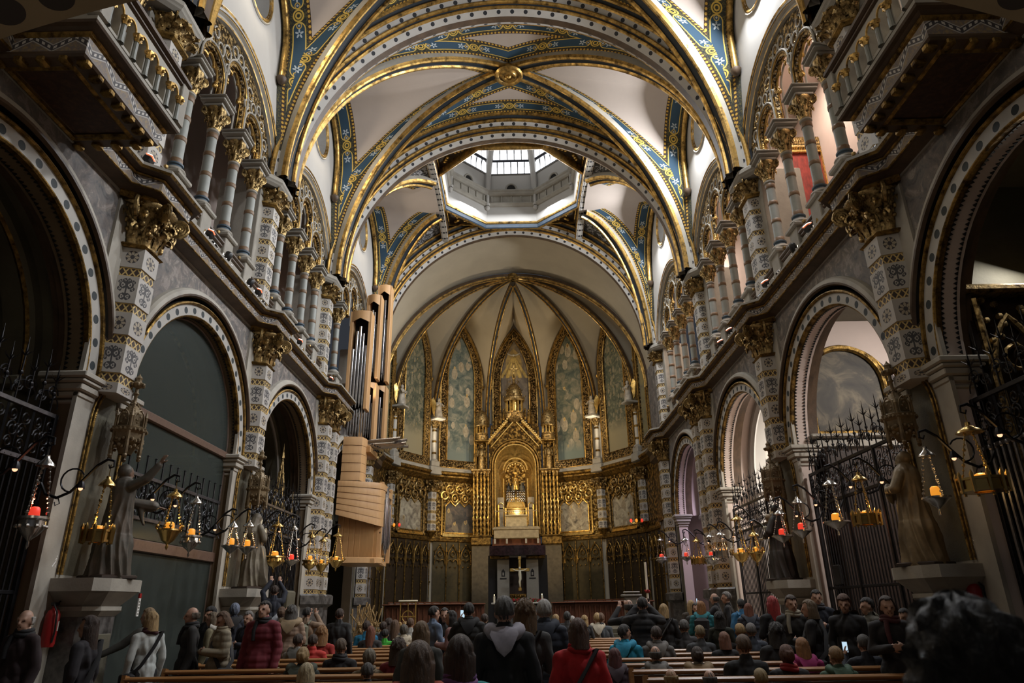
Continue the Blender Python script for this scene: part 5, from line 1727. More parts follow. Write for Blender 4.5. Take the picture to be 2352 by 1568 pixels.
m = MB(); m.cbox((0, 0, 1.3), (1.2, 2.2, 2.6), .06); m.build('altar_base', STONED, ga); m = MB()
for y in (-.75, -.28, .28, .75): m.tube([(.3, y, 2.6), (.3, y, 5.2)], .05, 6); m.lathe([(.09, 5.2), (.06, 5.5), (0, 6.1)], 6, (.3, y, 0))
for y in (-.52, .52): m.tube([(.32, y + a, b) for a, b in gothic(.22, 4.4, 4.7, 5.3, 8)], .035, 5)
m.tube([(.32, a, b) for a, b in gothic(.26, 4.6, 5.0, 5.7, 8)], .04, 5)
for k in range(6): a = 2 * pi * k / 6; m.tube([(.2 + .34 * cos(a), .34 * sin(a), 5.4), (.2, 0, 7.4)], .035, 5); [m.ball((.2 + .34 * cos(a) * (1 - q / 6), .34 * sin(a) * (1 - q / 6), 5.4 + 2 * q / 6), .055, 5) for q in range(6)]
m.lathe([(.12, 7.3), (.04, 7.6), (0, 7.9)], 6, (.2, 0, 0)); m.build('gilt_spire', GOLDP, ga)
m = MB(); m.box((-.15, -.8, 2.6), (-.1, .8, 5.2)); m.build('back_panel', CARVD, ga, smooth=0)
m = MB(); m.lathe([(.30, 2.6), (.28, 3.2), (.22, 3.7), (.10, 4.05)], 10, (.5, -.1, 0)); m.build('robe', BLACK, ga); m = MB(); m.ball((.5, -.1, 4.2), (.11, .11, .15), 8); m.ball((.72, -.25, 3.6), .06, 6); m.build('head', WAX, ga)

# glazed screen in the second left arch
c = BAYC[2]
gs = empty('glass_screen', 'tall tinted glass screen with brown beams in the second left arch', 'screen', (-7.0, c, 0))
def arch_poly(r, z0, z1=None):
    a0 = 0 if z0 < SPZ else math.asin((z0 - SPZ) / r)
    P = ([(r, z0)] if z0 < SPZ else []) + [(r * cos(a), SPZ + r * sin(a)) for a in [a0 + (pi - 2 * a0) * i / 30 for i in range(31)]] + ([(-r, z0)] if z0 < SPZ else [])
    return P
for nm, poly in (('upper_pane', arch_poly(2.38, 5.27)), ('middle_pane', [(2.38, 2.95), (2.38, 5.06), (-2.38, 5.06), (-2.38, 2.95)]), ('lower_pane', [(2.38, .1), (2.38, 2.7), (-2.38, 2.7), (-2.38, .1)])):
    m = MB(); m.plate(poly, [], lambda u, v, w: V3(w, u, v), .012); m.build(nm, GLASS, gs, smooth=0)
for z, h in ((5.16, .17), (2.82, .22)):
    m = MB(); m.cbox((0, 0, z), (.16, 4.8, h), .02); m.build('beam', FRAMEW, gs)
m = MB(); m.tube([(0, a, b) for a, b in arch_poly(2.39, .05)], .03, 4); m.build('edge_frame', FRAMEW, gs)

# wrought iron gates
def bar_mesh(h, r, mat):
    m = MB(); m.tube([(0, 0, 0), (0, 0, h)], r, 6); m.ball((0, 0, h), r * 2.0, 6); t = m.build('bar', mat); me = t.data; bpy.data.objects.remove(t); return me


def scroll(m, o, U, r, turns=1.6, t=.012, flip=1, k=4):
    pts = []
    n = 16
    for i in range(n + 1):
        f = i / n; a = flip * 2 * pi * turns * f; rr = r * (1 - .72 * f)
        pts.append(o + U * (rr * cos(a) - r) + V3(0, 0, rr * sin(a)))
    m.tube(pts, t, k)


def crest_mesh(mat):
    """one repeat of the cresting: spiked bar with thorny scrolls, 0.5 m wide along y"""
    m = MB(); Y = V3(0, 1, 0)
    for y, h in ((-.15, .72), (.10, .55)):
        m.tube([(0, y, 0), (0, y, h)], .014, 5); m.tube([(0, y, h), (0, y, h + .22)], [.016, .002], 5)
        for q in range(5):
            a = 2 * pi * q / 5; m.tube([(0, y, h * .9), (.10 * cos(a), y + .10 * sin(a), h * .9 + .10)], [.012, .002], 4)
        m.ball((0, y, h * .55), .035, 6)
    m.tube([V3(0, -.25 + .25 * (1 - cos(pi * i / 12)), .10 + .22 * sin(pi * i / 12)) for i in range(13)], .012, 4)
    scroll(m, V3(0, .2, .3), Y, .13); scroll(m, V3(0, -.05, .22), Y, .10, flip=-1)
    t = m.build('crest', mat); me = t.data; bpy.data.objects.remove(t); return me


def frieze_mesh(mat):
    m = MB(); Y = V3(0, 1, 0)
    for s in (-1, 1):
        scroll(m, V3(0, .2 * s + (.0), .28), Y * s, .11, 1.5); scroll(m, V3(0, .22 * s, .46), Y * s, .09, 1.5, flip=-1); scroll(m, V3(0, .2 * s, .12), Y * s, .08, 1.4)
        m.tube([(0, .25 * s, 0), (0, .25 * s, .6)], .012, 4)
    m.ring((0, 0, .3), .06, .012, 8, 4); m.tube([(0, 0, 0), (0, 0, .6)], .01, 4)
    t = m.build('frieze', mat); me = t.data; bpy.data.objects.remove(t); return me


def bracket_mesh(mat):
    """S shaped lamp arm growing out along -x, lamp hook at its tip"""
    m = MB()
    P = [V3(0, 0, 0), V3(-.10, 0, -.16), V3(-.28, 0, -.22), V3(-.46, 0, -.14), V3(-.62, 0, .04), V3(-.78, 0, .24), V3(-.92, 0, .33), V3(-1.02, 0, .30), V3(-1.03, 0, .22), V3(-.97, 0, .20), V3(-.95, 0, .25)]
    m.tube(P, [.022] * 7 + [.018, .015, .013, .012], 6)
    m.tube([V3(-.46, 0, -.14) + V3(.17 * cos(a) , 0, .17 + .17 * sin(a)) for a in [-pi / 2 + i * .42 for i in range(11)]], .013, 5)
    m.tube([(-.30, 0, -.22), (-.34, 0, -.30), (-.28, 0, -.33), (-.26, 0, -.28)], .01, 4)
    m.tube([(0, 0, -.25), (0, 0, .3)], .02, 5)
    m.lathe([(.02, .10), (.05, .04), (.055, -.01)], 8, (-.60, 0, -.08))
    t = m.build('bracket', mat); me = t.data; bpy.data.objects.remove(t)
    b = MB(); b.ball((-.60, 0, -.09), .032, 8); t = b.build('reflector_bulb', BULB); mb_ = t.data; bpy.data.objects.remove(t)
    return me, mb_


BARD, BARL = bar_mesh(3.65, .017, IRON), bar_mesh(3.65, .024, IRONL)
CRD, FRD, (BRK, BLB) = crest_mesh(IRON), frieze_mesh(IRON), bracket_mesh(IRON)
LABG = {(-1, 1): 'dark iron gate with spiked crest in the nearest left arch', (-1, 2): 'low scrolled iron grille across the glazed second left arch', (-1, 3): 'dark iron gate in the third left arch before the golden altarpiece',
        (1, 1): 'bright-barred iron gate in the nearest right arch', (1, 2): 'tall iron gate with thorny crest in the second right arch before the painting', (1, 3): 'iron gate with looped crest in the third right arch before a white chapel'}
GATES = {}
for sx in (-1, 1):
    for bi in (1, 2, 3):
        c = BAYC[bi]; low = (sx, bi) == (-1, 2)
        g = empty('gate', LABG[(sx, bi)], 'gate', (sx * (WX + .18), c, 0), group=None, scale=(sx, 1, 1)); GATES[(sx, bi)] = g
        if not low:
            n = 38
            for i in range(n):
                put(BARL if (sx, bi) == (1, 1) else BARD, 'bar', g, (0, -2.3 + 4.6 * i / (n - 1), .08))
        else:
            n = 16
            for i in range(n): put(BARD, 'bar', g, (0, -2.3 + 4.6 * i / (n - 1), 3.25), sc=(1, 1, .33))
        for z, r in (((.25, .03), (1.95, .028), (3.74, .035), (4.46, .035)) if not low else ((3.3, .035), (4.05, .035))):
            m = MB(); m.cbox((0, 0, z), (r * 1.6, 4.7, r * 2), .008); m.build('rail', IRONL if (sx < 0 and z > 3) else IRON, g)
        if not low:
            for y in (-2.3, -.75, .75, 2.3):
                m = MB(); m.cbox((0, y, 2.25), (.07, .07, 4.5), .015); m.build('post', IRON, g)
            for i in range(9):
                put(FRD, 'frieze_scroll', g, (0, -2.1 + 4.2 * i / 8, 3.76), sc=(1, 1, 1.15)); put(CRD, 'crest', g, (0, -2.05 + 4.1 * i / 8, 4.48))
        else:
            for i in range(5): put(FRD, 'frieze_scroll', g, (0, -1.8 + 3.6 * i / 4, 3.33), sc=(1, 1.2, 1.18))
m = MB(); m.cbox((0, 0, 1.6), (.06, .30, .42), .02); q = m.build('notice_board', BLACK); q.location = (WX + .10, BAYC[2] + 1.6, .6); tag(q, 'small black notice hung on the bars of the second right gate', 'notice')

# ------------------------------------------------------------------ bodies grown as one surface
class Body:
    """closed tapered limbs and ovals fused into one continuous mesh by a voxel remesh; faces take the slot of the nearest limb"""
    def __init__(s): s.p = []

    def limb(s, a, b, ra, rb, t): s.p.append(('c', Vector(a), Vector(b), ra, rb, t)); return s

    def oval(s, c, r, t, rot=None): s.p.append(('e', Vector(c), Vector(r), rot, 0, t)); return s

    def chain(s, pts, rs, t):
        for i in range(len(pts) - 1): s.limb(pts[i], pts[i + 1], rs[i], rs[i + 1], t)
        return s

    def mesh(s, name, vox, mats, smooth=3, disp=None):
        m = MB()
        for k, a, b, r0, r1, t in s.p:
            if k == 'c':
                d = b - a; L = d.length
                q = d.to_track_quat('Z', 'Y').to_matrix() if L > 1e-6 else Matrix.Identity(3)
                rows = []
                for th in [pi * i / 5 for i in range(5)][::1]:
                    pass
                prof = [(r0 * sin(x), -r0 * cos(x)) for x in (.35, .8, 1.2, pi / 2)] + [(r1 * sin(x), L - r1 * cos(x)) for x in (pi / 2, 1.95, 2.35, 2.8)]
                base = len(m.v); n = 10
                m.lathe(prof, n, mat=Matrix.Translation(a) @ q.to_4x4())
                k2 = len(prof)
                m.f.append(tuple(base + i * k2 for i in range(n))[::-1]); m.m.append(0)
                m.f.append(tuple(base + i * k2 + k2 - 1 for i in range(n))); m.m.append(0)
            else:
                m.ball(a, tuple(b), 14, mat=r0.to_matrix().to_4x4() if r0 is not None else None, k=9)
        o = m.build(name, [], smooth=0)
        md = o.modifiers.new('r', 'REMESH'); md.mode = 'VOXEL'; md.voxel_size = vox; md.adaptivity = 0
        sm = o.modifiers.new('s', 'SMOOTH'); sm.factor = .5; sm.iterations = smooth
        dg = bpy.context.evaluated_depsgraph_get()
        me = bpy.data.meshes.new_from_object(o.evaluated_get(dg))
        old = o.data; bpy.data.objects.remove(o); bpy.data.meshes.remove(old)
        me.name = name
        for mt in mats: me.materials.append(mt)
        V = np.zeros(len(me.vertices) * 3); me.vertices.foreach_get('co', V); V = V.reshape(-1, 3)
        best = np.full(len(V), 1e9); tag_ = np.zeros(len(V), np.int32)
        for k, a, b, r0, r1, t in s.p:
            if k == 'c':
                d = np.array(b - a); L2 = max(1e-9, d @ d); q = np.clip(((V - np.array(a)) @ d) / L2, 0, 1)
                dist = np.linalg.norm(V - np.array(a) - q[:, None] * d, axis=1) - (r0 + (r1 - r0) * q)
            else:
                w = V - np.array(a)
                if r0 is not None: w = w @ np.array(r0.to_matrix())
                dist = (np.linalg.norm(w / np.array(b), axis=1) - 1) * min(b)
            u = dist < best - 1e-4; best[u] = dist[u]; tag_[u] = t
        if disp is not None:
            V = disp(V, tag_); me.vertices.foreach_set('co', V.ravel())
        lv = np.zeros(len(me.loops), np.int32); me.loops.foreach_get('vertex_index', lv)
        st = np.zeros(len(me.polygons), np.int32); me.polygons.foreach_get('loop_start', st)
        me.polygons.foreach_set('material_index', tag_[lv[st]])
        me.update(); me.shade_smooth()
        return me


def hand(b, w, dirv, palm_n, t, s=1.0, curl=.25):
    """palm, four fingers and a thumb at the wrist w pointing along dirv"""
    d = Vector(dirv).normalized(); n = Vector(palm_n); n = (n - d * n.dot(d)).normalized(); x = d.cross(n)
    w = Vector(w)
    for q in (-.022, 0, .022): b.limb(w + x * q * .6 * s, w + d * .075 * s + x * q * s, .016 * s, .014 * s, t)
    for i, (q, L) in enumerate(((-.030, .062), (-.010, .075), (.010, .07), (.029, .055))):
        p0 = w + d * .085 * s + x * q * s; p1 = p0 + (d * .5 + n * curl * .4) * L * s; p2 = p1 + (d * .45 + n * curl) * L * .7 * s
        b.limb(p0, p1, .0095 * s, .009 * s, t); b.limb(p1, p2, .009 * s, .0075 * s, t)
    p0 = w + d * .03 * s - x * .03 * s; p1 = p0 + (d * .6 - x * .6 + n * .3) * .045 * s; p2 = p1 + (d * .8 - x * .15 + n * .3) * .035 * s
    b.limb(p0, p1, .012 * s, .0105 * s, t); b.limb(p1, p2, .0105 * s, .008 * s, t)


def head(b, c, t, eye=None, yaw=0., tilt=0.):
    """skull, jaw, nose, ears, brow and eyes; faces +y, turned by yaw and nodded by tilt"""
    M = Matrix.Rotation(yaw, 3, 'Z') @ Matrix.Rotation(-tilt, 3, 'X'); c = Vector(c)
    P = lambda x, y, z: c + M @ Vector((x, y, z))
    q = M.to_quaternion()
    b.oval(P(0, -.005, .02), (.074, .094, .105), t, q); b.oval(P(0, .025, -.045), (.056, .066, .075), t, q); b.oval(P(0, .058, -.092), (.028, .026, .022), t, q)
    b.limb(P(0, .090, .012), P(0, .108, -.026), .011, .016, t)
    for s in (-1, 1):
        b.oval(P(s * .078, -.008, -.012), (.011, .022, .034), t, q); b.limb(P(s * .012, .086, .022), P(s * .046, .074, .024), .011, .009, t)
        if eye is not None: b.oval(P(s * .031, .082, .004), (.014, .009, .008), eye, q)
    if eye is not None: b.limb(P(-.02, .083, -.058), P(.02, .083, -.058), .007, .007, eye)


# ------------------------------------------------------------------ statues on pedestals
def pedestal(sx, y, label):
    r = empty('pedestal', label, 'pedestal', (sx * WX, y, 0), scale=(sx, 1, 1))
    m = MB()
    def prism(z0, z1, e0, e1):
        pts = lambda e: [(0.05, -.46 - e), (-.46 - e, -.46 - e), (-.64 - e * .7, -.28 - e * .6), (-.64 - e * .7, .28 + e * .6), (-.46 - e, .46 + e), (.05, .46 + e)]
        a, b = pts(e0), pts(e1); n = 6
        m.add([V3(p[0], p[1], z0) for p in a] + [V3(p[0], p[1], z1) for p in b], [(i, (i + 1) % n, n + (i + 1) % n, n + i) for i in range(n)] + [tuple(range(n))[::-1], tuple(range(n, 2 * n))])
    prism(0, .32, .08, .08); prism(.32, .42, .08, -.06)
    m.build('base', STONED, r, smooth=20); m = MB(); prism(.42, 1.62, -.08, -.08); m.build('shaft', GRANITE, r, smooth=20)
    m = MB(); prism(1.62, 1.70, -.08, .02); prism(1.70, 1.76, .0, .0); prism(1.76, 1.97, -.04, .20); prism(1.97, 2.15, .22, .22); m.build('cap', STONE, r, smooth=20)
    m = MB(); m.cbox((-.58, 0, 1.0), (.03, .4, .75), .01); m.build('shaft_panel', STONED, r)


def canopy(sx, y, label):
    r = empty('statue_canopy', label, 'canopy', (sx * (WX - .22), y - .05, 4.22), scale=(sx * .56, .56, .56))
    rnd = random.Random(int(y * 10)); m = MB()
    oct_ = lambda rr, z: [(rr, z)]
    M8 = Matrix.Rotation(pi / 6, 4, 'Z')
    m.lathe([(.18, -.25), (.30, .0), (.42, .10), (.44, .35), (.50, .42), (.50, .48)], 6, (-.35, 0, 0), mat=None); 
    for k in range(6):
        a = pi / 3 * k; m.lathe([(.05, -.30), (.07, -.2), (.05, .1), (.05, .4)], 6, (-.35 + .43 * cos(a), .43 * sin(a), 0)); m.ball((-.35 + .43 * cos(a), .43 * sin(a), -.33), .07, 6)
    m.build('lower_tier', STATG, r, smooth=30)
    m = MB(); m.lathe([(.50, .46), (.52, .52), (.42, .56), (.36, .6), (.36, .95), (.30, 1.0)], 6, (-.35, 0, 0))
    for k in range(6):
        a = pi / 3 * k; x, yy = -.35 + .44 * cos(a), .44 * sin(a)
        m.lathe([(.05, .5), (.045, .8), (.06, .84), (0, 1.08)], 6, (x, yy, 0))
        a2 = a + pi / 6; c = V3(-.35 + .40 * cos(a2), .40 * sin(a2), .55); u = V3(-sin(a2), cos(a2), 0)
        m.tube([c + u * p + V3(0, 0, q) for p, q in gothic(.15, 0, .22, .48, 6)], .022, 4)
        for q in range(5): m.ball(c + V3(0, 0, .1 + .09 * q) + u * rnd.uniform(-.1, .1), .035, 5)
    m.build('arcaded_tier', STATG, r, smooth=30)
    m = MB(); m.lathe([(.30, .95), (.20, 1.15), (.08, 1.25), (.05, 1.35), (.05, 1.55), (.09, 1.60), (.05, 1.66), (.05, 1.78), (.16, 1.84), (.20, 1.92), (.10, 1.98), (.09, 2.06), (.11, 2.1), (.03, 2.2), (0, 2.26)], 8, (-.35, 0, 0))
    for k in range(6): a = pi / 3 * k; m.ball((-.35 + .17 * cos(a), .17 * sin(a), 1.88), .065, 6)
    for k in range(6):
        a = pi / 3 * k
        for q in range(5): m.ball((-.35 + (.30 - .05 * q) * cos(a), (.30 - .05 * q) * sin(a), .98 + .075 * q), .04, 5)
        for q in range(4): m.ball((-.35 + .47 * cos(a + .26 * q), .47 * sin(a + .26 * q), .45), .045, 5); m.ball((-.35 + .40 * cos(a + .26 * q), .40 * sin(a + .26 * q), .12 + .05 * (q % 2)), .055, 5); m.ball((-.35 + .40 * cos(a + .26 * q), .40 * sin(a + .26 * q), -.02 - .06 * (q % 2)), .05, 5)
    m.build('finial', STATG, r, smooth=40)
    m = MB(); m.tube([(.26, a, b) for a, b in gothic(.80, -3.6, .6, 1.9, 10)], .045, 6); m.tube([(.26, a, b) for a, b in gothic(.95, -3.6, .6, 2.05, 10)], .03, 6); m.build('niche_frame', GOLDD, r)
    m = MB(); m.plate(gothic(.80, -3.6, .6, 1.9, 10), [], lambda u, v, w: V3(.30, u, v), 0); m.build('niche_back', STONED, r, smooth=0)


def robe(b, hh=1.0, w=.30, t=0):
    b.limb((0, 0, .05), (0, 0, .55), w, w * .86, t); b.limb((0, 0, .5), (0, 0, 1.05), w * .84, w * .60, t); b.limb((0, 0, 1.0), (0, 0, 1.36), w * .62, w * .62, t); b.limb((-.13, 0, 1.40), (.13, 0, 1.40), .09, .09, t)
    b.limb((0, 0, 1.4), (0, 0, 1.53), .06, .055, t)


def folds(amp, k, zmax=1.3, tags=(0,)):
    def f(V, T):
        a = np.arctan2(V[:, 1], V[:, 0]); z = V[:, 2]
        m = np.clip((zmax - z) / .35, 0, 1) * (z > .02)
        s1 = 1 - 2 * np.abs(np.sin(a * k * .5 + 1.6 * np.sin(z * 2.3) + .5 * np.sin(a * 3 + z * 5)))
        s2 = 1 - 2 * np.abs(np.sin(z * 6.5 + 2.2 * np.sin(a * 2) + a))
        r = 1 + amp * m * (s1 + .35 * s2)
        V = V.copy(); V[:, 0] *= r; V[:, 1] *= r
        return V
    return f


b = Body(); robe(b, w=.31); head(b, (0, .02, 1.60), 1); b.oval((0, -.035, 1.63), (.10, .11, .12), 0)
b.chain([(.17, 0, 1.38), (.33, .12, 1.50), (.44, .22, 1.72)], [.085, .075, .055], 0); hand(b, (.45, .23, 1.75), (.3, .25, .9), (0, 1, 0), 1, 1.2)
b.chain([(-.17, 0, 1.38), (-.12, .26, 1.18), (.04, .52, 1.14)], [.085, .085, .095], 0); hand(b, (.06, .58, 1.13), (.2, 1, -.05), (0, 0, -1), 1, 1.2)
b.limb((-.04, .40, 1.1), (.0, .46, .86), .07, .03, 0)
ST1 = b.mesh('robed_figure', .013, [STATB, simple('statue_skin', (.20, .12, .08), .5)], disp=folds(.075, 13))
b = Body(); robe(b, w=.28); head(b, (0, .03, 1.58), 1, tilt=-.25); b.oval((0, -.03, 1.62), (.115, .125, .14), 0); b.limb((0, -.05, 1.62), (0, -.12, 1.30), .11, .16, 0)
for s in (-1, 1): b.chain([(s * .17, 0, 1.36), (s * .22, .08, 1.12), (s * .05, .22, 1.25)], [.08, .075, .06], 0)
hand(b, (.03, .22, 1.27), (-.2, .3, .9), (-1, 0, 0), 1, 1.1); hand(b, (-.03, .22, 1.27), (.2, .3, .9), (1, 0, 0), 1, 1.1)
b.limb((.1, .1, .9), (.22, .18, .15), .10, .16, 0)
ST2 = b.mesh('veiled_figure', .013, [simple('statue_veil', (.22, .20, .15), .55, .15, var=.5, vs=4, col2=(.09, .07, .05)), WAX], disp=folds(.07, 11))
b = Body(); robe(b, w=.32); head(b, (0, .02, 1.60), 1); b.oval((0, -.03, 1.64), (.095, .11, .11), 0)
b.chain([(.18, 0, 1.38), (.30, .05, 1.12), (.12, .28, 1.08)], [.085, .08, .06], 0); b.chain([(-.18, 0, 1.38), (-.30, .06, 1.14), (-.10, .28, 1.16)], [.085, .08, .06], 0)
hand(b, (.08, .30, 1.08), (-1, .3, .1), (0, 0, 1), 1, 1.1); hand(b, (-.06, .30, 1.16), (1, .3, .1), (0, 0, -1), 1, 1.1); b.oval((0, .33, 1.12), (.13, .05, .17), 1)
b.limb((.05, .1, .8), (.28, .22, .12), .13, .20, 0)
ST3 = b.mesh('robed_figure', .013, [STATG, simple('statue_book', (.24, .20, .13), .6)], disp=folds(.075, 12))
b = Body(); robe(b, w=.33); head(b, (0, .02, 1.60), 1); b.oval((0, -.02, 1.64), (.10, .11, .11), 0); b.limb((-.15, .08, 1.44), (.18, .06, 1.28), .10, .12, 2); b.limb((.18, .05, 1.3), (.24, .1, .55), .14, .12, 2)
b.chain([(.18, 0, 1.36), (.27, .10, 1.10), (.08, .26, 1.18)], [.085, .08, .06], 2); b.chain([(-.18, 0, 1.36), (-.30, .06, 1.1), (-.16, .26, 1.0)], [.085, .08, .06], 0)
hand(b, (.05, .27, 1.2), (-1, .2, .3), (0, 1, 0), 1, 1.1); hand(b, (-.15, .30, .98), (.3, 1, -.3), (0, 0, 1), 1, 1.1)
ST4 = b.mesh('robed_figure', .013, [simple('statue_habit', (.035, .028, .022), .55, var=.4), WAX, STATG], disp=folds(.065, 12))
for sx, y, me, nm, yaw, sc, lab, mat_ in ((-1, 11.1, ST1, 'hooded friar statue with both arms stretched out on the nearest left pedestal', 0, -.45, 1.02, None), (-1, 17.1, ST2, 'veiled woman statue with joined hands on the second left pedestal', 0, -.6, 1.0, None),
                              (1, 11.1, ST3, 'robed statue clasping a book on the nearest right pedestal', 0, .55, 1.02, None), (1, 17.1, ST4, 'dark-habited statue with a pale shawl on the second right pedestal', 0, .7, 1.0, None)):
    sidew = ('nearest' if y < 14 else 'second') + (' left' if sx < 0 else ' right')
    pedestal(sx, y, 'stone pedestal with flared cap on the %s pier' % sidew)
    canopy(sx, y, 'carved gilt canopy with finial over the %s statue' % sidew)
    r = empty('statue', nm, 'statue', (sx * (WX - .48), y, 2.15), sc)
    put(me, 'figure', r, sc=(lab,) * 3)
    m = MB(); m.cbox((0, 0, .03), (.6, .6, .06), .015); m.build('plinth', DWOOD, r)

# ------------------------------------------------------------------ hanging lamps
def hanging_lamp(lab, loc, H, r, kind, metal, glass):
    """chains, crown, bowl, coloured glass and drop; loc is the top of the chains, H their length"""
    o = empty('sanctuary_lamp', lab, 'lamp', loc, group='hanging votive lamps')
    m = MB(); m.lathe([(.0, .10), (.03, .09), (.035, .05), (.10 * r / .16, -.02), (.11 * r / .16, -.05), (.0, -.06)], 10); m.tube([(0, 0, .08), (0, 0, .26)], .008, 4); m.build('crown', metal, o)
    for k in range(3):
        a = 2 * pi * k / 3 + .5; m = MB()
        p0 = V3(.05 * cos(a), .05 * sin(a), -.03); p1 = V3(r * .95 * cos(a), r * .95 * sin(a), -H)
        m.tube([p0, p0.lerp(p1, .33) + V3(.01 * cos(a), 0, 0), p0.lerp(p1, .66), p1], .007, 4)
        nb = 11
        for q in range(nb): m.ball(p0.lerp(p1, (q + .5) / nb), .016 if q % 3 else .024, 5)
        m.build('chain', metal, o)
    m = MB()
    if kind == 'dish':
        m.lathe([(.0, -.24), (.02, -.22), (.012, -.14), (.05, -.11), (.45 * r, -.09), (.9 * r, -.02), (1.12 * r, .0), (1.12 * r, .025), (.9 * r, .02), (.4 * r, -.03), (0, -.04)], 18, (0, 0, -H))
    elif kind == 'bowl':
        m.lathe([(0, -.34), (.02, -.30), (.015, -.24), (.05, -.20), (.55 * r, -.17), (.95 * r, -.08), (.9 * r, .0), (1.1 * r, .02), (1.05 * r, .05), (.8 * r, .04), (.3 * r, .0)], 18, (0, 0, -H))
        for q in range(10): a = 2 * pi * q / 10; m.ball((.97 * r * cos(a), .97 * r * sin(a), -H - .07), .028, 5)
    elif kind == 'box':
        m.lathe([(.5 * r, -.06), (1.15 * r, -.06), (1.15 * r, -.03), (1.05 * r, -.03), (1.05 * r, .08), (1.15 * r, .08), (1.15 * r, .11), (.8 * r, .11)], 10, (0, 0, -H))
        for q in range(10): a = 2 * pi * q / 10; m.lathe([(.02, -.08), (.025, .1), (.03, .14), (0, .2)], 5, (1.14 * r * cos(a), 1.14 * r * sin(a), -H))
    else:   # basket
        m.lathe([(0, -.30), (.025, -.25), (.02, -.2), (.5 * r, -.14), (.8 * r, -.02), (1.0 * r, .02), (.95 * r, .05)], 14, (0, 0, -H))
        for q in range(6): a = 2 * pi * q / 6; m.tube([(.9 * r * cos(a), .9 * r * sin(a), -H), (1.15 * r * cos(a), 1.15 * r * sin(a), -H + .09), (.95 * r * cos(a), .95 * r * sin(a), -H + .16)], .014, 5); m.ball((1.12 * r * cos(a), 1.12 * r * sin(a), -H + .09), .03, 5)
    m.build('bowl', metal, o, smooth=35)
    m = MB(); m.lathe([(0, .0), (.30 * r, .01), (.38 * r, .07), (.34 * r, .15), (.22 * r, .17)], 12, (0, 0, -H)); m.build('glass', glass, o)
    lamp('POINT', (loc[0], loc[1], loc[2] - H + .24), 2.2, (1.0, .30, .15) if glass is REDG else (1.0, .58, .2), .04)
    return o


LAMPS = [  # px, py of bowl, py of chain top, radius, kind, metal, glass, description
    (75, 1196, 1062, .16, 'bowl', SILVER, REDG, 'silver lamp with red glass before the nearest left gate'),
    (222, 1235, 1108, .17, 'box', BRASS, AMBER, 'dark brass lamp with amber glass beside the friar statue'),
    (388, 1222, 1135, .20, 'basket', BRASS, AMBER, 'bright amber basket lamp before the glass screen'),
    (438, 1236, 1150, .17, 'bowl', SILVER, AMBER, 'silver bowl lamp right of the bright amber lamp before the glass'),
    (530, 1255, 1206, .17, 'dish', SILVER, AMBER, 'pale silver dish lamp hanging on the second left pier'),
    (566, 1258, 1204, .17, 'dish', SILVER, AMBER, 'silver dish lamp on long chains before the veiled statue'),
    (630, 1282, 1205, .21, 'bowl', BRASS, AMBER, 'large gold bowl lamp right of the veiled statue'),
    (668, 1288, 1212, .17, 'dish', SILVER, REDG, 'silver lamp with rosy glass left of the third left pier'),
    (711, 1290, 1230, .17, 'bowl', BRASS, AMBER, 'gold bowl lamp left of the painted crossing pier'),
    (738, 1298, 1240, .18, 'basket', BRASS, AMBER, 'gold basket lamp in front of the painted crossing pier'),
    (772, 1290, 1228, .22, 'basket', BRASS, AMBER, 'ornate amber basket lamp below the organ box'),
    (2260, 1118, 985, .24, 'box', BRASS, AMBER, 'wide brass ring lamp with yellow glass at the nearest right gate'),
    (2152, 1145, 1040, .17, 'dish', SILVER, AMBER, 'silver dish lamp with long drop before the nearest right pier'),
    (1992, 1196, 1096, .19, 'box', BRASS, AMBER, 'yellow glass lamp nearest the book statue'),
    (1922, 1200, 1108, .21, 'dish', SILVER, AMBER, 'wide silver dish lamp with orange glass before the thorny gate'),
    (1842, 1220, 1150, .18, 'dish', SILVER, REDG, 'silver lamp with red glass right of the shawled statue'),
    (1798, 1232, 1176, .18, 'dish', SILVER, REDG, 'silver lamp with pink glass before the shawled statue'),
    (1737, 1272, 1226, .17, 'basket', BRASS, AMBER, 'brown amber basket lamp before the third right gate'),
    (1703, 1274, 1190, .22, 'basket', BRASS, AMBER, 'spread gold basket lamp before the white chapel'),
    (1660, 1274, 1225, .20, 'box', SILVER, AMBER, 'greenish silver lamp on the right crossing pier'),
    (1636, 1280, 1230, .20, 'bowl', SILVER, REDG, 'silver lamp with hanging drop on the right crossing pier'),
    (1605, 1290, 1240, .18, 'box', BRASS, AMBER, 'small brass lamp left of the right crossing pier pair'),
    (1577, 1280, 1238, .18, 'dish', SILVER, REDG, 'small silver lamp in front of the violet chapel'),
    (1520, 1282, 1238, .20, 'bowl', SILVER, REDG, 'lone silver lamp on the far right chancel pier'),
    (872, 1300, 1255, .20, 'basket', BRASS, AMBER, 'gold lamp under the organ on the far left chancel pier'),
]
LAMPPOS = []
for px, py, pt, r, kind, metal, glass, lab in LAMPS:
    sx = -1 if px < 1176 else 1
    X = sx * 5.92
    p = at_x(px, py, X); q = at_y(px, pt, p.y)
    H = max(.35, q.z - p.z)
    hanging_lamp(lab, (X, p.y, p.z + H), H, r * (1.15 if p.y > 15 else 1), kind, metal, glass)
    LAMPPOS.append((sx, p.y, p.z + H, p.z))
    zb = p.z + H + .26 - .25
    bi = min(range(1, 4), key=lambda i: abs(BAYC[i] - p.y)); g = GATES[(sx, bi)]
    ox = -.05 - .02
    k = put(BRK, 'bracket', g, (-.02 - .06, p.y - BAYC[bi], zb)); put(BLB, 'reflector_bulb', g, (-.08, p.y - BAYC[bi], zb))

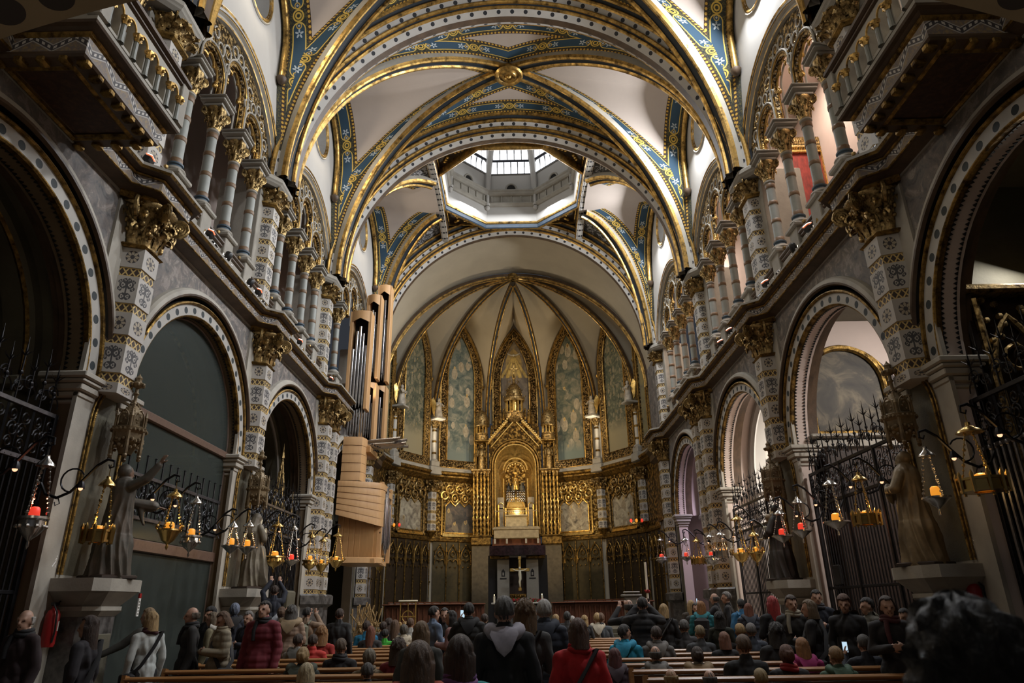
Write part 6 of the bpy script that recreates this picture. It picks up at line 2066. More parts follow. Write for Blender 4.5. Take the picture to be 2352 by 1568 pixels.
# ------------------------------------------------------------------ organ
OX, OY, OZ = -6.72, 26.9, 3.2
og = empty('organ', 'pale wooden pipe organ with curved planked box hung on the left crossing wall', 'organ', (OX, OY, OZ))
L = lambda x, y, z: V3(x - OX, y - OY, z - OZ)
def front(t, x0, x1, y0, bul, rc=.35):
    """plan curve from the wall round the corner into the nave side"""
    if t < .75: f = t / .75; return (x0 + (x1 - x0) * f, y0 - bul * sin(pi * .5 * f) * .0 - bul * (1 - (1 - f) ** 2) * 0 + bul * (f ** 2))
    f = (t - .75) / .25; return (x1 + .10 * sin(pi * f), y0 + bul + rc * 2.6 * f)
def curved(z0, z1, x0, x1, y0, bul, inset=0., slope=0., n=20):
    m = MB(); rows = []
    for i in range(n + 1):
        t = i / n; x, y = front(t, x0, x1, y0 + inset, bul)
        dz = -slope * min(1, t / .75)
        a, bq = L(x, y, z0 + dz), L(x, y, z1 + dz * .6)
        e = V3(0, -.035, 0)
        rows.append([a + V3(0, .05, 0), a + e, a.lerp(bq, .5) + e, bq + e * .2, bq + V3(0, .05, 0)])
    m.grid(rows); return m
for q in range(6):
    z = 4.95 + .21 * q
    curved(z, z + .20, -6.68, -5.15, 25.75, .45, 0, .38 * (1 - q / 6.)).build('curved_plank', ORGW, og, smooth=50)
for q in range(7):
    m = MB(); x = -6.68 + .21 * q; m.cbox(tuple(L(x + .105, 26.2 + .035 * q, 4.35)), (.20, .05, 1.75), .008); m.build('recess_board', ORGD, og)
m = MB(); rows = []
for i in range(21):
    x, y = front(i / 20, -6.7, -5.12, 25.72, .45); rows.append([L(x, y + .2, 3.22), L(x, y - .04, 3.25), L(x, y - .04, 3.42), L(x, y + .3, 3.47)])
m.grid(rows); m.box(tuple(L(-6.7, 26.0, 3.24)), tuple(L(-5.2, 28.3, 3.4))); m.build('base_slab', ORGW, og, smooth=40)
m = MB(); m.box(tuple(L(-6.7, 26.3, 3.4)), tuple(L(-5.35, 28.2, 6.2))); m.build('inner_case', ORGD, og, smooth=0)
def pipe(x, y, z0, z1, r, mt=PIPE, mouth=True):
    m = MB(); m.lathe([(.012, 0), (r * .6, .12), (r, .22), (r, z1 - z0), (r * .8, z1 - z0)], 10)
    if mouth: m.box((-r * .5, -r * 1.02, .26), (r * .5, -r * .9, .34))
    o = m.build('pipe', mt, og); o.location = L(x, y, z0); return o
for q in range(7):
    y = 26.65 + .25 * q; pipe(-5.12 + .05 * sin(q), y, 3.5 + .12 * abs(q - 3), 5.6 + .25 * (q % 3), .08)
for y, z1 in ((26.5, 6.25), (27.35, 6.0), (28.35, 6.25)):
    m = MB(); m.cbox(tuple(L(-5.16, y, 4.8)), (.16, .10, 2 * (z1 - 4.8)), .02); m.build('case_post', ORGW, og)
m = MB(); m.cbox(tuple(L(-5.14, 27.4, 4.35)), (.05, 1.9, .07), .01); m.build('pipe_rail', CHROME, og)
for z0, z1, y in ((5.95, 6.2, 26.9), (5.8, 6.05, 27.85)):
    m = MB(); m.cbox(tuple(L(-5.15, y, (z0 + z1) / 2)), (.14, .85, z1 - z0), .02); m.build('case_header', ORGW, og)
# middle planked box and pipe towers
for q in range(5):
    z = 6.25 + .34 * q
    curved(z, z + .33, -6.66, -5.95, 26.0, .12, 0, 0, 12).build('curved_plank', ORGW, og, smooth=50)
for q in range(7): pipe(-6.55 + .10 * q, 26.05 + .02 * q, 7.95, 8.9 + .05 * q, .042, mouth=False)
def tower(x0, x1, y, z0, z1, n, seed, hdr=.5):
    rnd = random.Random(seed)
    for x in (x0, x1):
        m = MB(); m.cbox(tuple(L(x, y + .15, (z0 + z1) / 2)), (.13, .55, z1 - z0), .02); m.build('case_post', ORGW, og)
    m = MB(); rows = []
    for i in range(9):
        f = i / 8; x = x0 + (x1 - x0) * f; yy = y - .12 - .12 * sin(pi * f); rows.append([L(x, yy, z1 - hdr + .15 * (1 - abs(2 * f - 1))), L(x, yy, z1), L(x, y + .45, z1)])
    m.grid(rows); m.build('case_header', ORGW, og, smooth=40)
    m = MB(); m.box(tuple(L(x0, y + .35, z0)), tuple(L(x1, y + .4, z1))); m.build('dark_back', DARK, og, smooth=0)
    for i in range(n):
        f = (i + .5) / n; r = (x1 - x0 - .12) / n * .46
        pipe(x0 + .06 + (x1 - x0 - .12) * f, y - .02, z0 + .15 * rnd.random(), z0 + (z1 - z0 - hdr) * (.62 + .36 * sin(pi * f) - .05 * rnd.random()), r)
tower(-6.66, -5.90, 26.0, 9.0, 13.2, 5, 1)
tower(-6.25, -5.75, 27.0, 10.6, 14.4, 4, 2); tower(-6.25, -5.75, 27.0, 8.0, 10.4, 4, 5, .3)
tower(-6.05, -5.55, 28.1, 10.8, 15.4, 4, 3); tower(-6.05, -5.55, 28.1, 8.0, 10.6, 4, 6, .3)
for q in range(14):
    row = q % 2; y = 26.7 + .15 * (q // 2) ; z = 7.78 + .16 * row
    m = MB(); n_ = V3(.985, .10 - .02 * (q // 2), .06 + .02 * row)
    p0 = L(-5.95, y, z); ln = 1.15 + .55 * ((q * 7) % 5) / 5
    m.tube([p0, p0 + n_ * ln * .85, p0 + n_ * ln], [.018, .045, .075], 8); m.build('horizontal_trumpet', PIPE, og)
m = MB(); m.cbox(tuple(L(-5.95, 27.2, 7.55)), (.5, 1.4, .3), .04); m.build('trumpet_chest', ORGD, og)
m = MB()
for q in range(24): m.ball(tuple(L(-5.9 + .5 * ((q * 5) % 7) / 7, 26.6 + .055 * q, 7.62 + .08 * (q % 3))), .035, 5)
m.build('trumpet_boots', BLACK, og)

# ------------------------------------------------------------------ balconies over the nearest arches, loft arch
for sx in (-1, 1):
    b_ = empty('balcony', 'projecting balcony with arched balustrade and coffered underside on the %s gallery' % ('left' if sx < 0 else 'right'), 'balcony', (sx * WX, 7.95, 8.5), scale=(sx, 1, 1))
    y0, y1, xf = -1.15, 1.10, -1.40
    def rect_frames(e): return plan_frames([(.05, y0 - e), (xf - e, y0 - e), (xf - e, y1 + e), (.05, y1 + e)])
    m = MB(); fr = plan_frames([(.05, y0 + .18), (xf + .18, y0 + .18), (xf + .18, y1 - .18), (.05, y1 - .18)])
    m.sweep(fr, [(-.25, .02), (.0, .02), (.03, .05), (.03, .09)], m=1); m.sweep(fr, [(.03, .09), (.05, .30)], m=0)
    m.sweep(fr, [(.05, .30), (.08, .32), (.10, .35), (.08, .37), (.14, .40), (.20, .41), (.22, .44), (.22, .50), (.15, .52), (-.6, .52)], [2, 2, 2, 1, 1, 1, 3, 3, 3])
    m.build('fascia', [FRIEZE, BROWN, GOLDD, STONE], b_, smooth=30)
    m = MB(); m.box((xf + .18, y0 + .18, .07), (.05, y1 - .18, .14)); m.build('soffit_panel', TAPES, b_, smooth=0)
    m = MB(); fr = plan_frames([(-.02, y0 + .40), (xf + .45, y0 + .40), (xf + .45, y1 - .40), (-.02, y1 - .40)]); m.sweep(fr, [(-.06, .05), (0, .0), (.05, .02), (.05, .07)], m=0)
    m.tube([(-.06, y0 + .4, .04), (-.06, y1 - .4, .04)], .05, 6); m.build('soffit_moulding', GOLDD, b_, smooth=30)
    for k in range(7):
        m = MB(); m.cbox((xf + .24, y0 + .30 + (y1 - y0 - .6) * k / 6, -.0), (.16, .12, .12), .03); m.build('bracket_block', GOLDD, b_)
    for k in range(4):
        for yy in (y0 + .24, y1 - .24):
            m = MB(); m.cbox((xf + .45 + .3 * k, yy, 0), (.12, .16, .12), .03); m.build('bracket_block', GOLDD, b_)
    n = 6; xb = xf - .02
    out = [(y0 + .02, .52)]; w_ = (y1 - y0 - .3) / n
    poly = [(y0, .55), (y0, 1.30), (y1, 1.30), (y1, .55)]
    holes = []
    for k in range(n):
        c = y0 + .15 + w_ * (k + .5); holes.append([(c - w_ * .33, .60), (c + w_ * .33, .60), (c + w_ * .33, .98)] + [(c + w_ * .33 * cos(pi * i / 10), .98 + w_ * .40 * sin(pi * i / 10)) for i in range(1, 10)] + [(c - w_ * .33, .98)])
    m = MB(); m.plate(poly, holes, lambda u, v, w: V3(xb + w, u, v), .12); m.build('balustrade_panel', STONEL, b_, smooth=0)
    for k in range(n):
        c = y0 + .15 + w_ * (k + .5); m = MB(); m.tube([(xb - .01, c + w_ * .36 * cos(pi * i / 12), .98 + w_ * .42 * sin(pi * i / 12)) for i in range(13)], .018, 5); m.build('arch_bead', GOLD, b_)
    for k in range(n + 1):
        c = y0 + .15 + w_ * k; m = MB(); m.lathe([(.05, .54), (.035, .60), (.032, .86), (.05, .90)], 8, (xb - .02, c, 0), 0); m.lathe([(.04, .86), (.07, .93), (.075, .99), (.05, 1.01)], 8, (xb - .02, c, 0), 1)
        for q in range(4): m.ball((xb - .03 + .06 * cos(q * 1.6), c + .06 * sin(q * 1.6), .93), .028, 5, 1)
        m.build('colonnette', [SHAFT, GOLD], b_)
    m = MB(); m.cbox((xb + .06, (y0 + y1) / 2, 1.36), (.30, y1 - y0 + .1, .12), .03); m.cbox((xb + .06, (y0 + y1) / 2, 1.28), (.2, y1 - y0 + .06, .08), .02); m.build('top_rail', BROWN, b_)
    for yy in (y0 + .05, y1 - .05):
        m = MB(); m.cbox((xb + .05, yy, .95), (.2, .2, .85), .02); m.build('end_post', STONE, b_)
        m = MB(); m.box((xb, min(yy, yy), .52), (.2, yy + .06, 1.3)); m.build('side_parapet', STONE, b_, smooth=0)

la = empty('trim_2', 'broad beige loft arch with dark discs spanning above the entrance end', 'arch', (0, 4.6, 0), kind='structure')
m = MB(); R0, zc = 11.0, 7.30
fr = []
for i in range(61):
    a = -0.72 + 1.44 * i / 60; A = V3(sin(a), 0, cos(a)); fr.append((V3(0, 0, zc - R0) + A * R0, A, V3(0, -1, 0)))
m.sweep(fr, [(1.3, 0), (.03, 0), (0, .02), (0, .46), (0, .75), (.03, .80), (1.3, .80)], [1, 1, 0, 1, 1, 1])
m.build('arch_soffit', [DOTB, LOFT], la, smooth=40)

# ------------------------------------------------------------------ floodlights on the cornices
def fixture(kind):
    m = MB()
    if kind == 'flood':
        m.cbox((0, 0, .14), (.14, .20, .14), .03)
    else: m.lathe([(.06, .02), (.085, .06), (.085, .22), (.07, .24)], 12, mat=Matrix.Rotation(.9, 4, 'Y'))
    t = m.build('housing', BLACK); a = t.data; bpy.data.objects.remove(t)
    m = MB()
    if kind == 'flood': m.cbox((.0, 0, .222), (.10, .15, .02), .005)
    else: m.lathe([(.0, .245), (.065, .245)], 12, mat=Matrix.Rotation(.9, 4, 'Y'))
    t = m.build('lens', CHROME); bq = t.data; bpy.data.objects.remove(t)
    m = MB(); m.tube([(0, -.12, .14), (0, -.13, 0), (0, .13, 0), (0, .12, .14)], .012, 5); m.lathe([(.05, -.03), (.05, 0)], 8)
    for q in range(5): m.ball((.08 * sin(q * 2.), -.2 + .1 * q, -.0), .028, 5)
    t = m.build('yoke', CHROME); c = t.data; bpy.data.objects.remove(t)
    return a, bq, c


FX = {'flood': fixture('flood'), 'can': fixture('can')}
LITM = MB(); LITM.cbox((.0, 0, .228), (.10, .15, .02), .005); t = LITM.build('lens', HOT); LITM = t.data; bpy.data.objects.remove(t)
LITR = MB(); LITR.cbox((.0, 0, .218), (.13, .18, .015), .005); t = LITR.build('lens_rim', HOTR); LITR = t.data; bpy.data.objects.remove(t)
SPOTS = [(-1, 340, 335, 1), (-1, 478, 525, 1), (-1, 500, 552, 0), (-1, 520, 572, 2), (-1, 572, 628, 2), (-1, 590, 655, 1), (-1, 612, 683, 0), (-1, 685, 772, 1), (-1, 715, 800, 0), (-1, 757, 852, 1),
         (1, 1995, 330, 0), (1, 1857, 495, 1), (1, 1822, 540, 2), (1, 1782, 600, 0), (1, 1760, 628, 1), (1, 1740, 657, 0), (1, 1677, 735, 1), (1, 1657, 765, 1), (1, 1640, 790, 0), (1, 1620, 820, 0)]
cnt = {-1: 0, 1: 0}
for sx, px, py, k in SPOTS:
    p = at_x(px, py, sx * (WX - .33)); cnt[sx] += 1
    o = empty('floodlight', '%s on the %s cornice, %s from the viewer' % (('unlit black box floodlight', 'lit box floodlight with glowing lens', 'round black can spotlight')[k], 'left' if sx < 0 else 'right', ORD[cnt[sx] - 1]), 'spotlight', (sx * (WX - .33), p.y, 9.03), 0 if sx < 0 else pi, 'floodlights along the cornices')
    a, bq, c = FX['can' if k == 2 else 'flood']
    tilt = (0, -.5 + (.9 if k == 1 else 0), .2)
    put(a, 'housing', o, rot=tilt); put(LITM if k == 1 else bq, 'lens', o, rot=tilt); put(c, 'yoke', o)
    if k == 1: put(LITR, 'lens_rim', o, rot=tilt)

# ------------------------------------------------------------------ signs, extinguishers and small fittings
def sign(px, py, sx, kind, lab):
    p = at_x(px, py, sx * (WX - .035)); o = empty('sign', lab, 'sign', p, -pi / 2 * sx * -1 if False else (pi / 2 if sx < 0 else -pi / 2))
    # local: face looks along -y
    w, h = (.17, .13) if kind == 'exit' else (.11, .16)
    m = MB(); m.box((-w, -.006, -h), (w, .006, h)); m.build('plate', WHT, o, smooth=0)
    m = MB(); m.box((-w + .02, -.009, -h + .02), (w - .02, -.005, h - .02)); m.build('field', GREEN if kind == 'exit' else RED, o, smooth=0)
    m = MB()
    if kind == 'exit':
        m.box((-.13, -.012, -.02), (-.06, -.008, .02)); m.plate([(-.06, -.05), (-.01, 0), (-.06, .05)][::1], [], lambda u, v, w_: V3(u, -.011, v), 0)
        m.box((.09, -.012, -.10), (.13, -.008, .10)); m.ball((.05, -.012, .07), (.02, .004, .02), 8)
        m.tube([(.05, -.011, .045), (.035, -.011, -.01), (.06, -.011, -.05), (.05, -.011, -.09)], .011, 4); m.tube([(.035, -.011, -.01), (.0, -.011, -.05), (-.02, -.011, -.08)], .011, 4); m.tube([(.05, -.011, .04), (.01, -.011, .02)], .009, 4); m.tube([(.05, -.011, .04), (.085, -.011, .01)], .009, 4)
    else:
        m.box((-.035, -.012, -.11), (.035, -.008, .06)); m.box((-.015, -.012, .06), (.015, -.008, .10)); m.box((-.035, -.012, .09), (.015, -.008, .11))
    m.build('pictogram', WHT, o, smooth=0)


sign(122, 1288, -1, 'exit', 'green running-figure exit sign on the nearest left pier')
sign(107, 1353, -1, 'fire', 'red fire extinguisher sign on the nearest left pier')
sign(2232, 1245, 1, 'exit', 'exit sign on the nearest right pier')
sign(2249, 1306, 1, 'fire', 'red fire extinguisher sign on the nearest right pier')
for px, py, sx, lab in ((116, 1440, -1, 'red fire extinguisher under its sign on the nearest left pier'), (2243, 1380, 1, 'red fire extinguisher on the nearest right pier')):
    p = at_x(px, py, sx * (WX - .16)); o = empty('fire_extinguisher', lab, 'extinguisher', p)
    m = MB(); m.lathe([(0, -.26), (.08, -.26), (.095, -.22), (.095, .16), (.07, .22), (.03, .25), (.03, .28)], 14); m.build('cylinder', RED, o)
    m = MB(); m.cbox((0, 0, .31), (.06, .12, .05), .01); m.tube([(0, .05, .32), (0, .13, .36)], .012, 5); m.tube([(.02, -.05, .3), (.10, -.08, .2), (.11, -.06, -.05), (.09, -.05, -.2)], .013, 6); m.build('valve_and_hose', BLACK, o)
    m = MB(); m.lathe([(.097, -.05), (.097, .08)], 14, a0=0, a1=pi); m.build('label_band', WHT, o)
p = at_x(318, 1390, -6.7); o = empty('marker', 'small white notice strip with red top on the glass screen', 'notice', p)
m = MB(); m.box((-.01, -.035, -.18), (.01, .035, .12)); m.build('strip', WHT, o, smooth=0); m = MB(); m.box((-.012, -.035, .12), (.012, .035, .2)); m.build('red_cap', RED, o, smooth=0)
m = MB()
for k in range(5): m.box((.011, -.02, -.15 + .05 * k), (.013, .02, -.13 + .05 * k))
m.build('print_line', STONED, o, smooth=0)
o = empty('post', 'slim pale blue steel post beside the nearest right gate', 'post', (6.35, 8.55, 0)); m = MB(); m.lathe([(.035, .03), (.035, 1.5), (.042, 1.5), (.042, 1.56), (.03, 1.56), (.03, 2.3), (0, 2.31)], 10); m.build('tube', simple('blue_steel', (.32, .42, .48), .4, .2), o); m = MB(); m.lathe([(.0, 0), (.18, 0), (.16, .03), (.04, .05)], 14); m.build('foot', BLACK, o)

# presbytery furniture seen over the crowd
p = at_y(1482, 1300, 27.5); o = empty('candle_stand', 'tall paschal candle on a dark stand right of the choir', 'candle', (p.x, 27.5, FZ))
m = MB(); m.lathe([(.2, 0), (.18, .05), (.04, .1), (.03, .9), (.09, .95), (.09, 1.0)], 10); m.build('stand', DWOOD, o); m = MB(); m.lathe([(.045, 1.0), (.045, 2.3), (0, 2.3)], 10); m.build('candle', WAX, o); m = MB(); m.lathe([(.06, 1.2), (.08, 1.25), (.05, 1.3)], 8); [m.ball((.07 * cos(q), .07 * sin(q), 1.25 + .03 * (q % 2)), .045, 5) for q in range(7)]; m.build('red_ribbon', FLOWR, o)
p = at_y(1450, 1370, 28.5); o = empty('lectern', 'pale stone ambo block right of the altar', 'lectern', (p.x, 28.5, FZ)); m = MB(); m.cbox((0, 0, .55), (.55, .45, 1.1), .04); m.cbox((0, 0, 1.13), (.75, .6, .08), .02); m.build('block', PANEL, o); m = MB(); m.cbox((0, -.1, 1.25), (.6, .4, .05), .02); m.build('book_rest', STONEL, o)
p = at_y(937, 1400, 27.0); o = empty('screen_panel', 'small gilt openwork screen panel left of the altar steps', 'screen', (p.x, 27.0, FZ)); m = MB(); m.tube([(-.28, 0, 0), (-.28, 0, 1.0), (.28, 0, 1.0), (.28, 0, 0)], .03, 6, closed=True); m.ring((0, 0, .5), .2, .02, 14, 5, U=(1, 0, 0)); m.tube([(0, 0, 0), (0, 0, 1)], .018, 5); m.tube([(-.28, 0, .5), (.28, 0, .5)], .018, 5); m.build('gilt_frame', GOLDB, o); m = MB(); m.cbox((0, 0, 1.04), (.7, .2, .06), .02); m.build('top_shelf', WAX, o)
p = at_y(880, 1400, 24.6); o = empty('flower_arrangement', 'large arrangement of dry yellow flowers on the left altar steps', 'flowers', (p.x, 24.6, 0)); rnd = random.Random(11)
m = MB(); m.cbox((0, 0, .35), (1.6, .5, .7), .05); m.build('planter', STONED, o); m = MB()
for i in range(150): m.ball((rnd.uniform(-.95, .95), rnd.uniform(-.3, .3), .7 + rnd.uniform(0, .55)), rnd.uniform(.03, .08), 5)
for i in range(26): x = rnd.uniform(-.95, -.2); m.tube([(x, 0, .8), (x + rnd.uniform(-.1, .1), 0, 1.2), (x + rnd.uniform(-.25, .25), 0, rnd.uniform(1.5, 1.95))], [.02, .015, .03], 4)
m.build('blooms', FLOWY, o, kind='stuff')
for nm, px, py, yy in (('left', 905, 1205, 36.5), ('right', 1462, 1195, 36.0)):
    p = at_y(px, py, yy); o = empty('sanctuary_lamp', 'cluster of three small red glass lights on the %s apse wall' % nm, 'lamp', p)
    m = MB(); m.tube([(-.3, 0, -.1), (0, .1, -.12), (.3, 0, -.1)], .02, 5); m.tube([(0, .1, -.12), (0, .5, -.1)], .02, 5); m.build('arm', BRASS, o)
    for q in (-1, 0, 1): m = MB(); m.ball((q * .28, 0, 0), (.07, .07, .1), 8); m.build('glass', REDG if q != 0 else AMBER, o)
pf = empty('painting', 'crimson canvas in a huge crested gilt frame on the right gallery wall', 'painting', (8.95, 17.5, 12.95), pi / 2, scale=(.6, .26, .75))
m = MB(); m.box((-.05, -2.2, -2.4), (.0, 2.2, 2.2)); m.build('canvas', simple('crimson_canvas', (.30, .03, .02), .6, var=.4), pf, smooth=0)
m = MB()
for (a, bb, mi) in ((2.30, .16, 0), (2.05, .10, 1)):
    for s in (-1, 1): m.cbox((-.12, s * a, 0), (.2, bb, 2 * a + bb), .03, mi); m.cbox((-.12, 0, s * a), (.2, 2 * a + bb, bb), .03, mi)
for i in range(24):
    f = -2.2 + 4.4 * i / 23
    for s in (-1, 1):
        m.ring((-.2, f, s * 2.18), .09, .025, 8, 4, mi); m.ring((-.2, s * 2.18, f), .09, .025, 8, 4, mi)
    m.lathe([(.12, 0), (.08, .2), (.12, .3), (0, .42)], 6, (-.15, f, 2.38)); m.ball((-.2, f, 2.55), .08, 5)
m.build('frame', [GOLDP, GOLDB], pf)

# ------------------------------------------------------------------ pews
def pew_parts(w):
    out = {}
    m = MB(); m.box((-w / 2, -.03, .40), (w / 2, .02, .82), mat=Matrix.Rotation(.10, 4, 'X') @ Matrix.Translation((0, .07, 0))); out['backrest'] = (m, PEWD)
    m = MB(); m.cbox((0, -.02, .865), (w + .04, .10, .055), .02); out['top_rail'] = (m, PEWW)
    m = MB(); m.cbox((0, .22, .44), (w, .40, .04), .012); out['seat'] = (m, PEWW)
    m = MB(); m.cbox((0, -.06, .60), (w, .05, .05), .012); out['book_ledge'] = (m, PEWW)
    m = MB(); m.cbox((0, -.30, .14), (w, .14, .06), .015); out['kneeler'] = (m, PEWD)
    res = {}
    for k, (mm, mt) in out.items(): t = mm.build(k, mt, smooth=20); res[k] = t.data; bpy.data.objects.remove(t)
    m = MB(); pts = [(-.10, 0), (.46, 0), (.46, .12), (.40, .40), (.42, .60), (.30, .66), (.10, .62), (.04, .90), (-.06, .92), (-.10, .6)]
    m.plate(pts, [], lambda u, v, w_: V3(w_ - .025, u, v), .05); t = m.build('end_panel', PEWW, smooth=0); res['end'] = t.data; bpy.data.objects.remove(t)
    return res


ROWS = [7.55 + 1.06 * i for i in range(12)]
PW = {-1: pew_parts(3.7), 1: pew_parts(3.65)}
for sx, xc in ((-1, -3.15), (1, 3.30)):
    for i, y in enumerate(ROWS):
        o = empty('pew', 'long wooden pew of the %s block, %s row from the viewer' % ('left' if sx < 0 else 'right', ORD[i]), 'pew', (xc, y, 0), group='pews of the nave')
        for k in ('backrest', 'top_rail', 'seat', 'book_ledge', 'kneeler'): put(PW[sx][k], k, o)
        for e in (-1, 1): put(PW[sx]['end'], 'end_panel', o, (e * (1.86 if sx < 0 else 1.84), 0, 0))

# ------------------------------------------------------------------ people
SKIN, TOP, BOT, SHOE, FEAT, INNER = range(6)
DEF = [simple('skin', (.48, .27, .18), .5, var=.1), simple('coat', (.02, .02, .022), .8), simple('trousers', (.02, .022, .03), .8), BLACK, simple('face_feature', (.09, .04, .03), .5), simple('shirt', (.05, .02, .025), .8)]


def person_body(pose, coat='jacket', yaw=0., tilt=0.):
    b = Body(); k = {'jacket': 1.0, 'puffer': 1.16, 'slim': .92, 'coat': 1.05}[coat]
    head(b, (0, .02, 1.60), SKIN, FEAT, yaw, tilt); b.limb((0, -.01, 1.42), (0, .005, 1.54), .058, .052, SKIN)
    b.limb((0, -.015, 1.42), (0, -.01, 1.475), .085 * k, .072 * k, TOP)
    b.oval((0, 0, 1.27), (.185 * k, .125 * k, .20), TOP); b.oval((0, 0, 1.08), (.17 * k, .122 * k, .18), TOP); b.limb((-.135, -.005, 1.395), (.135, -.005, 1.395), .072 * k, .072 * k, TOP)
    sit = pose.startswith('sit')
    zz = 0.
    b.oval((0, -.005, .95), (.182 * k, .135 * k, .15), TOP)
    if coat in ('coat',): b.limb((0, 0, .9), (0, 0, .62), .175, .20, TOP) if not sit else None
    else: b.limb((0, 0, .95), (0, 0, .84), .165 * k, .165 * k, TOP)
    if sit:
        for s in (-1, 1):
            b.chain([(s * .10, 0, .90), (s * .12, .40, .92), (s * .12, .44, .48)], [.095, .075, .055], BOT); b.limb((s * .12, .42, .45), (s * .13, .58, .43), .045, .04, SHOE)
    else:
        for s, st in ((-1, .03), (1, -.04)):
            st = st if 'walk' not in pose else st * 4
            b.chain([(s * .095, 0, .90), (s * .10, st * .6 + .02, .49), (s * .105, st, .09)], [.105, .075, .055], BOT); b.limb((s * .105, st - .03, .05), (s * .12, st + .17, .04), .045, .038, SHOE)
    ar = [.066 * k, .060 * k, .050 * k]
    def arm(s, el, wr, hd, pn):
        b.chain([(s * .185, 0, 1.385), el, wr], ar, TOP)
        hand(b, wr, hd, pn, SKIN, 1.0, .35)
    P = pose.split('_')[-1]
    if P in ('down', 'walk'):
        for s in (-1, 1): arm(s, (s * .25, -.02, 1.10), (s * .25, .06, .86), (0, .12, -1), (-s, 0, 0))
    elif P == 'lap':
        for s in (-1, 1): arm(s, (s * .25, .02, 1.12), (s * .12, .28, 1.02), (-s * .6, 1, -.1), (0, 0, -1))
    elif P == 'front':
        for s in (-1, 1): arm(s, (s * .25, .02, 1.12), (s * .08, .26, 1.16), (-s, .3, .15), (0, -1, 0))
    elif P == 'photo':
        for s in (-1, 1): arm(s, (s * .30, .16, 1.36), (s * .09, .27, 1.58), (-s * .35, .1, 1), (0, 1, 0) if s else (0, 0, 0))
    elif P == 'reach':
        arm(-1, (-.32, .16, 1.22), (-.48, .34, 1.10), (-.6, .8, -.15), (0, 0, -1)); arm(1, (.25, -.02, 1.10), (.25, .06, .86), (0, .12, -1), (-1, 0, 0))
    elif P == 'phone':
        arm(-1, (-.28, .14, 1.22), (-.16, .36, 1.44), (.1, .15, 1), (1, 0, 0)); arm(1, (.25, .02, 1.12), (.12, .28, 1.02), (-.6, 1, -.1), (0, 0, -1))
    elif P == 'high':
        arm(-1, (-.24, .12, 1.60), (-.10, .24, 1.82), (.1, .1, 1), (0, 1, 0)); arm(1, (.24, .12, 1.58), (.10, .24, 1.80), (-.1, .1, 1), (0, 1, 0))
    if P in ('down', 'walk') and coat == 'open':
        pass
    def disp(V, T):
        V = V.copy(); m = (T == TOP) | (T == BOT)
        a = np.arctan2(V[:, 1], V[:, 0]); z = V[:, 2]; r = np.hypot(V[:, 0], V[:, 1])
        if coat == 'puffer': d = .010 * np.abs(np.sin(z * 34)) - .004
        else: d = .006 * np.sin(z * 23 + 3 * np.sin(a * 3)) + .005 * np.sin(a * 7 + z * 9)
        f = np.where(m, 1 + d / np.maximum(r, .06), 1.)
        V[:, 0] *= f; V[:, 1] *= f
        if sit: V[:, 2] -= .45
        return V
    return b.mesh('body', .0125, DEF, 2, disp)


def hair_mesh(style, seed=1):
    rnd = random.Random(seed); nu, nv = 36, 26; rows = []
    for i in range(nu):
        a = 2 * pi * i / nu; row = []
        for j in range(nv):
            t = pi * (j + .15) / (nv - .2); x, y, z = sin(t) * cos(a), sin(t) * sin(a), cos(t)
            rx, ry, rz = .088, .106, .122
            front = y > .25
            w = .006 * sin(a * 9 + z * 4) + .004 * sin(a * 17)
            px, py, pz = x * (rx + w), y * (ry + w) - .012, z * rz + .022
            line = {'short': .30, 'bald': 9., 'bob': .42, 'long': .46, 'curly': .42, 'cap': .12, 'bun': .4, 'crop': .35}[style]
            face = y > .30 and z < line + .25 * abs(x)
            if style in ('short', 'crop') and not face and z < -.35: face = True
            if style in ('short', 'crop') and abs(x) > .75 and y > -.1 and z < .1: face = True
            if style == 'bald': face = not (y < .25 and -.55 < z < .22)
            if style == 'curly':
                q = .012 * sin(a * 11 + 5 * z) * cos(z * 13 + a * 3) + .018; px *= 1 + q / .09; py *= 1 + q / .1; pz += q * z
            if style == 'bun' and y < -.75 and abs(z) < .4: py -= .05
            if not face and style in ('bob', 'long', 'curly') and z < -.02:
                L = {'bob': .10, 'long': .27, 'curly': .15}[style]
                pz = .022 + z * rz * .6 + L * z * 1.0
                wd = {'bob': 1.12, 'long': 1.18, 'curly': 1.35}[style]
                taper = 1.0 if z > -.93 else .55
                nrm = sqrt(max(1e-6, x * x + y * y)); px = x / nrm * (rx * wd) * taper; py = y / nrm * (ry * 1.0) * taper - .03 * abs(z) - .012
                if y > .2: py = min(py, .045); 
            if face: px *= .72; py = py * .72 - .012; pz = pz * .80
            if style == 'cap': px *= 1.07; py *= 1.06; pz = pz * 1.02 + .012
            row.append(V3(px, py, pz))
        rows.append(row)
    m = MB(); m.grid(rows, cu=True)
    m.f.append(tuple(i * nv for i in range(nu))[::-1]); m.m.append(0); m.f.append(tuple(i * nv + nv - 1 for i in range(nu))); m.m.append(0)
    t = m.build('hair', [DEF[0]], smooth=80); me = t.data; bpy.data.objects.remove(t); return me


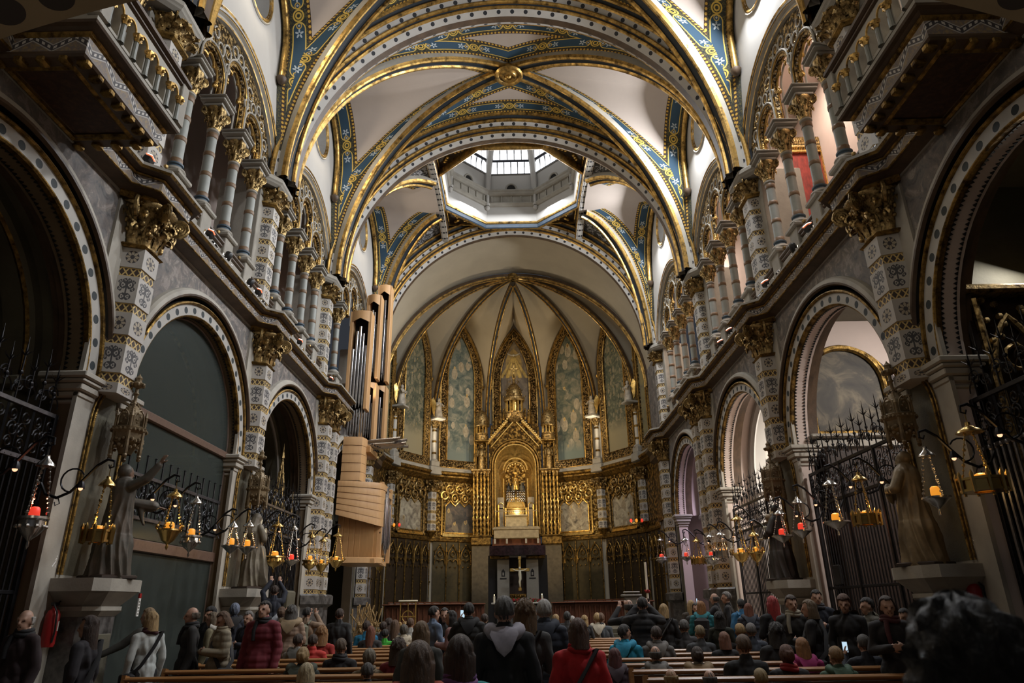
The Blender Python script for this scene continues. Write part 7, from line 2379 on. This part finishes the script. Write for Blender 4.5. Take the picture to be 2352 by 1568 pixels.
HAIR = {s: hair_mesh(s) for s in ('short', 'bald', 'bob', 'long', 'curly', 'cap', 'bun', 'crop')}
m = MB(); n = 20
rows = []
for i in range(n + 1):
    a = pi * (1.0 + 1.0 * i / n); rows.append([V3((.10 + .055 * cos(q)) * cos(a) * 1.15, (.10 + .055 * cos(q)) * sin(a) * .9 + .02, .03 + .06 * sin(q) - .05 * sin(a) * -1) for q in [2 * pi * j / 10 for j in range(10)]])
m.grid(rows, cv=True); m.grid([[V3(-.10, -.05, .05), V3(0, -.06, .06), V3(.10, -.05, .05)], [V3(-.12, -.13, .0), V3(0, -.15, -.02), V3(.12, -.13, .0)], [V3(-.06, -.14, -.12), V3(0, -.16, -.17), V3(.06, -.14, -.12)]])
t = m.build('hood', [DEF[1]], smooth=80); HOOD = t.data; bpy.data.objects.remove(t)
m = MB(); rnd = random.Random(2); pts = [V3(.105 * cos(2 * pi * i / 20), .095 * sin(2 * pi * i / 20) - .005, .012 * sin(4 * pi * i / 20)) for i in range(20)]
m.tube([p * .86 for p in pts], .032, 8, closed=True); m.tube([p * .80 + V3(0, 0, .04) for p in pts], .026, 8, closed=True); m.tube([(.05, .09, .0), (.06, .135, -.12), (.05, .15, -.25)], [.03, .03, .026], 7); t = m.build('scarf', [DEF[1]], smooth=80); SCARF = t.data; bpy.data.objects.remove(t)
m = MB(); m.cbox((0, -.21, 1.18), (.30, .17, .46), .06); m.cbox((0, -.30, 1.10), (.22, .06, .22), .03)
for s in (-1, 1): m.tube([(s * .11, -.14, 1.40), (s * .12, -.02, 1.47), (s * .12, .12, 1.38), (s * .13, .10, 1.1), (s * .12, -.12, 1.0)], .02, 5)
t = m.build('backpack', [DEF[1]], smooth=30); PACK = t.data; bpy.data.objects.remove(t)
m = MB(); m.tube([(.15, -.09, 1.46), (.0, -.16, 1.25), (-.15, -.15, 1.02), (-.22, -.05, .9)], .014, 5, squash=2.2); m.tube([(.15, -.09, 1.46), (.10, .10, 1.40), (-.05, .155, 1.2), (-.22, .05, .92)], .014, 5, squash=2.2); m.cbox((-.25, -.02, .82), (.10, .26, .22), .03)
t = m.build('shoulder_bag', [DEF[3]], smooth=40); BAG = t.data; bpy.data.objects.remove(t)
m = MB(); m.cbox((0, 0, 0), (.075, .009, .15), .008); t = m.build('case', [BLACK]); PHC = t.data; bpy.data.objects.remove(t)
m = MB(); m.box((-.033, -.0062, -.066), (.033, -.0048, .066)); t = m.build('display', [SCREEN], smooth=0); PHS = t.data; bpy.data.objects.remove(t)

BODY = {}
def get_body(pose, coat, yaw, tilt):
    k = (pose, coat, yaw, tilt)
    if k not in BODY: BODY[k] = person_body(*k)
    return BODY[k]


CM = {}
def cm(col, rough=.8):
    if col not in CM: CM[col] = simple('cloth', col, rough, var=.22, vs=14)
    return CM[col]


BLK_, CHAR, NAV = (.010, .010, .012), (.03, .03, .032), (.014, .018, .032)
SK1, SK2 = (.46, .27, .19), (.36, .20, .13)
GREY, WHTE, BLON, BRN, DBR, BLKH, AUB, REDH, SALT = (.20, .19, .18), (.50, .48, .45), (.42, .28, .12), (.11, .055, .025), (.04, .02, .012), (.012, .010, .009), (.17, .05, .02), (.42, .03, .03), (.10, .095, .09)


HM = {}
def hm(col):
    if col not in HM: HM[col] = hair_mat(col)
    return HM[col]


def person(px, py, Y, pose, coat, facing, hair, hc, top, bot, label, extra='', yaw=0., tilt=0., skin=SK1, inner=None, zbase=0., grp=None):
    sit = pose.startswith('sit')
    p = at_y(px, py, Y); nat = (1.745 - .45) if sit else 1.745
    sc = max(.80, min(1.16, (p.z - zbase) / (1.745 if not sit else 1.295)))
    z0 = zbase
    o = empty('person', label, 'person', (p.x, Y, z0), R_(facing), grp, scale=(sc, sc, sc))
    me = get_body(pose, coat, yaw, tilt)
    b = link('body', me, o)
    for i, c in enumerate((skin, top, bot, None, None, inner or top)):
        if c is None: continue
        b.material_slots[i].link = 'OBJECT'; b.material_slots[i].material = cm(c, .55 if i == 0 else .85)
    dz = -.45 if sit else 0
    h = link('hair', HAIR[hair], o); h.location = (0, .02, 1.60 + dz); h.rotation_euler = (-tilt, 0, yaw)
    h.material_slots[0].link = 'OBJECT'; h.material_slots[0].material = hm(hc)
    for e in extra.split():
        nm, _, col = e.partition(':')
        me2 = {'hood': HOOD, 'scarf': SCARF, 'pack': PACK, 'bag': BAG, 'fur': HOOD}.get(nm)
        if nm == 'phone':
            f = empty('phone', 'lit phone held by the ' + ' '.join(label.split()[:9]), 'phone', o.matrix_basis @ Vector((-.13, .40, 1.56 + dz)), R_(facing)); put(PHC, 'case', f); put(PHS, 'display', f); continue
        q = link({'hood': 'hood', 'fur': 'fur_hood', 'scarf': 'scarf', 'pack': 'backpack', 'bag': 'shoulder_bag'}[nm], me2, o)
        q.location = (0, -.02, 1.44 + dz) if nm in ('hood', 'fur') else (0, 0, 1.455 + dz) if nm == 'scarf' else (0, 0, dz)
        if nm == 'fur': q.scale = (1.25, 1.25, 1.1)
        if col: q.material_slots[0].link = 'OBJECT'; q.material_slots[0].material = cm(eval(col))
    return o


P_ = person
# standing visitors on the left aisle
P_(68, 1396, 8.6, 'stand_down', 'coat', 165, 'bald', WHTE, (.022, .010, .012), BLK_, 'old bald man in a dark overcoat at the left edge beside the fire extinguisher', 'scarf:BLK_', .3)
P_(212, 1411, 8.3, 'stand_walk', 'coat', 95, 'long', DBR, (.012, .010, .014), BLK_, 'woman with long brown hair in a black coat walking before the nearest left pedestal', 'bag:BLK_', skin=SK2)
P_(346, 1394, 11.4, 'stand_reach', 'jacket', 85, 'bob', (.30, .20, .10), (.025, .024, .018), BLK_, 'woman in an olive coat reaching a hand out behind the white jacket')
P_(352, 1402, 10.4, 'stand_down', 'slim', 60, 'bob', BLON, (.46, .49, .48), BLK_, 'blond woman in a white quilted jacket seen from behind', 'bag:BLK_ scarf:(.06,.015,.02)')
P_(447, 1391, 11.2, 'stand_walk', 'coat', 120, 'bald', (.13, .10, .07), (.012, .011, .010), BLK_, 'balding man with moustache in a long black coat facing left', 'scarf:BLK_')
P_(492, 1404, 13.4, 'stand_down', 'jacket', 100, 'bob', (.18, .13, .08), (.16, .14, .08), CHAR, 'short woman in an olive jacket half hidden behind the moustached man', 'hood:(.4,.38,.34)')
P_(487, 1392, 14.6, 'stand_down', 'coat', 150, 'cap', BLK_, BLK_, BLK_, 'person in a wide black hat behind the moustached man')
P_(518, 1402, 11.2, 'stand_front', 'puffer', 130, 'bob', BRN, (.26, .22, .15), (.05, .045, .035), 'brown-haired woman in a beige padded coat looking down into her hands', 'scarf:(.30,.25,.17) bag:CHAR', 0., .35)
P_(541, 1385, 15.2, 'stand_down', 'jacket', 30, 'cap', (.20, .24, .34), NAV, BLK_, 'person with a pale blue knitted cap in a dark coat by the second left pedestal', 'hood:BLK_')
P_(574, 1401, 13.2, 'stand_front', 'jacket', 150, 'short', GREY, NAV, NAV, 'grey-haired man with glasses in a navy jacket resting his chin on his hand', '', .3)
P_(611, 1377, 11.0, 'stand_down', 'puffer', 170, 'short', BLKH, (.16, .018, .03), BLK_, 'man in an open crimson padded jacket looking up towards the viewer', 'scarf:BLK_', 0., -.22, inner=BLK_)
P_(632, 1343, 16.5, 'stand_high', 'jacket', 20, 'short', DBR, NAV, BLK_, 'man in a navy sweater raising both hands with a camera by the left gate', '', zbase=.45)
P_(648, 1392, 15.6, 'stand_photo', 'jacket', 10, 'bun', BRN, (.42, .45, .50), CHAR, 'person in a pale sweater photographing towards the altar')
P_(671, 1390, 14.0, 'stand_front', 'puffer', 5, 'curly', SALT, (.30, .21, .15), (.22, .15, .11), 'dark-haired woman in a long beige coat with fur hood', 'fur:(.30,.22,.13)')
P_(706, 1393, 15.6, 'stand_photo', 'jacket', -10, 'short', BLKH, (.22, .15, .10), CHAR, 'man with an olive backpack taking a photo with both hands', 'pack:(.13,.13,.09)')
P_(781, 1396, 14.8, 'stand_down', 'coat', 0, 'short', DBR, (.020, .022, .024), BLK_, 'man in a dark jacket standing with his back turned beside the crossing pier')
P_(725, 1425, 18.5, 'sit_lap', 'jacket', 0, 'long', DBR, (.30, .22, .17), CHAR, 'brown-haired woman in a pale jacket seated before the crossing pier')
# seated, left block
def row(y): return min(ROWS, key=lambda r: abs(r - y)) + .27
S_ = lambda px, py, y, pose, coat, fac, *a, **k: person(px, py, row(y), pose, coat, fac, *a, **k)
S_(612, 1450, 12.0, 'sit_lap', 'jacket', -15, 'short', BLKH, (.21, .20, .11), BLK_, 'young man in a light olive hooded jacket leaning forward in a left pew', 'hood:(.20,.19,.10)')
S_(686, 1454, 12.6, 'sit_lap', 'jacket', -5, 'short', DBR, (.28, .27, .25), BLK_, 'dark-haired person in a pale grey patterned hoodie in a left pew', 'hood:(.12,.12,.11)')
S_(720, 1455, 12.4, 'sit_lap', 'puffer', 5, 'short', DBR, (.42, .022, .015), BLK_, 'dark-haired person in a bright red padded jacket in a left pew')
S_(740, 1438, 13.8, 'sit_lap', 'jacket', 0, 'curly', (.30, .15, .05), (.30, .02, .015), BLK_, 'child with ginger curls and a red top in a left pew', 'scarf:(.4,.38,.33)')
S_(697, 1484, 10.2, 'sit_lap', 'jacket', 5, 'bun', BLON, (.022, .030, .026), BLK_, 'blond woman with ponytail in a dark green jacket in a left pew', 'fur:(.04,.05,.035)')
S_(705, 1520, 7.6, 'sit_lap', 'jacket', 0, 'long', (.52, .42, .25), (.03, .03, .035), BLK_, 'woman with long pale blond hair in the nearest left pew')
S_(784, 1464, 10.6, 'sit_lap', 'jacket', 0, 'short', (.12, .08, .05), (.012, .012, .014), BLK_, 'broad man with cropped hair in a black coat in a left pew', 'scarf:BLK_')
S_(849, 1490, 9.8, 'sit_lap', 'coat', 0, 'cap', (.20, .17, .12), (.16, .12, .07), BLK_, 'person in a checked cap with a beige scarf in a left pew', 'scarf:(.16,.12,.07)')
S_(845, 1520, 8.2, 'sit_lap', 'jacket', 10, 'short', (.07, .065, .06), (.012, .012, .014), BLK_, 'grey-haired man in black in the second left pew from the viewer')
S_(916, 1466, 9.6, 'sit_lap', 'jacket', -10, 'curly', (.06, .035, .02), (.20, .02, .03), BLK_, 'curly-haired person with a dark red sleeve at the aisle end of a left pew', 'scarf:(.10,.14,.14)')
for px, py, y, fac, hr, hc, tc, lab, ex in (
    (843, 1424, 17.4, 0, 'short', DBR, (.02, .20, .38), 'person in a sky-blue jacket in the far left pews', ''), (852, 1436, 16.4, 0, 'long', AUB, CHAR, 'long auburn-haired woman in dark clothes in the far left pews', ''),
    (885, 1443, 16.8, 0, 'short', BLKH, (.05, .42, .04), 'child in a bright green top in the far left pews', ''), (881, 1426, 18.2, 0, 'short', DBR, NAV, 'dark-haired man in navy in the far left pews', ''),
    (893, 1420, 18.8, 5, 'curly', DBR, (.25, .24, .23), 'person in pale grey in the far left pews', ''), (908, 1422, 18.0, 0, 'long', BRN, CHAR, 'brown-haired woman in black in the far left pews', ''),
    (928, 1434, 17.2, 10, 'cap', (.10, .09, .07), (.42, .37, .28), 'person in a cream padded coat and knitted cap in the far left pews', 'hood:(.42,.37,.28)'), (943, 1418, 19.2, 0, 'crop', BRN, (.3, .3, .28), 'person in a striped pale shirt in the far left pews', '')):
    S_(px, py, y, 'sit_lap', 'puffer' if 'padded' in lab else 'jacket', fac, hr, hc, tc, BLK_, lab, ex)
# centre aisle
P_(968, 1424, 7.6, 'stand_down', 'jacket', -5, 'long', (.20, .12, .055), (.05, .05, .045), BLK_, 'woman with long straight light brown hair behind the orange jacket')
P_(962, 1468, 4.9, 'sit_lap', 'puffer', 0, 'bob', (.10, .055, .03), (.42, .060, .018), BLK_, 'woman in a bright orange padded jacket at the lower centre', 'hood:(.40,.055,.016)')
P_(1057, 1454, 5.5, 'sit_lap', 'jacket', 8, 'long', DBR, (.02, .24, .24), BLK_, 'long dark-haired woman in a teal jacket with purple scarf', 'scarf:(.13,.05,.17)')
P_(996, 1390, 13.0, 'stand_front', 'jacket', -55, 'short', BLKH, (.13, .18, .27), (.03, .04, .07), 'man in a light blue shirt turning to the right in the aisle')
P_(1022, 1394, 13.4, 'stand_front', 'jacket', 170, 'long', BLKH, (.015, .013, .013), NAV, 'woman in black facing the man in the blue shirt', '', .2)
P_(1038, 1400, 12.6, 'stand_front', 'slim', 80, 'long', BLKH, (.20, .10, .09), NAV, 'dark-haired woman in a red checked shirt beside the couple')
P_(1077, 1382, 11.6, 'stand_phone', 'puffer', 0, 'short', BLKH, (.012, .012, .012), (.33, .27, .17), 'person in a black padded jacket and khaki trousers holding up a phone', 'hood:BLK_ phone')
P_(1113, 1408, 15.5, 'stand_front', 'jacket', 10, 'short', DBR, BLK_, BLK_, 'dark-haired person beyond the black padded jacket')
P_(1158, 1366, 6.3, 'stand_down', 'coat', 0, 'short', SALT, (.009, .009, .012), BLK_, 'tall grey-haired man in a black coat in the middle of the aisle', 'hood:(.33,.31,.36)')
P_(1205, 1377, 7.2, 'stand_front', 'jacket', -5, 'curly', (.15, .085, .035), (.05, .05, .05), BLK_, 'woman with long wavy brown hair next to the tall grey-haired man', 'bag:CHAR')
P_(1249, 1374, 8.5, 'stand_front', 'puffer', 0, 'crop', WHTE, (.020, .026, .042), BLK_, 'white-haired person in a navy padded jacket in the aisle', 'hood:(.02,.026,.042)')
P_(1327, 1417, 6.4, 'stand_down', 'coat', 5, 'bob', (.10, .045, .025), (.46, .014, .018), BLK_, 'brown-haired woman in a bright red jacket with a black bag strap', 'bag:BLK_ scarf:(.46,.014,.018)')
for px, py, y, hr, hc, tc, lab in ((1276, 1409, 16.5, 'crop', BLON, (.35, .30, .22), 'blond child in beige in the far aisle'), (1302, 1404, 17.5, 'cap', CHAR, CHAR, 'person in a dark cap in the far aisle'), (1314, 1413, 18.5, 'short', WHTE, CHAR, 'white-haired person in the far aisle'), (1342, 1413, 19.2, 'curly', BLON, CHAR, 'fair curly-haired person behind the red jacket')):
    P_(px, py, y, 'stand_down', 'jacket', 0, hr, hc, tc, BLK_, lab)
# right block
P_(1444, 1374, 13.0, 'stand_photo', 'jacket', 15, 'bald', SALT, BLK_, (.04, .012, .012), 'balding man in black with both hands raised to his head')
P_(1474, 1369, 12.6, 'stand_photo', 'puffer', -10, 'short', BLKH, (.010, .010, .012), (.05, .012, .014), 'dark-haired man in a black jacket taking a photo right of the aisle')
P_(1523, 1385, 14.2, 'stand_front', 'coat', -15, 'bob', BLON, (.014, .014, .015), BLK_, 'blond woman in a long black coat standing among the right pews', 'bag:CHAR')
S_(1371, 1404, 18.8, 'sit_lap', 'jacket', 0, 'crop', BLON, (.42, .38, .30), BLK_, 'blond boy in a cream hooded jacket in the far right pews', 'hood:(.42,.38,.30)')
S_(1379, 1402, 19.4, 'sit_lap', 'jacket', 0, 'short', BRN, (.05, .06, .07), BLK_, 'brown-haired man in dark grey in the far right pews')
S_(1433, 1432, 11.6, 'sit_lap', 'jacket', -20, 'short', BLKH, (.012, .26, .42), BLK_, 'man in a turquoise hooded sweatshirt turning right in a right pew', 'hood:(.012,.24,.40)', -.7, skin=SK2)
S_(1506, 1436, 11.8, 'sit_lap', 'puffer', 0, 'short', DBR, (.10, .095, .09), BLK_, 'man in a grey hooded jacket in a right pew', 'hood:(.13,.12,.11)')
S_(1504, 1480, 9.4, 'sit_lap', 'jacket', 0, 'bald', SALT, (.03, .032, .036), BLK_, 'bald man in a dark jacket with grey collar in a right pew', 'hood:(.15,.14,.13)')
S_(1411, 1486, 9.2, 'sit_lap', 'puffer', 0, 'bob', (.10, .018, .018), (.035, .020, .030), BLK_, 'person with cropped dark red hair in a plum coat at the aisle end', 'hood:(.05,.03,.04)')
S_(1540, 1532, 7.6, 'sit_lap', 'jacket', 0, 'bald', BLON, (.05, .05, .05), BLK_, 'bald man at the bottom edge in the nearest right pew')
S_(1600, 1483, 9.2, 'sit_lap', 'puffer', 0, 'bun', DBR, (.08, .07, .05), BLK_, 'dark-haired woman with a fur-trimmed hood in a right pew', 'fur:(.20,.13,.06)')
S_(1606, 1434, 12.6, 'sit_lap', 'jacket', 0, 'crop', (.25, .19, .10), (.055, .060, .066), BLK_, 'fair-haired man in a grey blazer in a right pew')
S_(1570, 1421, 14.4, 'sit_lap', 'jacket', 0, 'short', SALT, CHAR, BLK_, 'grey-haired man with dark collar in a middle right pew')
P_(1651, 1405, 13.2, 'stand_front', 'jacket', -30, 'curly', BLKH, (.018, .022, .014), BLK_, 'curly dark-haired man in a dark green jacket bending in the right pews')
S_(1662, 1449, 12.0, 'sit_lap', 'jacket', 10, 'bob', (.22, .09, .05), BLK_, BLK_, 'auburn-haired woman in black leather in a right pew')
P_(1609, 1379, 15.6, 'stand_front', 'puffer', -20, 'bob', (.28, .12, .03), (.015, .15, .18), BLK_, 'ginger-haired woman in a teal jacket with black backpack', 'pack:BLK_ hood:(.015,.15,.18)')
P_(1586, 1377, 18.6, 'stand_front', 'jacket', 0, 'long', BLON, (.05, .04, .03), BLK_, 'long blond-haired woman near the right crossing pier')
P_(1597, 1383, 17.2, 'stand_down', 'jacket', 170, 'bob', BLKH, (.03, .03, .03), BLK_, 'dark-haired woman facing the viewer beside the ginger woman')
P_(1641, 1360, 18.8, 'stand_phone', 'jacket', 60, 'bald', SALT, (.012, .012, .016), BLK_, 'bald man in black leather holding a phone up by the right crossing pier', 'phone')
P_(1668, 1357, 18.2, 'stand_down', 'slim', 70, 'crop', GREY, (.010, .010, .012), BLK_, 'grey-haired man in a black pullover facing left by the right crossing pier')
P_(1701, 1374, 16.6, 'stand_down', 'jacket', 0, 'short', BLKH, (.03, .14, .28), BLK_, 'dark-haired person with a bright blue backpack at the third right gate', 'pack:(.03,.14,.28)')
P_(1717, 1384, 15.2, 'stand_front', 'puffer', -10, 'bob', AUB, (.022, .028, .045), BLK_, 'person in a navy hooded jacket before the white chapel gate', 'hood:(.02,.026,.04)')
P_(1772, 1367, 12.6, 'stand_front', 'jacket', 10, 'long', REDH, (.010, .010, .012), BLK_, 'woman with long bright red hair in black')
P_(1815, 1364, 11.2, 'stand_down', 'coat', 150, 'short', DBR, (.018, .016, .014), BLK_, 'tall dark-haired man in a black coat with pale shirt facing the viewer', 'scarf:(.3,.27,.2)', .5)
P_(1857, 1375, 10.8, 'stand_front', 'coat', 60, 'bob', (.20, .14, .08), (.012, .012, .013), BLK_, 'fair-haired woman in a dark coat turned left beside the tall man', 'bag:CHAR')
P_(1872, 1352, 13.4, 'stand_front', 'jacket', 165, 'short', BLKH, NAV, BLK_, 'dark-haired man in navy leaning on the second right pedestal', 'scarf:(.06,.06,.07)')
P_(1935, 1364, 11.0, 'stand_down', 'jacket', 150, 'cap', (.10, .04, .02), (.014, .013, .014), BLK_, 'man in a reddish cap and black jacket before the thorny gate', 'hood:(.22,.18,.11)')
P_(1990, 1370, 11.4, 'stand_down', 'puffer', 90, 'short', BLKH, (.07, .065, .05), BLK_, 'dark-haired person in an olive hooded jacket half hidden at the right gate', 'hood:(.10,.09,.06)')
P_(2032, 1366, 8.9, 'stand_front', 'jacket', 160, 'long', DBR, (.018, .016, .018), BLK_, 'young woman with long dark hair in a black jacket facing the viewer', 'scarf:(.08,.02,.025)', .1)
P_(2075, 1395, 10.4, 'stand_down', 'jacket', 120, 'short', BLKH, (.02, .015, .012), BLK_, 'person in dark clothes behind the long-haired young woman', skin=SK2)
S_(1698, 1430, 12.4, 'sit_lap', 'jacket', 0, 'crop', BLON, CHAR, BLK_, 'light blond man in dark grey in a right pew')
S_(1723, 1429, 12.5, 'sit_lap', 'jacket', -5, 'short', GREY, (.05, .06, .08), BLK_, 'grey-haired man in a slate jacket in a right pew')
S_(1705, 1455, 8.7, 'sit_lap', 'coat', 0, 'short', (.13, .075, .04), (.010, .010, .011), BLK_, 'large brown-haired man in a black coat in a near right pew')
S_(1745, 1534, 7.6, 'sit_lap', 'jacket', 0, 'crop', (.40, .29, .13), (.04, .03, .03), BLK_, 'blond person at the bottom edge in the nearest right pew')
S_(1630, 1550, 7.6, 'sit_lap', 'jacket', 5, 'bald', SALT, CHAR, BLK_, 'balding grey-haired man at the bottom edge of the right pews')
S_(1804, 1478, 8.6, 'sit_lap', 'jacket', 0, 'bun', (.14, .055, .03), (.012, .011, .012), BLK_, 'auburn-haired woman with a red scarf in a near right pew', 'scarf:(.30,.018,.02)')
S_(1840, 1462, 9.9, 'sit_lap', 'puffer', 0, 'bob', (.33, .15, .05), (.26, .012, .11), BLK_, 'ginger-haired woman in a magenta jacket in a right pew', 'hood:(.26,.012,.11)')
S_(1858, 1439, 11.6, 'sit_lap', 'puffer', 0, 'curly', (.13, .08, .04), (.035, .035, .035), BLK_, 'curly-haired person with a fawn fur hood in a right pew', 'fur:(.33,.24,.13)')
P_(1880, 1440, 12.8, 'sit_lap', 'jacket', 0, 'long', (.05, .025, .015), CHAR, BLK_, 'brown-haired woman in dark clothes behind the fur hood')
S_(1917, 1482, 8.3, 'sit_lap', 'jacket', 0, 'crop', (.30, .17, .06), (.045, .09, .055), BLK_, 'ginger-blond boy in a green hooded top in a near right pew', 'hood:(.05,.10,.06)')
S_(1981, 1455, 9.6, 'sit_phone', 'jacket', -5, 'short', SALT, (.014, .018, .030), BLK_, 'grey-haired man in dark blue filming with a phone in a right pew', 'phone')
S_(2030, 1464, 9.4, 'sit_lap', 'jacket', 0, 'bob', (.28, .17, .06), CHAR, BLK_, 'fair-haired person at the outer end of a right pew')
S_(1781, 1430, 11.0, 'sit_lap', 'coat', 0, 'curly', BLKH, BLK_, BLK_, 'person with frizzy black hair in black in a right pew')
P_(2195, 1386, 1.32, 'stand_down', 'coat', 0, 'curly', (.003, .0025, .0025), (.006, .005, .006), BLK_, 'dark curly-haired person close in front at the lower right corner')

p = at_y(632, 1343, 16.5); m = MB(); m.cbox((0, 0, .22), (.9, .9, .44), .03); o = m.build('step', STONED); o.location = (p.x, 16.5, 0); tag(o, 'low stone step under the man with raised hands by the left gate', 'step')
